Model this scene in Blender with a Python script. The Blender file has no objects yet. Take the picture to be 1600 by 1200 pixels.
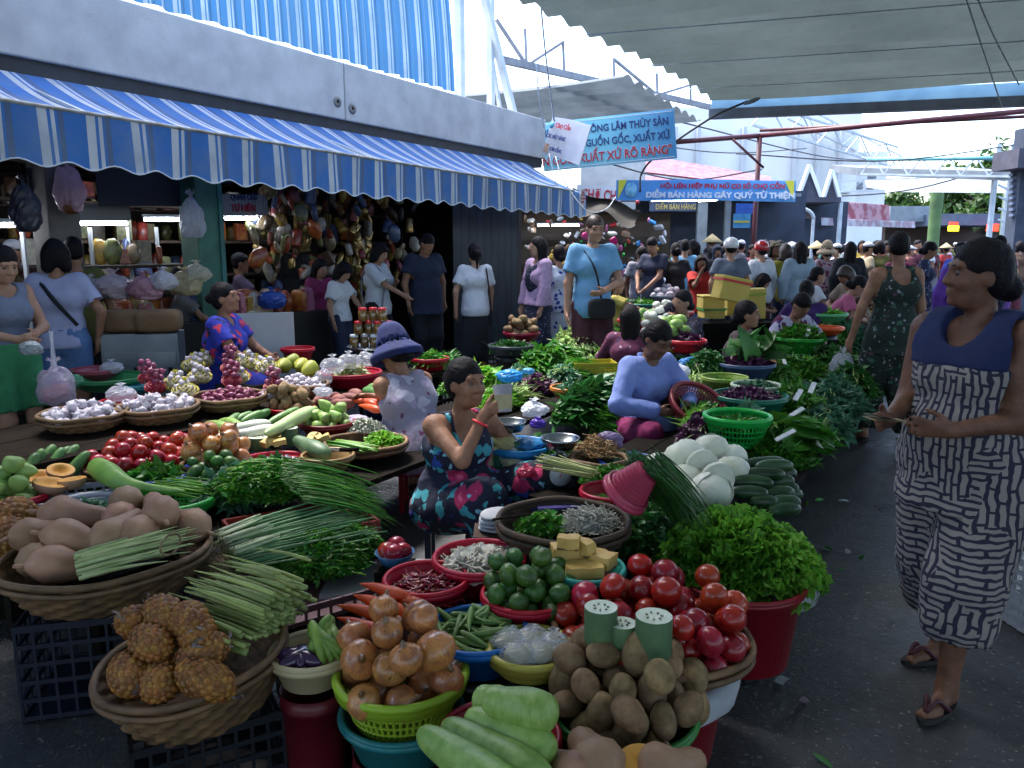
import bpy, math, random
import numpy as np
from mathutils import Vector, Matrix, Euler
random.seed(7); RNG = np.random.default_rng(7)
SC = bpy.context.scene; COL = SC.collection
# ---------------------------------------------------------------- camera
F, H, PITCH = 1230.0, 1.58, math.radians(9.9)          # focal length in photo pixels (1600 wide), eye height, tilt down
cam = bpy.data.objects.new('camera', bpy.data.cameras.new('camera')); COL.objects.link(cam)
cam.data.sensor_width = 36.0; cam.data.lens = 36.0 * F / 1600.0
cam.data.clip_start = 0.05; cam.data.clip_end = 2000
cam.location = (0, 0, H); cam.rotation_euler = (math.radians(90) - PITCH, 0, 0)
SC.camera = cam
# ---------------------------------------------------------------- light
SUN_EL, SUN_AZ = math.radians(64), math.radians(-42)     # azimuth from +Y towards +X: high, ahead to the left, behind the shops
w = bpy.data.worlds.new('World'); SC.world = w; w.use_nodes = True
nt = w.node_tree; sky = nt.nodes.new('ShaderNodeTexSky'); sky.sky_type = 'NISHITA'; sky.sun_disc = False
sky.sun_elevation = SUN_EL; sky.sun_rotation = SUN_AZ; sky.air_density = 1.0; sky.dust_density = 3.0; sky.ozone_density = 1.6
bg = nt.nodes['Background']; nt.links.new(sky.outputs[0], bg.inputs[0]); bg.inputs[1].default_value = 0.15
sun = bpy.data.objects.new('sun', bpy.data.lights.new('sun', 'SUN')); COL.objects.link(sun)
sun.data.energy = 1.3; sun.data.angle = math.radians(20); sun.data.color = (1.0, 0.97, 0.93)
sun.rotation_euler = Vector((math.sin(SUN_AZ)*math.cos(SUN_EL), math.cos(SUN_AZ)*math.cos(SUN_EL), math.sin(SUN_EL))).to_track_quat('Z', 'Y').to_euler()
vs = SC.view_settings; vs.view_transform = 'Standard'; vs.look = 'None'; vs.gamma = 1.0; vs.use_curve_mapping = False
vs.exposure = 2.5
SC.render.engine = 'CYCLES'
cy = SC.cycles; cy.max_bounces = 6; cy.diffuse_bounces = 2; cy.glossy_bounces = 2; cy.transmission_bounces = 4; cy.transparent_max_bounces = 8
cy.caustics_reflective = False; cy.caustics_refractive = False; cy.use_denoising = True; cy.sample_clamp_indirect = 6
# ---------------------------------------------------------------- where things stand
sP, cP = math.sin(PITCH), math.cos(PITCH)
def ray(u, v):
    a, b = (u - 800) / F, -(v - 600) / F
    return np.array([a, cP + b * sP, -sP + b * cP])
def at_z(u, v, z=0.0):                                   # the point of height z seen at photo pixel (u, v)
    r = ray(u, v); t = (z - H) / r[2]
    return np.array([r[0]*t, r[1]*t, z])
def at_d(u, v, d):                                       # the point at distance d along the view axis
    return np.array([0, 0, H]) + ray(u, v) * d
def dep(p): return p[1] * cP - (p[2] - H) * sP           # view-axis distance
def px(p, n): return n * dep(p) / F                      # n photo pixels at p, in metres
AZ = math.atan(740 / F)                                  # the market lane runs this far to the right of the view
DX, DY = math.sin(AZ), math.cos(AZ)
def L(s, w_, z=0.0): return np.array([s*DX - w_*DY, s*DY + w_*DX, z])   # s along the lane, w_ to its left
LANE = math.pi/2 - AZ                                    # yaw that turns local +x along the lane
# ---------------------------------------------------------------- meshes
class G:
    def __init__(self): self.v=[]; self.f=[]; self.a=[]; self.n=0
    def add(self, VF, var=None, T=None):
        V, Fs = VF; V = np.asarray(V, float).reshape(-1, 3)
        if T is not None: V = V @ np.asarray(T)[:3,:3].T + np.asarray(T)[:3,3]
        for Fc in (Fs if isinstance(Fs, list) else [Fs]):
            Fc = np.asarray(Fc, int)
            if Fc.size: self.f.append(Fc + self.n)
        self.v.append(V); self.n += len(V)
        self.a.append(np.full(len(V), 0.5) if var is None else np.broadcast_to(var, (len(V),)).astype(float))
        return self
    def mesh(self, name, smooth=True):
        V = np.concatenate(self.v); me = bpy.data.meshes.new(name)
        sizes = np.concatenate([np.full(len(x), x.shape[1]) for x in self.f]); idx = np.concatenate([x.ravel() for x in self.f])
        me.vertices.add(len(V)); me.vertices.foreach_set('co', V.ravel().astype(np.float32))
        me.loops.add(len(idx)); me.loops.foreach_set('vertex_index', idx.astype(np.int32))
        me.polygons.add(len(sizes)); st = np.concatenate([[0], np.cumsum(sizes)[:-1]])
        me.polygons.foreach_set('loop_start', st.astype(np.int32)); me.polygons.foreach_set('loop_total', sizes.astype(np.int32))
        me.polygons.foreach_set('use_smooth', np.full(len(sizes), smooth))
        at = me.attributes.new('var', 'FLOAT', 'POINT'); at.data.foreach_set('value', np.concatenate(self.a).astype(np.float32))
        me.update(calc_edges=True); me.validate()
        return me
def ob(name, me, mat=None, parent=None, loc=(0,0,0), rot=(0,0,0), sc=1.0, smooth=True, **tags):
    if isinstance(me, G): me = me.mesh(name, smooth)
    o = bpy.data.objects.new(name, me); COL.objects.link(o)
    if me is not None and mat is not None:
        if not me.materials: me.materials.append(mat)
        if me.materials[0] != mat:
            o.material_slots[0].link = 'OBJECT'; o.material_slots[0].material = mat
    o.parent = parent; o.location = loc; o.rotation_euler = rot
    o.scale = (sc,)*3 if isinstance(sc, (int, float)) else sc
    for k, x in tags.items(): o[k] = x
    return o
def thing(name, label, cat, loc=(0,0,0), rz=0.0, group=None):
    o = ob(name, None, loc=loc, rot=(0,0,rz), label=label, category=cat)
    if group: o['group'] = group
    return o
def dup(root, loc=None, rot=None, sc=None, **tags):
    r = root.copy(); COL.objects.link(r)
    if loc is not None: r.location = loc
    if rot is not None: r.rotation_euler = rot
    if sc is not None: r.scale = (sc,)*3 if isinstance(sc, (int, float)) else sc
    for k, x in tags.items(): r[k] = x
    for ch in list(root.children):
        c = ch.copy(); COL.objects.link(c); c.parent = r
        for g in list(ch.children):
            q = g.copy(); COL.objects.link(q); q.parent = c
    return r
def gridF(nu, nv, wrap=False):                           # faces of an nu x nv vertex grid; wrap closes v
    i = np.arange(nu-1)[:,None]; j = np.arange(nv if wrap else nv-1)[None,:]; k = (j+1) % nv
    return np.stack([i*nv+j, i*nv+k, (i+1)*nv+k, (i+1)*nv+j], -1).reshape(-1, 4)
def box(c=(0,0,0), s=(1,1,1), R=None):
    q = np.array([[x,y,z] for x in (-.5,.5) for y in (-.5,.5) for z in (-.5,.5)]) * np.array(s)
    if R is not None: q = q @ np.asarray(R)[:3,:3].T
    return q + np.array(c), np.array([[0,1,3,2],[4,6,7,5],[0,4,5,1],[2,3,7,6],[0,2,6,4],[1,5,7,3]])
def bar(a, b, w1, w2=None):                              # a box-section bar from a to b
    a, b = np.array(a, float), np.array(b, float); d = b - a; ln = np.linalg.norm(d); d = d / ln
    up = np.array([0,0,1.0]) if abs(d[2]) < .95 else np.array([1.0,0,0])
    x = np.cross(up, d); x /= np.linalg.norm(x); y = np.cross(d, x)
    return box((a+b)/2, (w1, w2 or w1, ln), np.stack([x, y, d], 1))
def lathe(prof, n=32, cap0=False, cap1=False, wob=None):
    p = np.array(prof, float); th = np.linspace(0, 2*np.pi, n, endpoint=False)
    r = p[:,0:1] * np.ones((1,n))
    if wob is not None: r = r * wob(th[None,:], np.linspace(0,1,len(p))[:,None])
    V = np.stack([r*np.cos(th), r*np.sin(th), p[:,1:2]*np.ones((1,n))], -1).reshape(-1,3)
    Fs = [gridF(len(p), n, True)]
    if cap0: Fs.append(np.arange(n)[None, ::-1])
    if cap1: Fs.append((np.arange(n) + (len(p)-1)*n)[None,:])
    return V, Fs
def strands(P, r, n=4, caps=False):                      # S tubes at once: P (S,N,3), r broadcast to (S,N)
    P = np.asarray(P, float); S, N = P.shape[:2]; r = np.broadcast_to(r, (S,N))
    T = np.gradient(P, axis=1); T /= np.linalg.norm(T, axis=2, keepdims=True) + 1e-9
    m = T.mean(1); up = np.where(np.abs(m[:,2:3]) < .8*np.linalg.norm(m,axis=1,keepdims=True)+1e-6, np.array([[0,0,1.0]]), np.array([[1.0,0.1,0]]))
    X = np.cross(T, up[:,None,:]); X /= np.linalg.norm(X, axis=2, keepdims=True) + 1e-9; Y = np.cross(X, T)
    a = np.linspace(0, 2*np.pi, n, endpoint=False)
    V = P[:,:,None,:] + r[:,:,None,None]*(np.cos(a)[:,None]*X[:,:,None,:] + np.sin(a)[:,None]*Y[:,:,None,:])
    f = gridF(N, n, True); Fs = [(f[None] + (np.arange(S)*N*n)[:,None,None]).reshape(-1,4)]
    if caps:
        e = np.arange(n)[None,:] + (np.arange(S)*N*n)[:,None]; Fs += [e[:, ::-1], e + (N-1)*n]
    return V.reshape(-1,3), Fs
def tube(P, r, n=8, caps=True): return strands(np.array(P, float)[None], np.broadcast_to(r, (len(P),))[None], n, caps)
def smooth_path(P, N=24, q=None):                         # Catmull-Rom through the points
    P = np.array(P, float); Q = np.vstack([2*P[0]-P[1], P, 2*P[-1]-P[-2]]); t = (np.linspace(0,1,N) if q is None else q)*(len(P)-1-1e-6); i = t.astype(int); f = (t-i)[:,None]
    a,b,c,d = Q[i],Q[i+1],Q[i+2],Q[i+3]
    return .5*((2*b)+(c-a)*f+(2*a-5*b+4*c-d)*f**2+(3*b-a-3*c+d)*f**3)
def noise3(p, s=1.0, seed=0):                            # cheap smooth pseudo-noise, about -1..1
    r = np.random.default_rng(seed); o = 0
    for k in range(5):
        d = r.normal(size=3); d /= np.linalg.norm(d); o = o + np.sin((p @ d)*s*(1+.55*k) + r.uniform(0, 6.28) + 1.3*np.sin((p @ r.normal(size=3))*s*.7))/(1+.5*k)
    return o / 2.6
def blob(rx, ry, rz, nu=14, nv=18, bump=0.0, bs=8, seed=0):   # a closed rounded lump
    ph = np.linspace(-np.pi/2, np.pi/2, nu)[:,None]; th = np.linspace(0, 2*np.pi, nv, endpoint=False)[None,:]
    V = np.stack([np.cos(ph)*np.cos(th), np.cos(ph)*np.sin(th), np.sin(ph)*np.ones_like(th)], -1).reshape(-1,3)
    if bump: V = V * (1 + bump*noise3(V, bs, seed))[:,None]
    return V * np.array([rx, ry, rz]), gridF(nu, nv, True)
def leaves(base, d, length, width, curl=.3, rows=4, fold=.25, seed=0, wave=0.0, tip=1.0):
    """N leaves at once: base (N,3), d (N,3) unit directions."""
    r = np.random.default_rng(seed); N = len(base); length = np.broadcast_to(length, (N,)); width = np.broadcast_to(width, (N,))
    d = d / (np.linalg.norm(d, axis=1, keepdims=True)+1e-9)
    ref = np.array([0,0,1.0]) + r.normal(size=(N,3))*.45
    sd = np.cross(d, ref); sd /= np.linalg.norm(sd, axis=1, keepdims=True)+1e-9; nm = np.cross(sd, d)
    t = np.linspace(0, 1, rows); wd = np.sin(np.pi*np.clip(.06+.92*t**.85,0,1))**.8; wd[-1] *= .5*tip
    cu = curl*r.uniform(.3, 1.5, N)
    mid = base[:,None,:] + d[:,None,:]*(length[:,None]*t)[:,:,None] - nm[:,None,:]*(length[:,None]*cu[:,None]*t**2)[:,:,None]
    wv = wave*np.sin(9*t[None,:]+r.uniform(0,6,(N,1)))*length[:,None]
    h = (width[:,None]*wd*.5)
    Lf = mid + sd[:,None,:]*h[:,:,None] + nm[:,None,:]*(h*fold*2+wv)[:,:,None]
    Rt = mid - sd[:,None,:]*h[:,:,None] + nm[:,None,:]*(h*fold*2-wv)[:,:,None]
    V = np.stack([Lf, mid, Rt], 2).reshape(-1,3)
    f = gridF(rows, 3); Fs = (f[None] + (np.arange(N)*rows*3)[:,None,None]).reshape(-1,4)
    return (V, Fs), np.repeat(r.uniform(0,1,N), rows*3)
# ---------------------------------------------------------------- materials
def C(h): return tuple(((x/12.92) if x <= .04045 else ((x+.055)/1.055)**2.4) for x in (int(h[i:i+2],16)/255 for i in (0,2,4))) + (1.0,)
MATS = {}
class N:                                                 # a tiny node-graph helper
    def __init__(s, name):
        s.m = bpy.data.materials.new(name); s.m.use_nodes = True; s.t = s.m.node_tree; s.t.nodes.clear()
        s.out = s.n('ShaderNodeOutputMaterial')
    def n(s, typ, **k):
        q = s.t.nodes.new(typ)
        for a, b in k.items(): setattr(q, a, b)
        return q
    def l(s, a, b): s.t.links.new(a, b)
    def coords(s, offset=True):
        tc = s.n('ShaderNodeTexCoord')
        if not offset: return tc.outputs['Object']
        oi = s.n('ShaderNodeObjectInfo'); mu = s.n('ShaderNodeMath', operation='MULTIPLY'); mu.inputs[1].default_value = 37.0
        s.l(oi.outputs['Random'], mu.inputs[0]); ad = s.n('ShaderNodeVectorMath', operation='ADD'); s.l(tc.outputs['Object'], ad.inputs[0]); s.l(mu.outputs[0], ad.inputs[1])
        return ad.outputs[0]
    def noise(s, vec, scale, detail=3, rough=.55, dist=0):
        q = s.n('ShaderNodeTexNoise'); q.inputs['Scale'].default_value = scale; q.inputs['Detail'].default_value = detail; q.inputs['Roughness'].default_value = rough; q.inputs['Distortion'].default_value = dist
        s.l(vec, q.inputs['Vector']); return q.outputs['Fac']
    def ramp(s, fac, stops, const=False):
        q = s.n('ShaderNodeValToRGB'); e = q.color_ramp.elements
        if const: q.color_ramp.interpolation = 'CONSTANT'
        while len(e) < len(stops): e.new(.5)
        for el, (p, c) in zip(e, stops): el.position = p; el.color = C(c) if isinstance(c, str) else (c if len(c)==4 else (*c,1))
        s.l(fac, q.inputs[0]); return q.outputs[0]
    def mix(s, fac, a, b, mode='MIX'):
        q = s.n('ShaderNodeMix', data_type='RGBA', blend_type=mode)
        for i, x in ((0, fac), (6, a), (7, b)):
            if isinstance(x, (int, float)): q.inputs[i].default_value = x
            elif isinstance(x, str): q.inputs[i].default_value = C(x)
            elif isinstance(x, tuple): q.inputs[i].default_value = x
            else: s.l(x, q.inputs[i])
        return q.outputs[2]
    def math(s, op, a, b=0.0, c=0.0):
        q = s.n('ShaderNodeMath', operation=op)
        for i, x in enumerate((a, b, c)):
            if isinstance(x, (int, float)): q.inputs[i].default_value = x
            else: s.l(x, q.inputs[i])
        return q.outputs[0]
    def vary(s, col, ov, attr):                          # per-object or per-piece shift of value and hue
        if not (ov or attr): return col
        if attr: q = s.n('ShaderNodeAttribute', attribute_name='var'); src = q.outputs['Fac']; am = attr
        else: q = s.n('ShaderNodeObjectInfo'); src = q.outputs['Random']; am = ov
        h = s.n('ShaderNodeHueSaturation'); s.l(col, h.inputs['Color'])
        s.l(s.math('MULTIPLY_ADD', src, am, 1-am*.5), h.inputs['Value'])
        s.l(s.math('MULTIPLY_ADD', s.math('FRACT', s.math('MULTIPLY', src, 7.31)), am*.06, .5-am*.03), h.inputs['Hue'])
        return h.outputs[0]
    def shade(s, col, rough=.6, bump=None, bstr=.3, bdist=.01, metal=0, spec=.5, trans=0, alpha=1, coat=0, emit=None, estr=1, sss=0):
        p = s.n('ShaderNodeBsdfPrincipled')
        if isinstance(col, tuple): p.inputs['Base Color'].default_value = col
        else: s.l(col, p.inputs['Base Color'])
        if isinstance(rough, (int, float)): p.inputs['Roughness'].default_value = rough
        else: s.l(rough, p.inputs['Roughness'])
        p.inputs['Metallic'].default_value = metal; p.inputs['Specular IOR Level'].default_value = spec; p.inputs['Coat Weight'].default_value = coat
        if emit: p.inputs['Emission Color'].default_value = C(emit); p.inputs['Emission Strength'].default_value = estr
        nrm = None
        if bump is not None:
            b = s.n('ShaderNodeBump'); b.inputs['Strength'].default_value = bstr; b.inputs['Distance'].default_value = bdist
            s.l(bump, b.inputs['Height']); s.l(b.outputs[0], p.inputs['Normal']); nrm = b.outputs[0]
        sh = p.outputs[0]
        if trans:
            tr = s.n('ShaderNodeBsdfTranslucent')
            if isinstance(col, tuple): tr.inputs[0].default_value = col
            else: s.l(col, tr.inputs[0])
            if nrm is not None: s.l(nrm, tr.inputs['Normal'])
            mx = s.n('ShaderNodeMixShader'); mx.inputs[0].default_value = trans; s.l(sh, mx.inputs[1]); s.l(tr.outputs[0], mx.inputs[2]); sh = mx.outputs[0]
        if not isinstance(alpha, (int, float)) or alpha < 1:
            tp = s.n('ShaderNodeBsdfTransparent'); mx = s.n('ShaderNodeMixShader')
            if isinstance(alpha, (int, float)): mx.inputs[0].default_value = alpha
            else: s.l(alpha, mx.inputs[0])
            s.l(tp.outputs[0], mx.inputs[1]); s.l(sh, mx.inputs[2]); sh = mx.outputs[0]
        s.l(sh, s.out.inputs[0]); return s.m
def M(name, c, c2=None, sc=6, rough=.6, bump=0, bs=40, ov=0, attr=0, metal=0, spec=.5, trans=0, alpha=1, coat=0, lo=.35, hi=.65, detail=4, emit=None, estr=1, stretch=None):
    """Plain procedural material: two tones through noise, fine relief, per-object variation."""
    if name in MATS: return MATS[name]
    g = N(name); vec = g.coords()
    if stretch:
        mp = g.n('ShaderNodeMapping'); mp.inputs['Scale'].default_value = stretch; g.l(vec, mp.inputs[0]); vec = mp.outputs[0]
    col = g.ramp(g.noise(vec, sc, detail), [(lo, c), (hi, c2 or c)]) if c2 else C(c)
    if (ov or attr) and isinstance(col, tuple):
        q = g.n('ShaderNodeRGB'); q.outputs[0].default_value = col; col = q.outputs[0]
    col = g.vary(col, ov, attr)
    MATS[name] = g.shade(col, rough, g.noise(vec, bs, 3) if bump else None, bump, .01, metal, spec, trans, alpha, coat, emit, estr)
    return MATS[name]
def text(body, size, mat, parent, loc, rot=(0,0,0), name='lettering', bold=0.02, sx=1.0, align='LEFT', ext=0.004):
    stroke = body[0] == 'Đ'; body = 'D'+body[1:] if stroke else body
    cu = bpy.data.curves.new('txt', 'FONT'); cu.body = body; cu.size = size; cu.offset = bold*size; cu.align_x = align; cu.extrude = ext; cu.resolution_u = 3
    t = bpy.data.objects.new('txt', cu); COL.objects.link(t); bpy.context.view_layer.update()
    me = bpy.data.meshes.new_from_object(t.evaluated_get(bpy.context.evaluated_depsgraph_get())); bpy.data.objects.remove(t); bpy.data.curves.remove(cu)
    me.materials.clear(); o = ob(name, me, mat, parent, loc, rot, (sx,1,1))
    if stroke:                                           # the bar through a leading capital D with stroke
        g = G(); g.add(box((.16*size, .345*size, 0), (.30*size, .085*size, ext*2+.001))); ob('letter_stroke', g, mat, o, smooth=False)
    return o
# ================================================================ the setting
def m_ground():
    g = N('wet_concrete'); v = g.coords(False)
    n1 = g.noise(v, .9, 6, .62); n2 = g.noise(v, 14, 5, .7); n3 = g.noise(v, 55, 2)
    c = g.ramp(n1, [(.3, '2b2d31'), (.5, '404247'), (.72, '545452')])
    c = g.mix(g.ramp(n2, [(.40, (0,0,0)), (.62, (1,1,1))]), g.mix(.45, c, '2a2b2e'), c)
    c = g.mix(g.ramp(n3, [(.66, (0,0,0)), (.7, (1,1,1))]), c, '85837c')
    return g.shade(c, g.ramp(n1, [(.38, (.12,)*3), (.48, (.38,)*3), (.62, (.62,)*3)]), g.noise(v, 38, 6, .7), .55, .012, spec=.45)
gr = G(); nn = 60
xs = np.concatenate([-np.geomspace(300, 8, 14), np.linspace(-6, 8, nn), np.geomspace(9, 300, 14)]); ys = np.concatenate([[-40,-20,-8], np.linspace(-4, 20, nn), np.geomspace(22, 500, 14)])
XX, YY = np.meshgrid(xs, ys, indexing='ij'); PP = np.stack([XX.ravel(), YY.ravel(), np.zeros(XX.size)], 1); PP[:,2] = .006*noise3(PP, 2.2, 3)-.006
gr.add((PP, gridF(len(xs), len(ys))))
ob('ground', gr, m_ground(), kind='structure')

concrete = M('fascia_concrete', 'b4b2b0', 'cac8c4', 3, .85, .35, 90)
steelw = M('white_painted_steel', 'c9d2d8', 'aab4bc', 2.5, .45, .05, 30)
def m_stripes(name, per, off=0.0, b='3a7ccc', wt='d8e0e8', gy='56709a', dirt='7f93ac', trans=.35):
    g = N(name); v = g.coords(False); sp = g.n('ShaderNodeSeparateXYZ'); g.l(v, sp.inputs[0])
    x = g.math('FRACT', g.math('MULTIPLY_ADD', sp.outputs[0], 1/per, off))
    c = g.ramp(x, [(0, wt), (.19, b), (.26, wt), (.34, b), (.40, gy), (.52, b)], True)
    c = g.mix(g.math('MULTIPLY', g.ramp(g.noise(v, 2.6, 5, .65), [(.4, (0,0,0)), (.75, (1,1,1))]), .55), c, dirt)
    return g.shade(c, .62, g.noise(v, 4, 4), .15, .05, trans=trans)
stripes = m_stripes('striped_awning_cloth', .33)
# ---- shop block under the concrete roof slab: coordinates (s along lane, w to the left, z)
dark = M('dark_brown_wall', '2a2522', '38302a', 2, .9, .2, 20)  # dark brown in two tones, for walls and ceiling
bld = thing('shop_building', 'low shop building with a pale concrete fascia above the blue striped awning', 'building', rz=LANE)
for s0, s1 in ((-2.0, 6.985), (7.0, 11.7)):
    bm = bpy.data.meshes.new('fascia'); g = G(); g.add(box(((s0+s1)/2, 6.8, 3.30), (s1-s0, .8, .62)))
    o = ob('fascia_panel', g, concrete, bld, smooth=False); md = o.modifiers.new('b', 'BEVEL'); md.width = .015; md.segments = 2
for s_, z_ in ((6.86, 3.17), (7.10, 3.13)):
    g = G(); g.add(lathe([(.001,0),(.055,.0),(.06,.006),(.02,.012),(.016,-.004),(.001,-.004)], 16), T=Matrix.Translation((s_, 6.398, z_)) @ Matrix.Rotation(math.pi/2, 4, 'X'))
    ob('anchor_plate', g, M('mortar_patch', '8d8b86', '75736f', 20, .9), bld)
    g = G(); g.add(tube([(s_, 6.37, z_), (s_, 6.40, z_)], .012, 8)); ob('bolt', g, M('rust', '3c2c24', '22201f', 30, .8), bld)
g = G(); g.add(box((4.85, 6.52, 2.92), (13.6, .16, .14))); ob('awning_roller_box', g, M('dark_steel', '23242a', '2e3038', 5, .5), bld, smooth=False)
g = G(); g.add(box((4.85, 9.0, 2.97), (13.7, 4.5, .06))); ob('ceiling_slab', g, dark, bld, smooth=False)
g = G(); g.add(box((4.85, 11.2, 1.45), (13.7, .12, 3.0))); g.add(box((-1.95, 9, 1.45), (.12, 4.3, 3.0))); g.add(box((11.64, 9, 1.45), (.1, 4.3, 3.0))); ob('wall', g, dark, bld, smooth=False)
g = G(); g.add(box((4.85, 9.2, 3.4), (13.6, 3.9, .4))); ob('roof_slab', g, concrete, bld, smooth=False)
for s_, cl in ((3.86, M('grey_column', '6a6560', '504b47', 3, .85, .2, 30)), (5.3, M('green_column', '3f6f5f', '2d5145', 3, .7, .2, 30))):
    g = G(); g.add(box((s_, 6.85, 1.47), (.27, .27, 2.94))); o = ob('column', g, cl, bld, smooth=False); md = o.modifiers.new('b', 'BEVEL'); md.width = .012; md.segments = 2
g = G(); g.add(box((5.44, 6.705, 1.2), (.05, .02, 2.3))); ob('column_pipe', g, M('teal_paint', '2f6d66', '24524e', 4, .6), bld, smooth=False)
# folding steel gate at the end of the block, each leaf its own piece
fg = thing('folding_gate', 'dark folding steel gate at the far end of the shop row', 'gate', rz=LANE)
lm = None
for i in range(18):
    g = G(); a = 1 if i % 2 else -1; s_ = 9.75 + i*.105
    g.add(box((s_, 6.9, 1.42), (.008, .13, 2.8), Matrix.Rotation(a*.75, 3, 'Z'))); ob('leaf', g, M('gate_steel', '39424c', '2a2f36', 4, .45), fg, smooth=False)
g = G(); g.add(box((10.65, 6.9, 2.86), (1.95, .12, .06))); ob('rail', g, M('gate_steel', '39424c'), fg, smooth=False)
# ---- striped awning
aw = thing('striped_awning', 'long blue and white striped shop awning with a wavy valance', 'awning', rz=LANE)
ns, nw = 300, 14; S = np.linspace(-1.8, 11.12, ns)[:,None]; W = np.linspace(0, 1, nw)[None,:]
ztop, zbot = 2.87, 2.475 - .0115*(S-2.7)
cl = np.stack([S + 0*W + .02*np.sin(S*2.1)*W, 6.42 - 1.03*W + 0*S, ztop + (zbot-ztop)*W - .05*np.sin(np.pi*W) + .010*np.sin(S*5.2+2*W)*np.sin(np.pi*W)], -1)
g = G(); g.add((cl.reshape(-1,3), gridF(ns, nw))); ob('awning_cloth', g, stripes, aw)
nv = 8; Vv = np.linspace(0, 1, nv)[None,:]; hem = .355 + .022*np.sin(2*np.pi*S/.33+1.3) + .006*np.sin(S*3.1)
vl = np.stack([S+0*Vv, 5.375 - .02*Vv*np.sin(S*9)*.8 + .012*np.sin(S*3.3)*Vv, (2.475-.0115*(S-2.7)) - hem*Vv], -1)
g = G(); g.add((vl.reshape(-1,3), gridF(ns, nv))); ob('valance', g, stripes, aw)
hm = vl[:, -1]; g = G(); g.add(tube(hm + np.array([0,-.003,0]), .0055, 5)); ob('hem_binding', g, M('white_binding', 'c9d3df', rough=.7), aw)
g = G(); g.add(tube(np.stack([S[:,0], 0*S[:,0]+5.385, (2.483-.0115*(S[:,0]-2.7))], 1)[::10], .016, 8)); ob('front_bar', g, M('grimy_white', '9aa0a4', '6e6a60', 9, .6), aw)
for s_ in (.6, 3.4, 6.4, 9.2, 10.9):
    g = G(); g.add(bar((s_, 6.42, 2.8), (s_, 5.40, 2.46-.0115*(s_-2.7)), .03)); ob('support_arm', g, steelw, aw, smooth=False)
p0 = L(11.0, 5.365, 2.3); g = G(); g.add(box((0,0,0), (.13,.004,.26))); nb = thing('paper_notice', 'small pink and white paper notice at the awning corner', 'notice', p0, LANE)
ob('sheet', g, M('notice_paper', 'c7bfc8', 'b6a2ac', 14, .8), nb, smooth=False)
redink = M('red_ink', 'b0253a', rough=.7); blueink = M('navy_ink', '2b3e74', rough=.7); whiteink = M('white_ink', 'd6dde6', rough=.7)
for i, (t_, zz) in enumerate((('CHỢ', .07), ('SỐ 12', .03), ('LIÊN HỆ', -.02), ('0905', -.07))): text(t_, .04, redink, nb, (-.055, -.005, zz), (math.pi/2,0,0), ext=.001)
# ---- upper striped curtain above the slab
uc = thing('striped_curtain', 'blue striped tarpaulin curtain hanging above the concrete fascia', 'tarpaulin', rz=LANE)
ns2 = 260; S2 = np.linspace(-1.5, 9.57, ns2)[:,None]; Z2 = np.linspace(0,1,10)[None,:]
cv = np.stack([S2+0*Z2, 6.72+.035*np.sin(S2*2*np.pi/.31)*(1+.3*np.sin(S2*1.7))+.25*Z2**1.5, 3.73+.03*np.sin(S2*7)*(1-Z2)*.2+2.6*Z2], -1)
g = G(); g.add((cv.reshape(-1,3), gridF(ns2, 10))); ob('cloth', g, m_stripes('striped_curtain_cloth', .155, .2, '3f7cae', 'a9bcc8', '3a648c', '4f7898', .2), uc)
g = G(); g.add(bar((-1.5, 6.66, 3.66), (9.75, 6.66, 3.66), .06, .035)); g.add(bar((-1.5,6.6,3.63),(9.75,6.6,3.63),.03)); ob('bottom_rail', g, M('gate_steel','39424c'), uc, smooth=False)
# ---- white steel frame on the roof, right of the curtain
fr = thing('roof_frame', 'white steel posts and diagonal brace standing on the concrete slab', 'steel frame', rz=LANE)
for a, b, wd in (((9.85,6.8,3.61),(9.85,6.8,7.2),.11), ((10.75,6.85,3.61),(10.75,6.85,6.0),.09), ((9.85,6.78,6.35),(11.35,6.78,3.61),.10), ((10.75,6.85,4.55),(11.05,6.85,3.61),.05)):
    g = G(); g.add(bar(a, b, wd)); ob('post' if a[0]==b[0] else 'brace', g, steelw, fr, smooth=False)
tr_ = thing('roof_truss', 'slender grey lattice truss under the canopy edge', 'truss')
T0, T1 = at_d(775, 30, 13.5), at_d(1130, 150, 20); B0, B1 = at_d(778, 92, 13.5), at_d(1130, 172, 20)
g = G(); g.add(bar(B0, B1, .09, .12)); ob('bottom_chord', g, M('dusty_steel', '8d8f97', '73757e', 3, .6), tr_, smooth=False)
for a, b in ((.0, .09), (.09, .09), (.22, .09), (.22,.22), (.42,.42), (.42,.62), (.62,.62), (.8,.62), (.8,.8)):
    pa, pb = T0+(T1-T0)*a, B0+(B1-B0)*b
    g = G(); g.add(bar(pa, pb, .05)); ob('web_bar', g, M('dusty_steel','8d8f97'), tr_, smooth=False)
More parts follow.
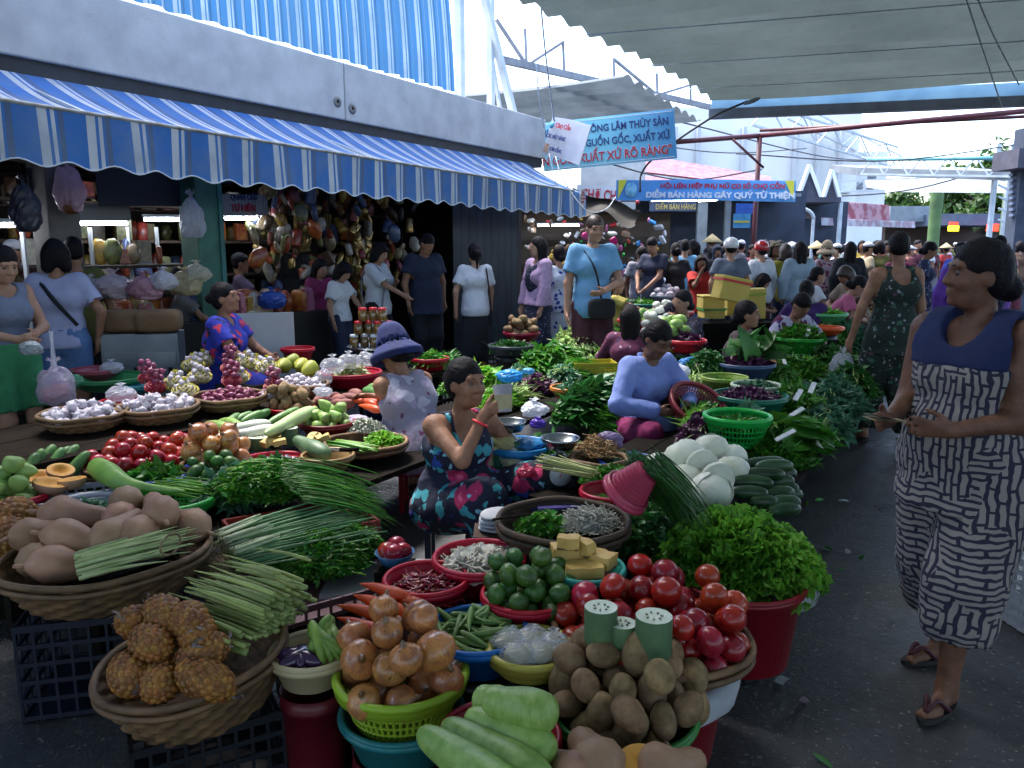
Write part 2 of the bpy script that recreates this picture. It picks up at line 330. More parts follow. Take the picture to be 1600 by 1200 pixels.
# ---- the big pleated canopy over the lane
def m_canopy():
    g = N('canopy_fabric'); v = g.coords(False)
    c = g.ramp(g.noise(v, .8, 5, .6), [(.3, '56625f'), (.7, '6a7673')])
    c = g.mix(g.ramp(g.noise(v, 9, 4), [(.55, (0,0,0)), (.8, (.5,.5,.5))]), c, '525a58')
    return g.shade(c, .75, g.noise(v, 60, 2), .1, .01, trans=.20)
canm = m_canopy()
def canopy(name, label, s0, s1, w0, w1, z0, per, sag, skew=0, mat=None, dz=0):
    t = thing(name, label, 'canopy', rz=LANE); ns = int((s1-s0)/per*9); nw = 24
    q = np.linspace(0, 1, ns)[:,None]; W = np.linspace(w0, w1, nw)[None,:]; S = s0 + (s1 - s0)*q + skew*q*(w0 - W)/(w0 - w1)
    Z = z0 + sag*np.abs(np.sin(np.pi*(s1-s0)*q/per)) + .012*np.sin(W*1.3 + S*3) + .05*np.cos(W*.8)*np.sin(S*.9) + dz*q
    g = G(); g.add((np.stack([S+0*W, W+0*S, Z], -1).reshape(-1,3), gridF(ns, nw))); ob('fabric', g, mat or canm, t)
    return t
cp = canopy('market_canopy', 'large pleated grey fabric canopy stretched over the market lane', 7.3, 14.7, 4.6, -6.5, 4.2, .56, .10, skew=3.2)
canopy('fabric_canopy', 'unseen grey fabric canopy over the near end of the lane, set back to let light in', 3.1, 7.25, 3.5, -6.5, 4.2, .56, .10)  # out of view; left edge drawn back so more light reaches the stalls
canopy('fabric_canopy', 'unseen grey fabric canopy over the lane behind the viewer, widened to shade the foreground', -9.0, 3.05, 5.6, -6.5, 4.25, .56, .10)  # out of view; reaches further left and forward to keep the foreground dark
for k in range(4):
    s_ = 7.4 + k*2.0; g = G(); g.add(tube([(s_, 4.6, 4.18), (s_+.9, 0, 4.13), (s_+2.0, -6.4, 4.18)], .008, 5)); ob('wire', g, steelw, cp)
A, B_ = (14.85, 4.7, 3.98), (18.1, -6.6, 3.98)
g = G(); g.add(bar(A, B_, .22, .16)); ob('end_beam', g, M('beam_grey', '7c8590', '666f7a', 3, .6), cp, smooth=False)
g = G(); g.add(bar((14.98,4.7,4.2),(18.23,-6.6,4.2),.02,.22)); ob('light_strip_sheet', g, M('clear_sheet','a8c4d2','93b2c4',2,.4,trans=.6), cp, smooth=False)
for s_, w_ in ((9.5,-5.6), (14.0,-6.0)):
    g = G(); g.add(bar((s_,w_,0),(s_,w_,4.15),.1)); ob('post', g, steelw, cp, smooth=False)
canopy('fabric_canopy', 'darker grey canopy panel hanging beyond the concrete roof corner', 13.2, 17.5, 11.2, 5.7, 4.45, .5, .10, mat=M('dark_canopy_fabric','59646c','6d7880',1.5,.8,trans=.25), dz=-.25)
cb = canopy('curled_awning', 'rolled blue grey awning edge behind the white roof posts', 12.2, 14.6, 14.0, 9.4, 4.3, .16, .05, mat=M('curled_cloth','6f7f8c','8594a0',3,.8,trans=.3), dz=.1)
# ---- ropes and cables
ropem = M('white_rope', 'c8d0d6', '9fa8ae', 30, .8)
def rope(label, pts, r=.008, m=None, name='rope', cat='rope'):
    g = G(); g.add(tube(smooth_path(pts, 24), r, 6)); return ob(name, g, m or ropem, label=label, category=cat)
rope('left of two white ropes crossing the canopy at upper right', [at_d(1497,-40,7.6), at_d(1530,60,8.8), at_d(1566,168,10.5)], .009)
rope('right of two white ropes crossing the canopy at upper right', [at_d(1512,-40,7.6), at_d(1550,50,8.4), at_d(1592,132,9.5)], .009)
rope('white rope hanging past the concrete roof corner', [at_d(842,-30,9.5), at_d(852,80,10.5), at_d(866,190,11.5)], .012)
rope('thinner white rope hanging near the corner notice', [at_d(838,100,11.0), at_d(842,150,11.2), at_d(850,200,11.5)], .01)
rope('white cord looping below the awning corner', [at_d(868,245,11.5), at_d(880,280,11.3), at_d(915,328,11.2), at_d(945,328,11.3), at_d(962,308,11.6)], .009)
rope('white cord lying along the awning top', [at_d(858,240,11.3), at_d(868,285,11.2), at_d(872,290,11.25), at_d(850,285,11.0), at_d(800,258,10.7)], .008)
blk = M('black_cable', '1c1c20', '2a2a2e', 10, .6)
rope('black cable arching up past the blue banner', [at_d(1000,300,14), at_d(1003,270,14), at_d(1030,240,13.6), at_d(1110,185,13), at_d(1168,158,12.6)], .018, blk, 'cable', 'cable')
lamp = thing('street_lamp', 'grey lamp head at the end of the arching cable', 'lamp', at_d(1175,158,12.5))
g = G(); g.add(blob(.17,.05,.035, 8, 12)); ob('lamp_head', g, M('beam_grey','7c8590'), lamp, rot=(0,-.35,.3))
# ---- signs
def frame4(bl, br, tl):
    x = np.array(br)-np.array(bl); W_ = np.linalg.norm(x); x = x/W_; y = np.array(tl)-np.array(bl); y = y-x*(y@x); Hh = np.linalg.norm(y); y = y/Hh; z = np.cross(x,y)
    m = Matrix.Identity(4)
    for i in range(3): m[i][0], m[i][1], m[i][2], m[i][3] = x[i], y[i], z[i], bl[i]
    return m, W_, Hh
def banner(name, label, bl, br, tl, mat, cat='banner', thick=.012, bow=0.0, sheet='sheet'):
    m, W_, Hh = frame4(bl, br, tl); t = thing(name, label, cat); t.matrix_world = m
    nx = 30; X = np.linspace(0, W_, nx); g = G()
    for z_ in (0, -thick): g.add((np.stack([np.repeat(X,2), np.tile([0,Hh],nx)+bow*np.repeat(np.sin(np.pi*X/W_),2), np.full(nx*2, z_)-.03*np.repeat(np.sin(X*2.3),2)*(bow>0)], 1), gridF(nx,2)))
    ob(sheet, g, mat, t); return t, W_, Hh
def m_banner(name, a, b, W_):
    g = N(name); v = g.coords(False); sp = g.n('ShaderNodeSeparateXYZ'); g.l(v, sp.inputs[0])
    c = g.ramp(g.math('MULTIPLY', sp.outputs[0], 1/W_), [(0, a), (.45, a), (1, b)]); c = g.mix(g.math('MULTIPLY', g.noise(v, 3, 3), .25), c, 'cfe6f2')
    return g.shade(c, .45, g.noise(v, 2.5, 3), .12, .05, trans=.3)
bl, br, tl = at_d(850, 268, 13.2), at_d(1058, 247, 12.9), at_d(850, 192, 13.2)
t, W_, Hh = banner('food_origin_banner', 'tilted blue banner with three lines of lettering under the canopy', bl, br, tl, m_banner('banner_blue_a', '86d4e2', '3f9cd2', 2.2))
text('THỰC PHẨM NÔNG LÂM THỦY SẢN', .165, blueink, t, (W_*.955, Hh*.70, .006), align='RIGHT', sx=.80)
text('THÔNG TIN VỀ NGUỒN GỐC, XUẤT XỨ', .165, blueink, t, (W_*.955, Hh*.42, .006), align='RIGHT', sx=.80)
text('"NGUỒN GỐC, XUẤT XỨ RÕ RÀNG"', .20, whiteink, t, (W_*.965, Hh*.11, .005), align='RIGHT', sx=.80, bold=.05)
text('"NGUỒN GỐC, XUẤT XỨ RÕ RÀNG"', .20, redink, t, (W_*.965, Hh*.11, .010), align='RIGHT', sx=.80, bold=.02)
for yy in (.035, .955):
    g = G(); g.add(box((W_/2, Hh*yy, .004), (W_*.97, .012, .004))); ob('border_line', g, whiteink, t, smooth=False)
bl, br, tl = at_d(847, 242, 12.4), at_d(903, 258, 11.7), at_d(851, 180, 12.4)
t, W2, H2 = banner('vinyl_banner', 'small white vinyl banner curling round the concrete roof corner', bl, br, tl, M('white_vinyl','c6cdd8','b3bccb',3,.5,trans=.3), bow=.02)
text('Chợ Cồn', .10, redink, t, (.2, H2*.76, .05)); text('CÁC MẶT HÀNG', .085, blueink, t, (.05, H2*.47, .05), sx=.75); text('TƯƠI SỐNG', .075, blueink, t, (.2, H2*.16, .05), sx=.8)
g = G(); g.add(lathe([(.001,.05),(.055,.05),(.055,.056),(.001,.056)], 20)); ob('emblem', g, M('emblem_teal','3d8fb0'), t, (.11, H2*.8, 0))
g = G(); g.add(box((.12, H2*.2, .05), (.11,.13,.004))); ob('printed_picture', g, M('picture_brown','6b4a40','a08a7a',20,.7), t, smooth=False)
bl, br, tl = at_d(962, 313, 17.5), at_d(1243, 315, 17.0), at_d(962, 281, 17.5)
t, W3, H3 = banner('charity_stall_banner', 'long blue banner with red and white lettering over the kiosk', bl, br, tl, m_banner('banner_blue_b', '3f98da', '4aa2de', 4.0), bow=.012)
text('HỘI LIÊN HIỆP PHỤ NỮ CƠ SỞ CHỢ CỒN', .135, redink, t, (W3*.25, H3*.60, .035), sx=1.05, bold=.04)
text('ĐIỂM BÁN HÀNG GÂY QUỸ TỪ THIỆN', .165, whiteink, t, (W3*.17, H3*.14, .035), sx=1.1, bold=.045)
g = G(); g.add(lathe([(.001,.035),(.15,.035),(.15,.041),(.001,.041)], 28)); ob('emblem', g, M('emblem_pale','9fd0e8','5fa8d8',8,.6), t, (W3*.085, H3*.5, 0), sc=(.9,1.1,1))
for xx, sg in ((.02,1), (.98,-1)):
    g = G(); g.add((np.array([[W3*xx-.03*sg,.02,.03],[W3*xx+.16*sg,H3*.98,.03],[W3*xx-.03*sg,H3*.98,.03]]), np.array([[0,1,2]]))); ob('yellow_corner', g, M('yellow_print','d8d23a',rough=.6), t)
bl, br, tl = at_d(900, 314, 19.5), at_d(966, 318, 19.5), at_d(900, 288, 19.5)
t, _, _ = banner('shop_sign', 'white sign with red letters partly hidden behind the blue banner', bl, br, tl, M('white_board','cdd3da',rough=.6), 'sign'); text('CHỢ CHI', .36, M('red_ink','b0253a'), t, (.12,.06,.01), sx=.62)
bl, br, tl = at_d(1240, 150, 14.9), at_d(1438, 149, 16.0), at_d(1240, 137, 14.9)
t, W4, H4 = banner('canopy_ad_strip', 'narrow printed advertising strip below the far canopy edge', bl, br, tl, M('pale_strip','a9c6d4','bcd3de',3,.5,trans=.5), 'banner')
text('TÂN HÙNG', .12, redink, t, (W4*.17, .03, .01)); text('CÔNG TY THƯƠNG MẠI', .075, blueink, t, (W4*.38, .03, .01)); text('ĐÀ NẴNG', .075, M('navy_ink','2b3e74'), t, (W4*.68,.03,.01))
g = G(); g.add((np.array([[W4*.86,.02,.012],[W4*.97,.02,.012],[W4*.915,.15,.012]]), np.array([[0,1,2]]))); ob('logo', g, blueink, t)
# ---- red pipe frame and kiosk under the charity banner
redp = M('red_steel', '5c1c26', '44161e', 3, .5)
rf = thing('red_pipe_frame', 'dark red steel pipe frame crossing the far end of the lane', 'steel frame')
dR = 17.6; zb = 0
for a, b, r in (((1000,226,17),(1187,212,dR),.055), ((1187,212,dR),(1640,170,15.5),.055), ((1187,214,dR),(1181,400,dR),.06), ((1145,218,17.4),(1193,262,dR),.03), ((1187,204,dR+.1),(1640,180,15.7),.035)):
    g = G(); pa, pb = at_d(*a), at_d(*b)
    if b[1] == 400: pb = np.array([pa[0]-.02, pa[1], 0])
    g.add(tube([pa, pb], r, 8)); ob('post' if b[1]==400 else 'pipe', g, redp, rf)
ks = thing('charity_kiosk', 'dim blue fronted kiosk below the blue banner', 'kiosk')
kb = at_z(1105, 470, 0); kb = at_d(1105, 388, 18.6); kb[2] = 0
def kbox(name, u0, u1, v0, v1, d, th, mat, parent=ks, ground=False):
    a, b = at_d(u0, v1, d), at_d(u1, v0, d)
    if ground: a[2] = 0
    g = G(); g.add(box(((a[0]+b[0])/2, a[1]+th/2, (a[2]+b[2])/2), (b[0]-a[0], th, b[2]-a[2]))); return ob(name, g, mat, parent, smooth=False)
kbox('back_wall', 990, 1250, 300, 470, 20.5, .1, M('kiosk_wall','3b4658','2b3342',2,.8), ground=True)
kbox('door_frame', 1085, 1100, 318, 470, 19.0, .15, M('pale_frame','8d949a','777e84',3,.7), ground=True); kbox('door_frame', 1128, 1136, 314, 470, 19.0, .15, M('pale_frame','8d949a'), ground=True)
kbox('sign_board', 1015, 1088, 315, 330, 18.7, .05, M('kiosk_sign','26344e','33466a',3,.6)); kbox('blue_panel', 1150, 1176, 318, 334, 18.4, .04, M('panel_blue','2350a0','2f63b8',8,.6)); kbox('price_board', 1146, 1172, 334, 356, 18.2, .03, M('panel_cyan','4e9bc8','3b7fae',10,.6))
kbox('price_stripe', 1147, 1171, 345, 348, 18.17, .02, M('panel_yellow','c9bd4a'))
text('ĐIỂM BÁN HÀNG', .17, M('gold_ink','a89c5a'), ks, tuple(at_d(1024, 327, 18.66)), (math.pi/2,0,0), sx=.72)
kbox('roof', 985, 1252, 302, 307, 18.3, 2.3, M('pale_frame','8d949a'))
# lit tubes
tubem = M('lit_tube', 'f2f6ff', emit='eaf2ff', estr=10.0); fixm = M('lamp_fixture', 'c9ced2', rough=.5)
def tubelight(label, a, b, name='tube_light'):
    a, b = np.array(a), np.array(b); t = thing(name, label, 'lamp', (a+b)/2); a, b = a-(a+b)/2, b-(a+b)/2
    g = G(); g.add(tube([a, b], .018, 8)); ob('tube', g, tubem, t)
    g = G(); g.add(bar(a*1.05+np.array([0,0,.04]), b*1.05+np.array([0,0,.04]), .05, .03)); ob('housing', g, fixm, t, smooth=False)
    return t
tubelight('lit fluorescent tube below the blue kiosk banner, the longer one', at_d(1018,313,17.8), at_d(1088,313,17.8))
tubelight('lit fluorescent tube below the blue kiosk banner, the shorter one', at_d(1091,314,17.8), at_d(1121,312,17.8))
# ================================================================ far end of the lane
whitew = M('far_white_wall', 'f0f0ee', 'e6e7e6', .6, .8); slatm = M('louver_grey','8b8f96','777b82',3,.7)
fb = thing('white_market_hall', 'overexposed white market hall with louvred windows beyond the lane', 'building')
def fbox(name, u0, u1, v0, v1, d, th, mat, parent, z0=None):
    a, b = at_d(u0, v1, d), at_d(u1, v0, d)
    if z0 is not None: a[2] = z0
    g = G(); g.add(box(((a[0]+b[0])/2, a[1]+th/2, (a[2]+b[2])/2), (abs(b[0]-a[0]), th, abs(b[2]-a[2])))); return ob(name, g, mat, parent, smooth=False)
fbox('wall', 985, 1330, 175, 400, 44, 8, whitew, fb, 0); fbox('wall', 1310, 1375, 240, 400, 46, 6, whitew, fb, 0)
fbox('cornice', 985, 1332, 196, 203, 43.6, .5, M('far_trim','c2c6ca'), fb)
for u0, u1, v0, v1 in ((1000,1045,226,240),(1090,1148,222,236),(1168,1230,222,246),(1315,1328,216,224),(1315,1328,232,240),(1315,1328,250,258),(1315,1330,270,280),(1000,1040,250,262),(1060,1082,224,238),(1245,1262,222,244),(1278,1296,222,244),(1245,1262,262,282),(1278,1296,262,282),(1100,1150,252,266),(1335,1348,262,272),(1335,1348,285,296),(1356,1368,262,296)):
    wf = fbox('window', u0, u1, v0, v1, 43.85, .2, M('far_window','9aa0aa',rough=.4), fb); n = max(2, int((v1-v0)/4))
    for k in range(n):
        a = v0+(v1-v0)*(k+.5)/n; a0, b0 = at_d(u0, a+.9, 43.7), at_d(u1, a-.9, 43.7); g = G(); g.add(box(((a0[0]+b0[0])/2, a0[1], (a0[2]+b0[2])/2), (b0[0]-a0[0], .1, b0[2]-a0[2]))); ob('louvre', g, slatm, wf, smooth=False)
for u_ in (1050,1085,1155,1236,1270,1304): fbox('pilaster', u_-2.5, u_+2.5, 203, 400, 43.4, .5, M('far_trim','c2c6ca'), fb, 0)
for v_ in (247,300): fbox('ledge', 985, 1330, v_-1.2, v_+1.2, 43.2, .8, M('far_trim','c2c6ca'), fb)
for i,(a_,b_) in enumerate((((900,205,20),(1260,232,34)),((1060,190,18),(1420,250,36)),((1150,240,22),(1600,225,24)),((1245,310,24),(1590,250,26)),((930,250,18),(1190,265,20)))):
    pa,pb=at_d(*a_),at_d(*b_); md=(pa+pb)/2-np.array([0,0,.35]); g=G(); g.add(tube(smooth_path([pa,md,pb],16),.02,5)); ob('cable', g, M('cable_grey','3a3c44',rough=.7), label='thin sagging cable against the bright sky, '+('from the concrete corner to the white hall','long one above the red pipe','lowest one across to the right post','one from the gables to the right','short one over the blue kiosk banner')[i], category='cable')
rr = thing('red_tiled_roof', 'pinkish red tiled roof slope behind the kiosk banner', 'roof')
for k in range(9):
    a0, b0, a1, b1 = at_d(1000,300-k*6.5,30+k*.35), at_d(1205,312-k*4.0,30+k*.35), at_d(1000,293-k*6.5,30.35+k*.35), at_d(1205,308-k*4.0,30.35+k*.35)
    if k in (4,): continue
    g = G(); v = np.array([a0,b0,b1,a1]); g.add((np.vstack([v, v+np.array([0,.2,-.05])]), np.array([[0,1,2,3],[4,7,6,5],[0,4,5,1],[1,5,6,2],[2,6,7,3],[3,7,4,0]]))); ob('tile_course', g, M('faded_red_tile','a87480','8c5a66',4,.8), rr, smooth=False)
# wall stub and dark tarpaulin between the blue awning and the kiosk
st = thing('grey_wall_stub', 'bare grey concrete wall behind the blue banner', 'wall'); fbox('wall_block', 905, 1003, 245, 470, 22, 1.0, concrete, st, 0)
td = thing('dark_tarpaulin', 'sagging dark brown tarpaulin beside the end of the striped awning', 'tarpaulin')
nx, ny = 16, 8; g = G(); P = []
for i in range(nx):
    for j in range(ny):
        q, r_ = i/(nx-1), j/(ny-1); top = at_d(895+q*105, 292+q*40, 13.5-q*.6); bot = at_d(898+q*95, 330+q*18+6*math.sin(q*9), 13.2-q*.8)
        P.append(top*(1-r_)+bot*r_ + np.array([0, .25*math.sin(math.pi*r_), -.05*math.sin(q*7+r_*2)]))
g.add((np.array(P), gridF(nx, ny))); ob('cloth', g, M('tar_cloth','3a3630','29261f',4,.8), td)
g = G(); g.add(blob(.035,.035,.035,8,10)); ob('red_ball', g, M('red_plastic','b0182a',rough=.4), label='small red ball on the cord end under the kiosk banner', category='ball', loc=tuple(at_d(996,316,13)))
# dark kiosk gables, arched awning
gb = thing('gabled_kiosk', 'dark kiosk with two steep white trimmed gables', 'kiosk')
dd = 24.0
def tri(u0,u1,uc,vb,vt,d, mat, name, th=.06, parent=gb):
    a,b,c = at_d(u0,vb,d), at_d(u1,vb,d), at_d(uc,vt,d); v = np.array([a,b,c]); g = G(); g.add((np.vstack([v, v+np.array([0,th,0])]), [np.array([[0,1,2],[5,4,3]]), np.array([[0,3,4,1],[1,4,5,2],[2,5,3,0]])])); return ob(name, g, mat, parent, smooth=False)
for u0,u1,uc,vt in ((1246,1284,1265,258),(1286,1312,1300,266)):
    tri(u0,u1,uc,309,vt+6,dd,M('gable_dark','4a4a58','3a3a46',3,.7),'gable')
    for e in (u0,u1):
        g = G(); g.add(bar(at_d(e,310,dd-.05), at_d(uc,vt,dd-.05), .10)); ob('trim', g, whitew, gb, smooth=False)
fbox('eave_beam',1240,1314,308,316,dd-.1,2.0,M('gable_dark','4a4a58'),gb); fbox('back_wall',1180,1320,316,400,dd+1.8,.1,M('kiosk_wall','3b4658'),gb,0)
for u in (1238,1314): 
    a = at_d(u,316,dd); g = G(); g.add(bar((a[0],a[1],0), a, .1)); ob('post', g, steelw, gb, smooth=False)
aa = thing('arched_awning', 'dark barrel shaped awning with a white hoop rim', 'awning')
c0 = at_d(1243,342,22); R_ = px(c0, 28); th = np.linspace(0, np.pi, 17); arc = np.stack([c0[0]+R_*np.cos(th), np.full(17,c0[1]), c0[2]+R_*.62*np.sin(th)],1)
g = G(); g.add((np.vstack([arc, arc+np.array([0,1.4,.1])]), gridF(2,17))); ob('cloth', g, M('gable_dark','4a4a58'), aa)
g = G(); g.add(tube(arc, .05, 6)); ob('hoop', g, steelw, aa)
for e in (0,-1):
    g = G(); g.add(bar((arc[e][0],arc[e][1],0), arc[e], .07)); ob('post', g, steelw, aa, smooth=False)
# strings of banners
def stuffy(name, c1, c2, sc): return M(name, c1, c2, sc, .6, trans=.35, lo=.45, hi=.55)
bl, br, tl = at_d(1276,346,26), at_d(1391,350,30), at_d(1276,312,26)
banner('red_pattern_banner', 'row of red and pink printed posters along the stall eave', bl, br, tl, stuffy('pink_print','a8566c','c7a4b4',1.6), 'banner')
bl, br, tl = at_d(1284,352,25), at_d(1430,356,31), at_d(1284,340,25)
banner('white_pattern_banner', 'white printed valance with small red pictures under the posters', bl, br, tl, stuffy('white_print','c8ccd8','b49aac',2.2), 'banner')
# pale steel trusses at the end of the lane
def truss(label, a, b, dz, n, r=.06, name='steel_truss', m=None):
    t = thing(name, label, 'truss'); a, b = np.array(a), np.array(b); u = np.array([0,0,dz])
    for q0, q1, nm in ((a,b,'bottom_chord'), (a+u,b+u,'top_chord')):
        g = G(); g.add(bar(q0,q1,r)); ob(nm, g, m or steelw, t, smooth=False)
    for k in range(n):
        p, q = a+(b-a)*k/n, a+(b-a)*(k+1)/n; g = G(); g.add(bar(p+(u if k%2 else 0), q+(0 if k%2 else u), r*.6)); ob('web_bar', g, m or steelw, t, smooth=False)
    return t
truss('pale steel truss above the far grey canopies, nearest one', at_d(1345,272,27), at_d(1592,276,23), .55, 12)
truss('pale steel truss lower down over the far stalls', at_d(1290,300,34), at_d(1590,292,30), .45, 14, .05)
truss('faint white truss against the sky in front of the market hall', at_d(1175,195,36), at_d(1400,262,44), 1.1, 10, .09)
truss('upper faint white truss sloping down across the white hall', at_d(1230,185,38), at_d(1420,275,48), .9, 10, .07)
tp = M('teal_pipe','6fb0b4','5b9aa0',4,.5); g = G(); g.add(tube([at_d(1355,249,26), at_d(1595,247,22)], .06, 8)); ob('teal_pipe', g, tp, label='pale teal pipe running above the far grey canopies', category='pipe')
for lb, pts in (('upper grey canopy slab at the far end of the lane', ((1340,262,28),(1590,268,23),(1340,274,28),(1590,283,23))), ('lower grey canopy panel in front of the far trees', ((1395,288,30),(1590,285,25),(1400,300,29),(1590,302,24)))):
    t = thing('panel_canopy', lb, 'canopy'); a,b,c,d = (at_d(*q) for q in pts); v = np.array([a,b,d,c]); v2 = v + np.array([0,2.5,.35]); g = G()
    g.add((np.vstack([v,v2]), np.array([[0,1,2,3],[4,7,6,5],[0,4,5,1],[1,5,6,2],[2,6,7,3],[3,7,4,0]]))); ob('panel', g, M('canopy_panel','868f96','747d84',2,.7,trans=.15), t, smooth=False)
fp = thing('lattice_post', 'white lattice post at the right end of the lane', 'post')
for u_ in (1560,1582):
    a = at_d(u_,225,24); g = G(); g.add(bar((a[0],a[1],0), a, .12)); ob('upright', g, steelw, fp, smooth=False)
for k in range(7):
    g = G(); g.add(bar(at_d(1560,235+k*18,24), at_d(1582,245+k*18,24), .05)); ob('web_bar', g, steelw, fp, smooth=False)
hs = thing('louvred_kiosk', 'dark blue louvred shutter stall at the right edge', 'kiosk')
fbox('back', 1578, 1680, 205, 430, 19, .4, M('kiosk_wall','3b4658'), hs, 0)
for k in range(9): fbox('louvre', 1582, 1680, 262+k*9, 266+k*9, 18.8, .15, M('louvre_blue','66738c'), hs)
fbox('dark_awning', 1590, 1690, 232, 262, 18.0, 1.0, M('gable_dark','4a4a58'), hs)
# far stalls with lit signs
fs = thing('stall_row', 'row of dim stalls with grey roofs at the end of the lane', 'stall')
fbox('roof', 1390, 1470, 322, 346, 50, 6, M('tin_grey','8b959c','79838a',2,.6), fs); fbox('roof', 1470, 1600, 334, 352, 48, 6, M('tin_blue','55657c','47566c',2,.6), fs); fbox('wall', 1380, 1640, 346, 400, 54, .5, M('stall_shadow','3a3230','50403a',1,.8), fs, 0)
for u0,u1,v0,v1,cc,lb in ((1484,1497,347,353,'d8281a','small glowing red sign over the far stalls'),(1482,1498,353,361,'e0d020','small glowing yellow sign over the far stalls'),(1542,1560,350,361,'e02a18','glowing red sign at the right of the far stalls')):
    t = thing('lit_sign', lb, 'sign'); fbox('panel', u0,u1,v0,v1,47,.1, M('lit_'+cc, cc, emit=cc, estr=1.2), t)
for u in (1462,1575):
    a = at_d(u,330,34); g = G(); g.add(lathe([(.28,0),(.24,a[2]*.6),(.26,a[2]+1)],10)); ob('green_column', g, M('moss_post','5d7a4a','47603a',2,.8), label='mossy green post at the far end, '+('left one' if u<1500 else 'right one'), category='post', loc=(a[0],a[1],0))
# trees
barkm = M('bark','4a3f35','352d26',6,.9,.4,20); crownm = M('tree_leaves','4a6b2e','2f4a20',1.2,.6,attr=.7,trans=.3)
def tree(label, u, d, vtop, rpx, seed):
    b = at_d(u, 388, d); b[2] = 0; top = at_d(u, vtop, d)[2]; R_ = px(at_d(u,388,d), rpx); t = thing('broadleaf_tree', label, 'tree', b); r = np.random.default_rng(seed)
    g = G(); g.add(tube(smooth_path([(0,0,0),(.1,0,top*.3),(-.1,.1,top*.55),(.1,0,top*.8)],10), np.linspace(.32,.1,10), 8))
    for k in range(7):
        a = k*.9+seed; q = top*(.4+.06*k); g.add(tube(smooth_path([(0,0,q),(R_*.4*math.cos(a),R_*.4*math.sin(a),q+.5),(R_*.8*math.cos(a),R_*.8*math.sin(a),q+1.2)],6), np.linspace(.12,.03,6), 5))
    ob('trunk', g, barkm, t)
    n = 2600; cl = r.normal(size=(26,3)); cl /= np.linalg.norm(cl,axis=1,keepdims=True); cl *= r.uniform(.45,1,(26,1)); c = cl[r.integers(0,26,n)]*np.array([R_*.8,R_*.8,(top*.30)]) + r.normal(size=(n,3))*np.array([R_*.16,R_*.16,top*.06]) + np.array([0,0,top*.7])
    d_ = r.normal(size=(n,3)); lf, va = leaves(c, d_, r.uniform(.35,.7,n), r.uniform(.22,.4,n), .3, 3, .2, seed); g = G(); g.add(lf, va); ob('crown', g, crownm, t)
tree('green tree behind the far canopies, at the right edge', 1572, 58, 222, 62, 1); tree('green tree behind the far stalls, middle one', 1500, 62, 268, 60, 2); tree('small pale tree beside the white hall', 1405, 66, 300, 40, 3); tree('spreading tree over the far stall roofs', 1545, 55, 300, 55, 4)
# unseen walls added beside and behind the camera to block light from the low sky
hw = M('light_block_wall','6b6660','57524d',1.2,.9,.2,15)
def wallstrip(label, a, b, h):
    t = thing('light_block_wall', label, 'wall'); g = G(); g.add(bar((*a, h/2), (*b, h/2), h, .2)); ob('wall_face', g, hw, t, smooth=False)
wallstrip('unseen grey wall added right of the covered lane to block light', L(-7,-5.5)[:2], L(10.5,-5.5)[:2], 4.1)
wallstrip('unseen grey wall added across the lane behind the viewer to block light', L(-7,-5.5)[:2], L(-7,6.5)[:2], 4.1)
wallstrip('unseen grey wall added left of the lane behind the viewer to block light', L(-7,6.6)[:2], L(-2.1,6.6)[:2], 4.1)
# ================================================================ containers and produce
def RZ(a): return np.array(Matrix.Rotation(a, 4, 'Z'))
def RX(a): return np.array(Matrix.Rotation(a, 4, 'X'))
def RY(a): return np.array(Matrix.Rotation(a, 4, 'Y'))
def TR(x, y, z): return np.array(Matrix.Translation((x, y, z)))
bamboo = M('bamboo_weave', '745838', '553f29', 14, .75, .3, 60, attr=.9); bamboo_d = M('dark_bamboo', '4a3626', '382a20', 12, .75, .3, 60, attr=.8); rimm = M('bamboo_rim', '7c6040', '574029', 10, .65, .2, 50, ov=.2)
PL = {}
def plastic(c, rough=.38, trans=0.0):
    k = c + str(trans)
    if k not in PL: PL[k] = M('plastic_'+k, c, rough=rough, ov=.12, spec=.4, trans=trans, bump=.04, bs=25)
    return PL[k]
def basin(name, label, p, R, h, col, rot=(0,0,0), n=40, cat='basin', lip=.016, taper=.72, group=None, mat=None):
    """open plastic tub, rim at height p.z + 0, floor h below; origin at the rim centre"""
    t = thing(name, label, cat, p, 0, group); t.rotation_euler = rot; m = mat or plastic(col)
    rb = R*taper; g = G(); g.add(lathe([(.001,-h),(rb*.97,-h),(rb,-h+.012),(R-.004,-.004),(R,0),(R+lip*.6,.003),(R+lip,-.006),(R+lip*.7,-.018),(R-.002,-.022),(rb+.006,-h+.004),(rb-.01,-h-.006),(.001,-h-.006)], n)); ob('tub', g, m, t)
    g = G(); th = np.linspace(0,2*np.pi,n+1); g.add(tube(np.stack([(R+lip*.35)*np.cos(th),(R+lip*.35)*np.sin(th),.004+0*th],1), .009, 6, False)); ob('rim', g, m, t)
    return t
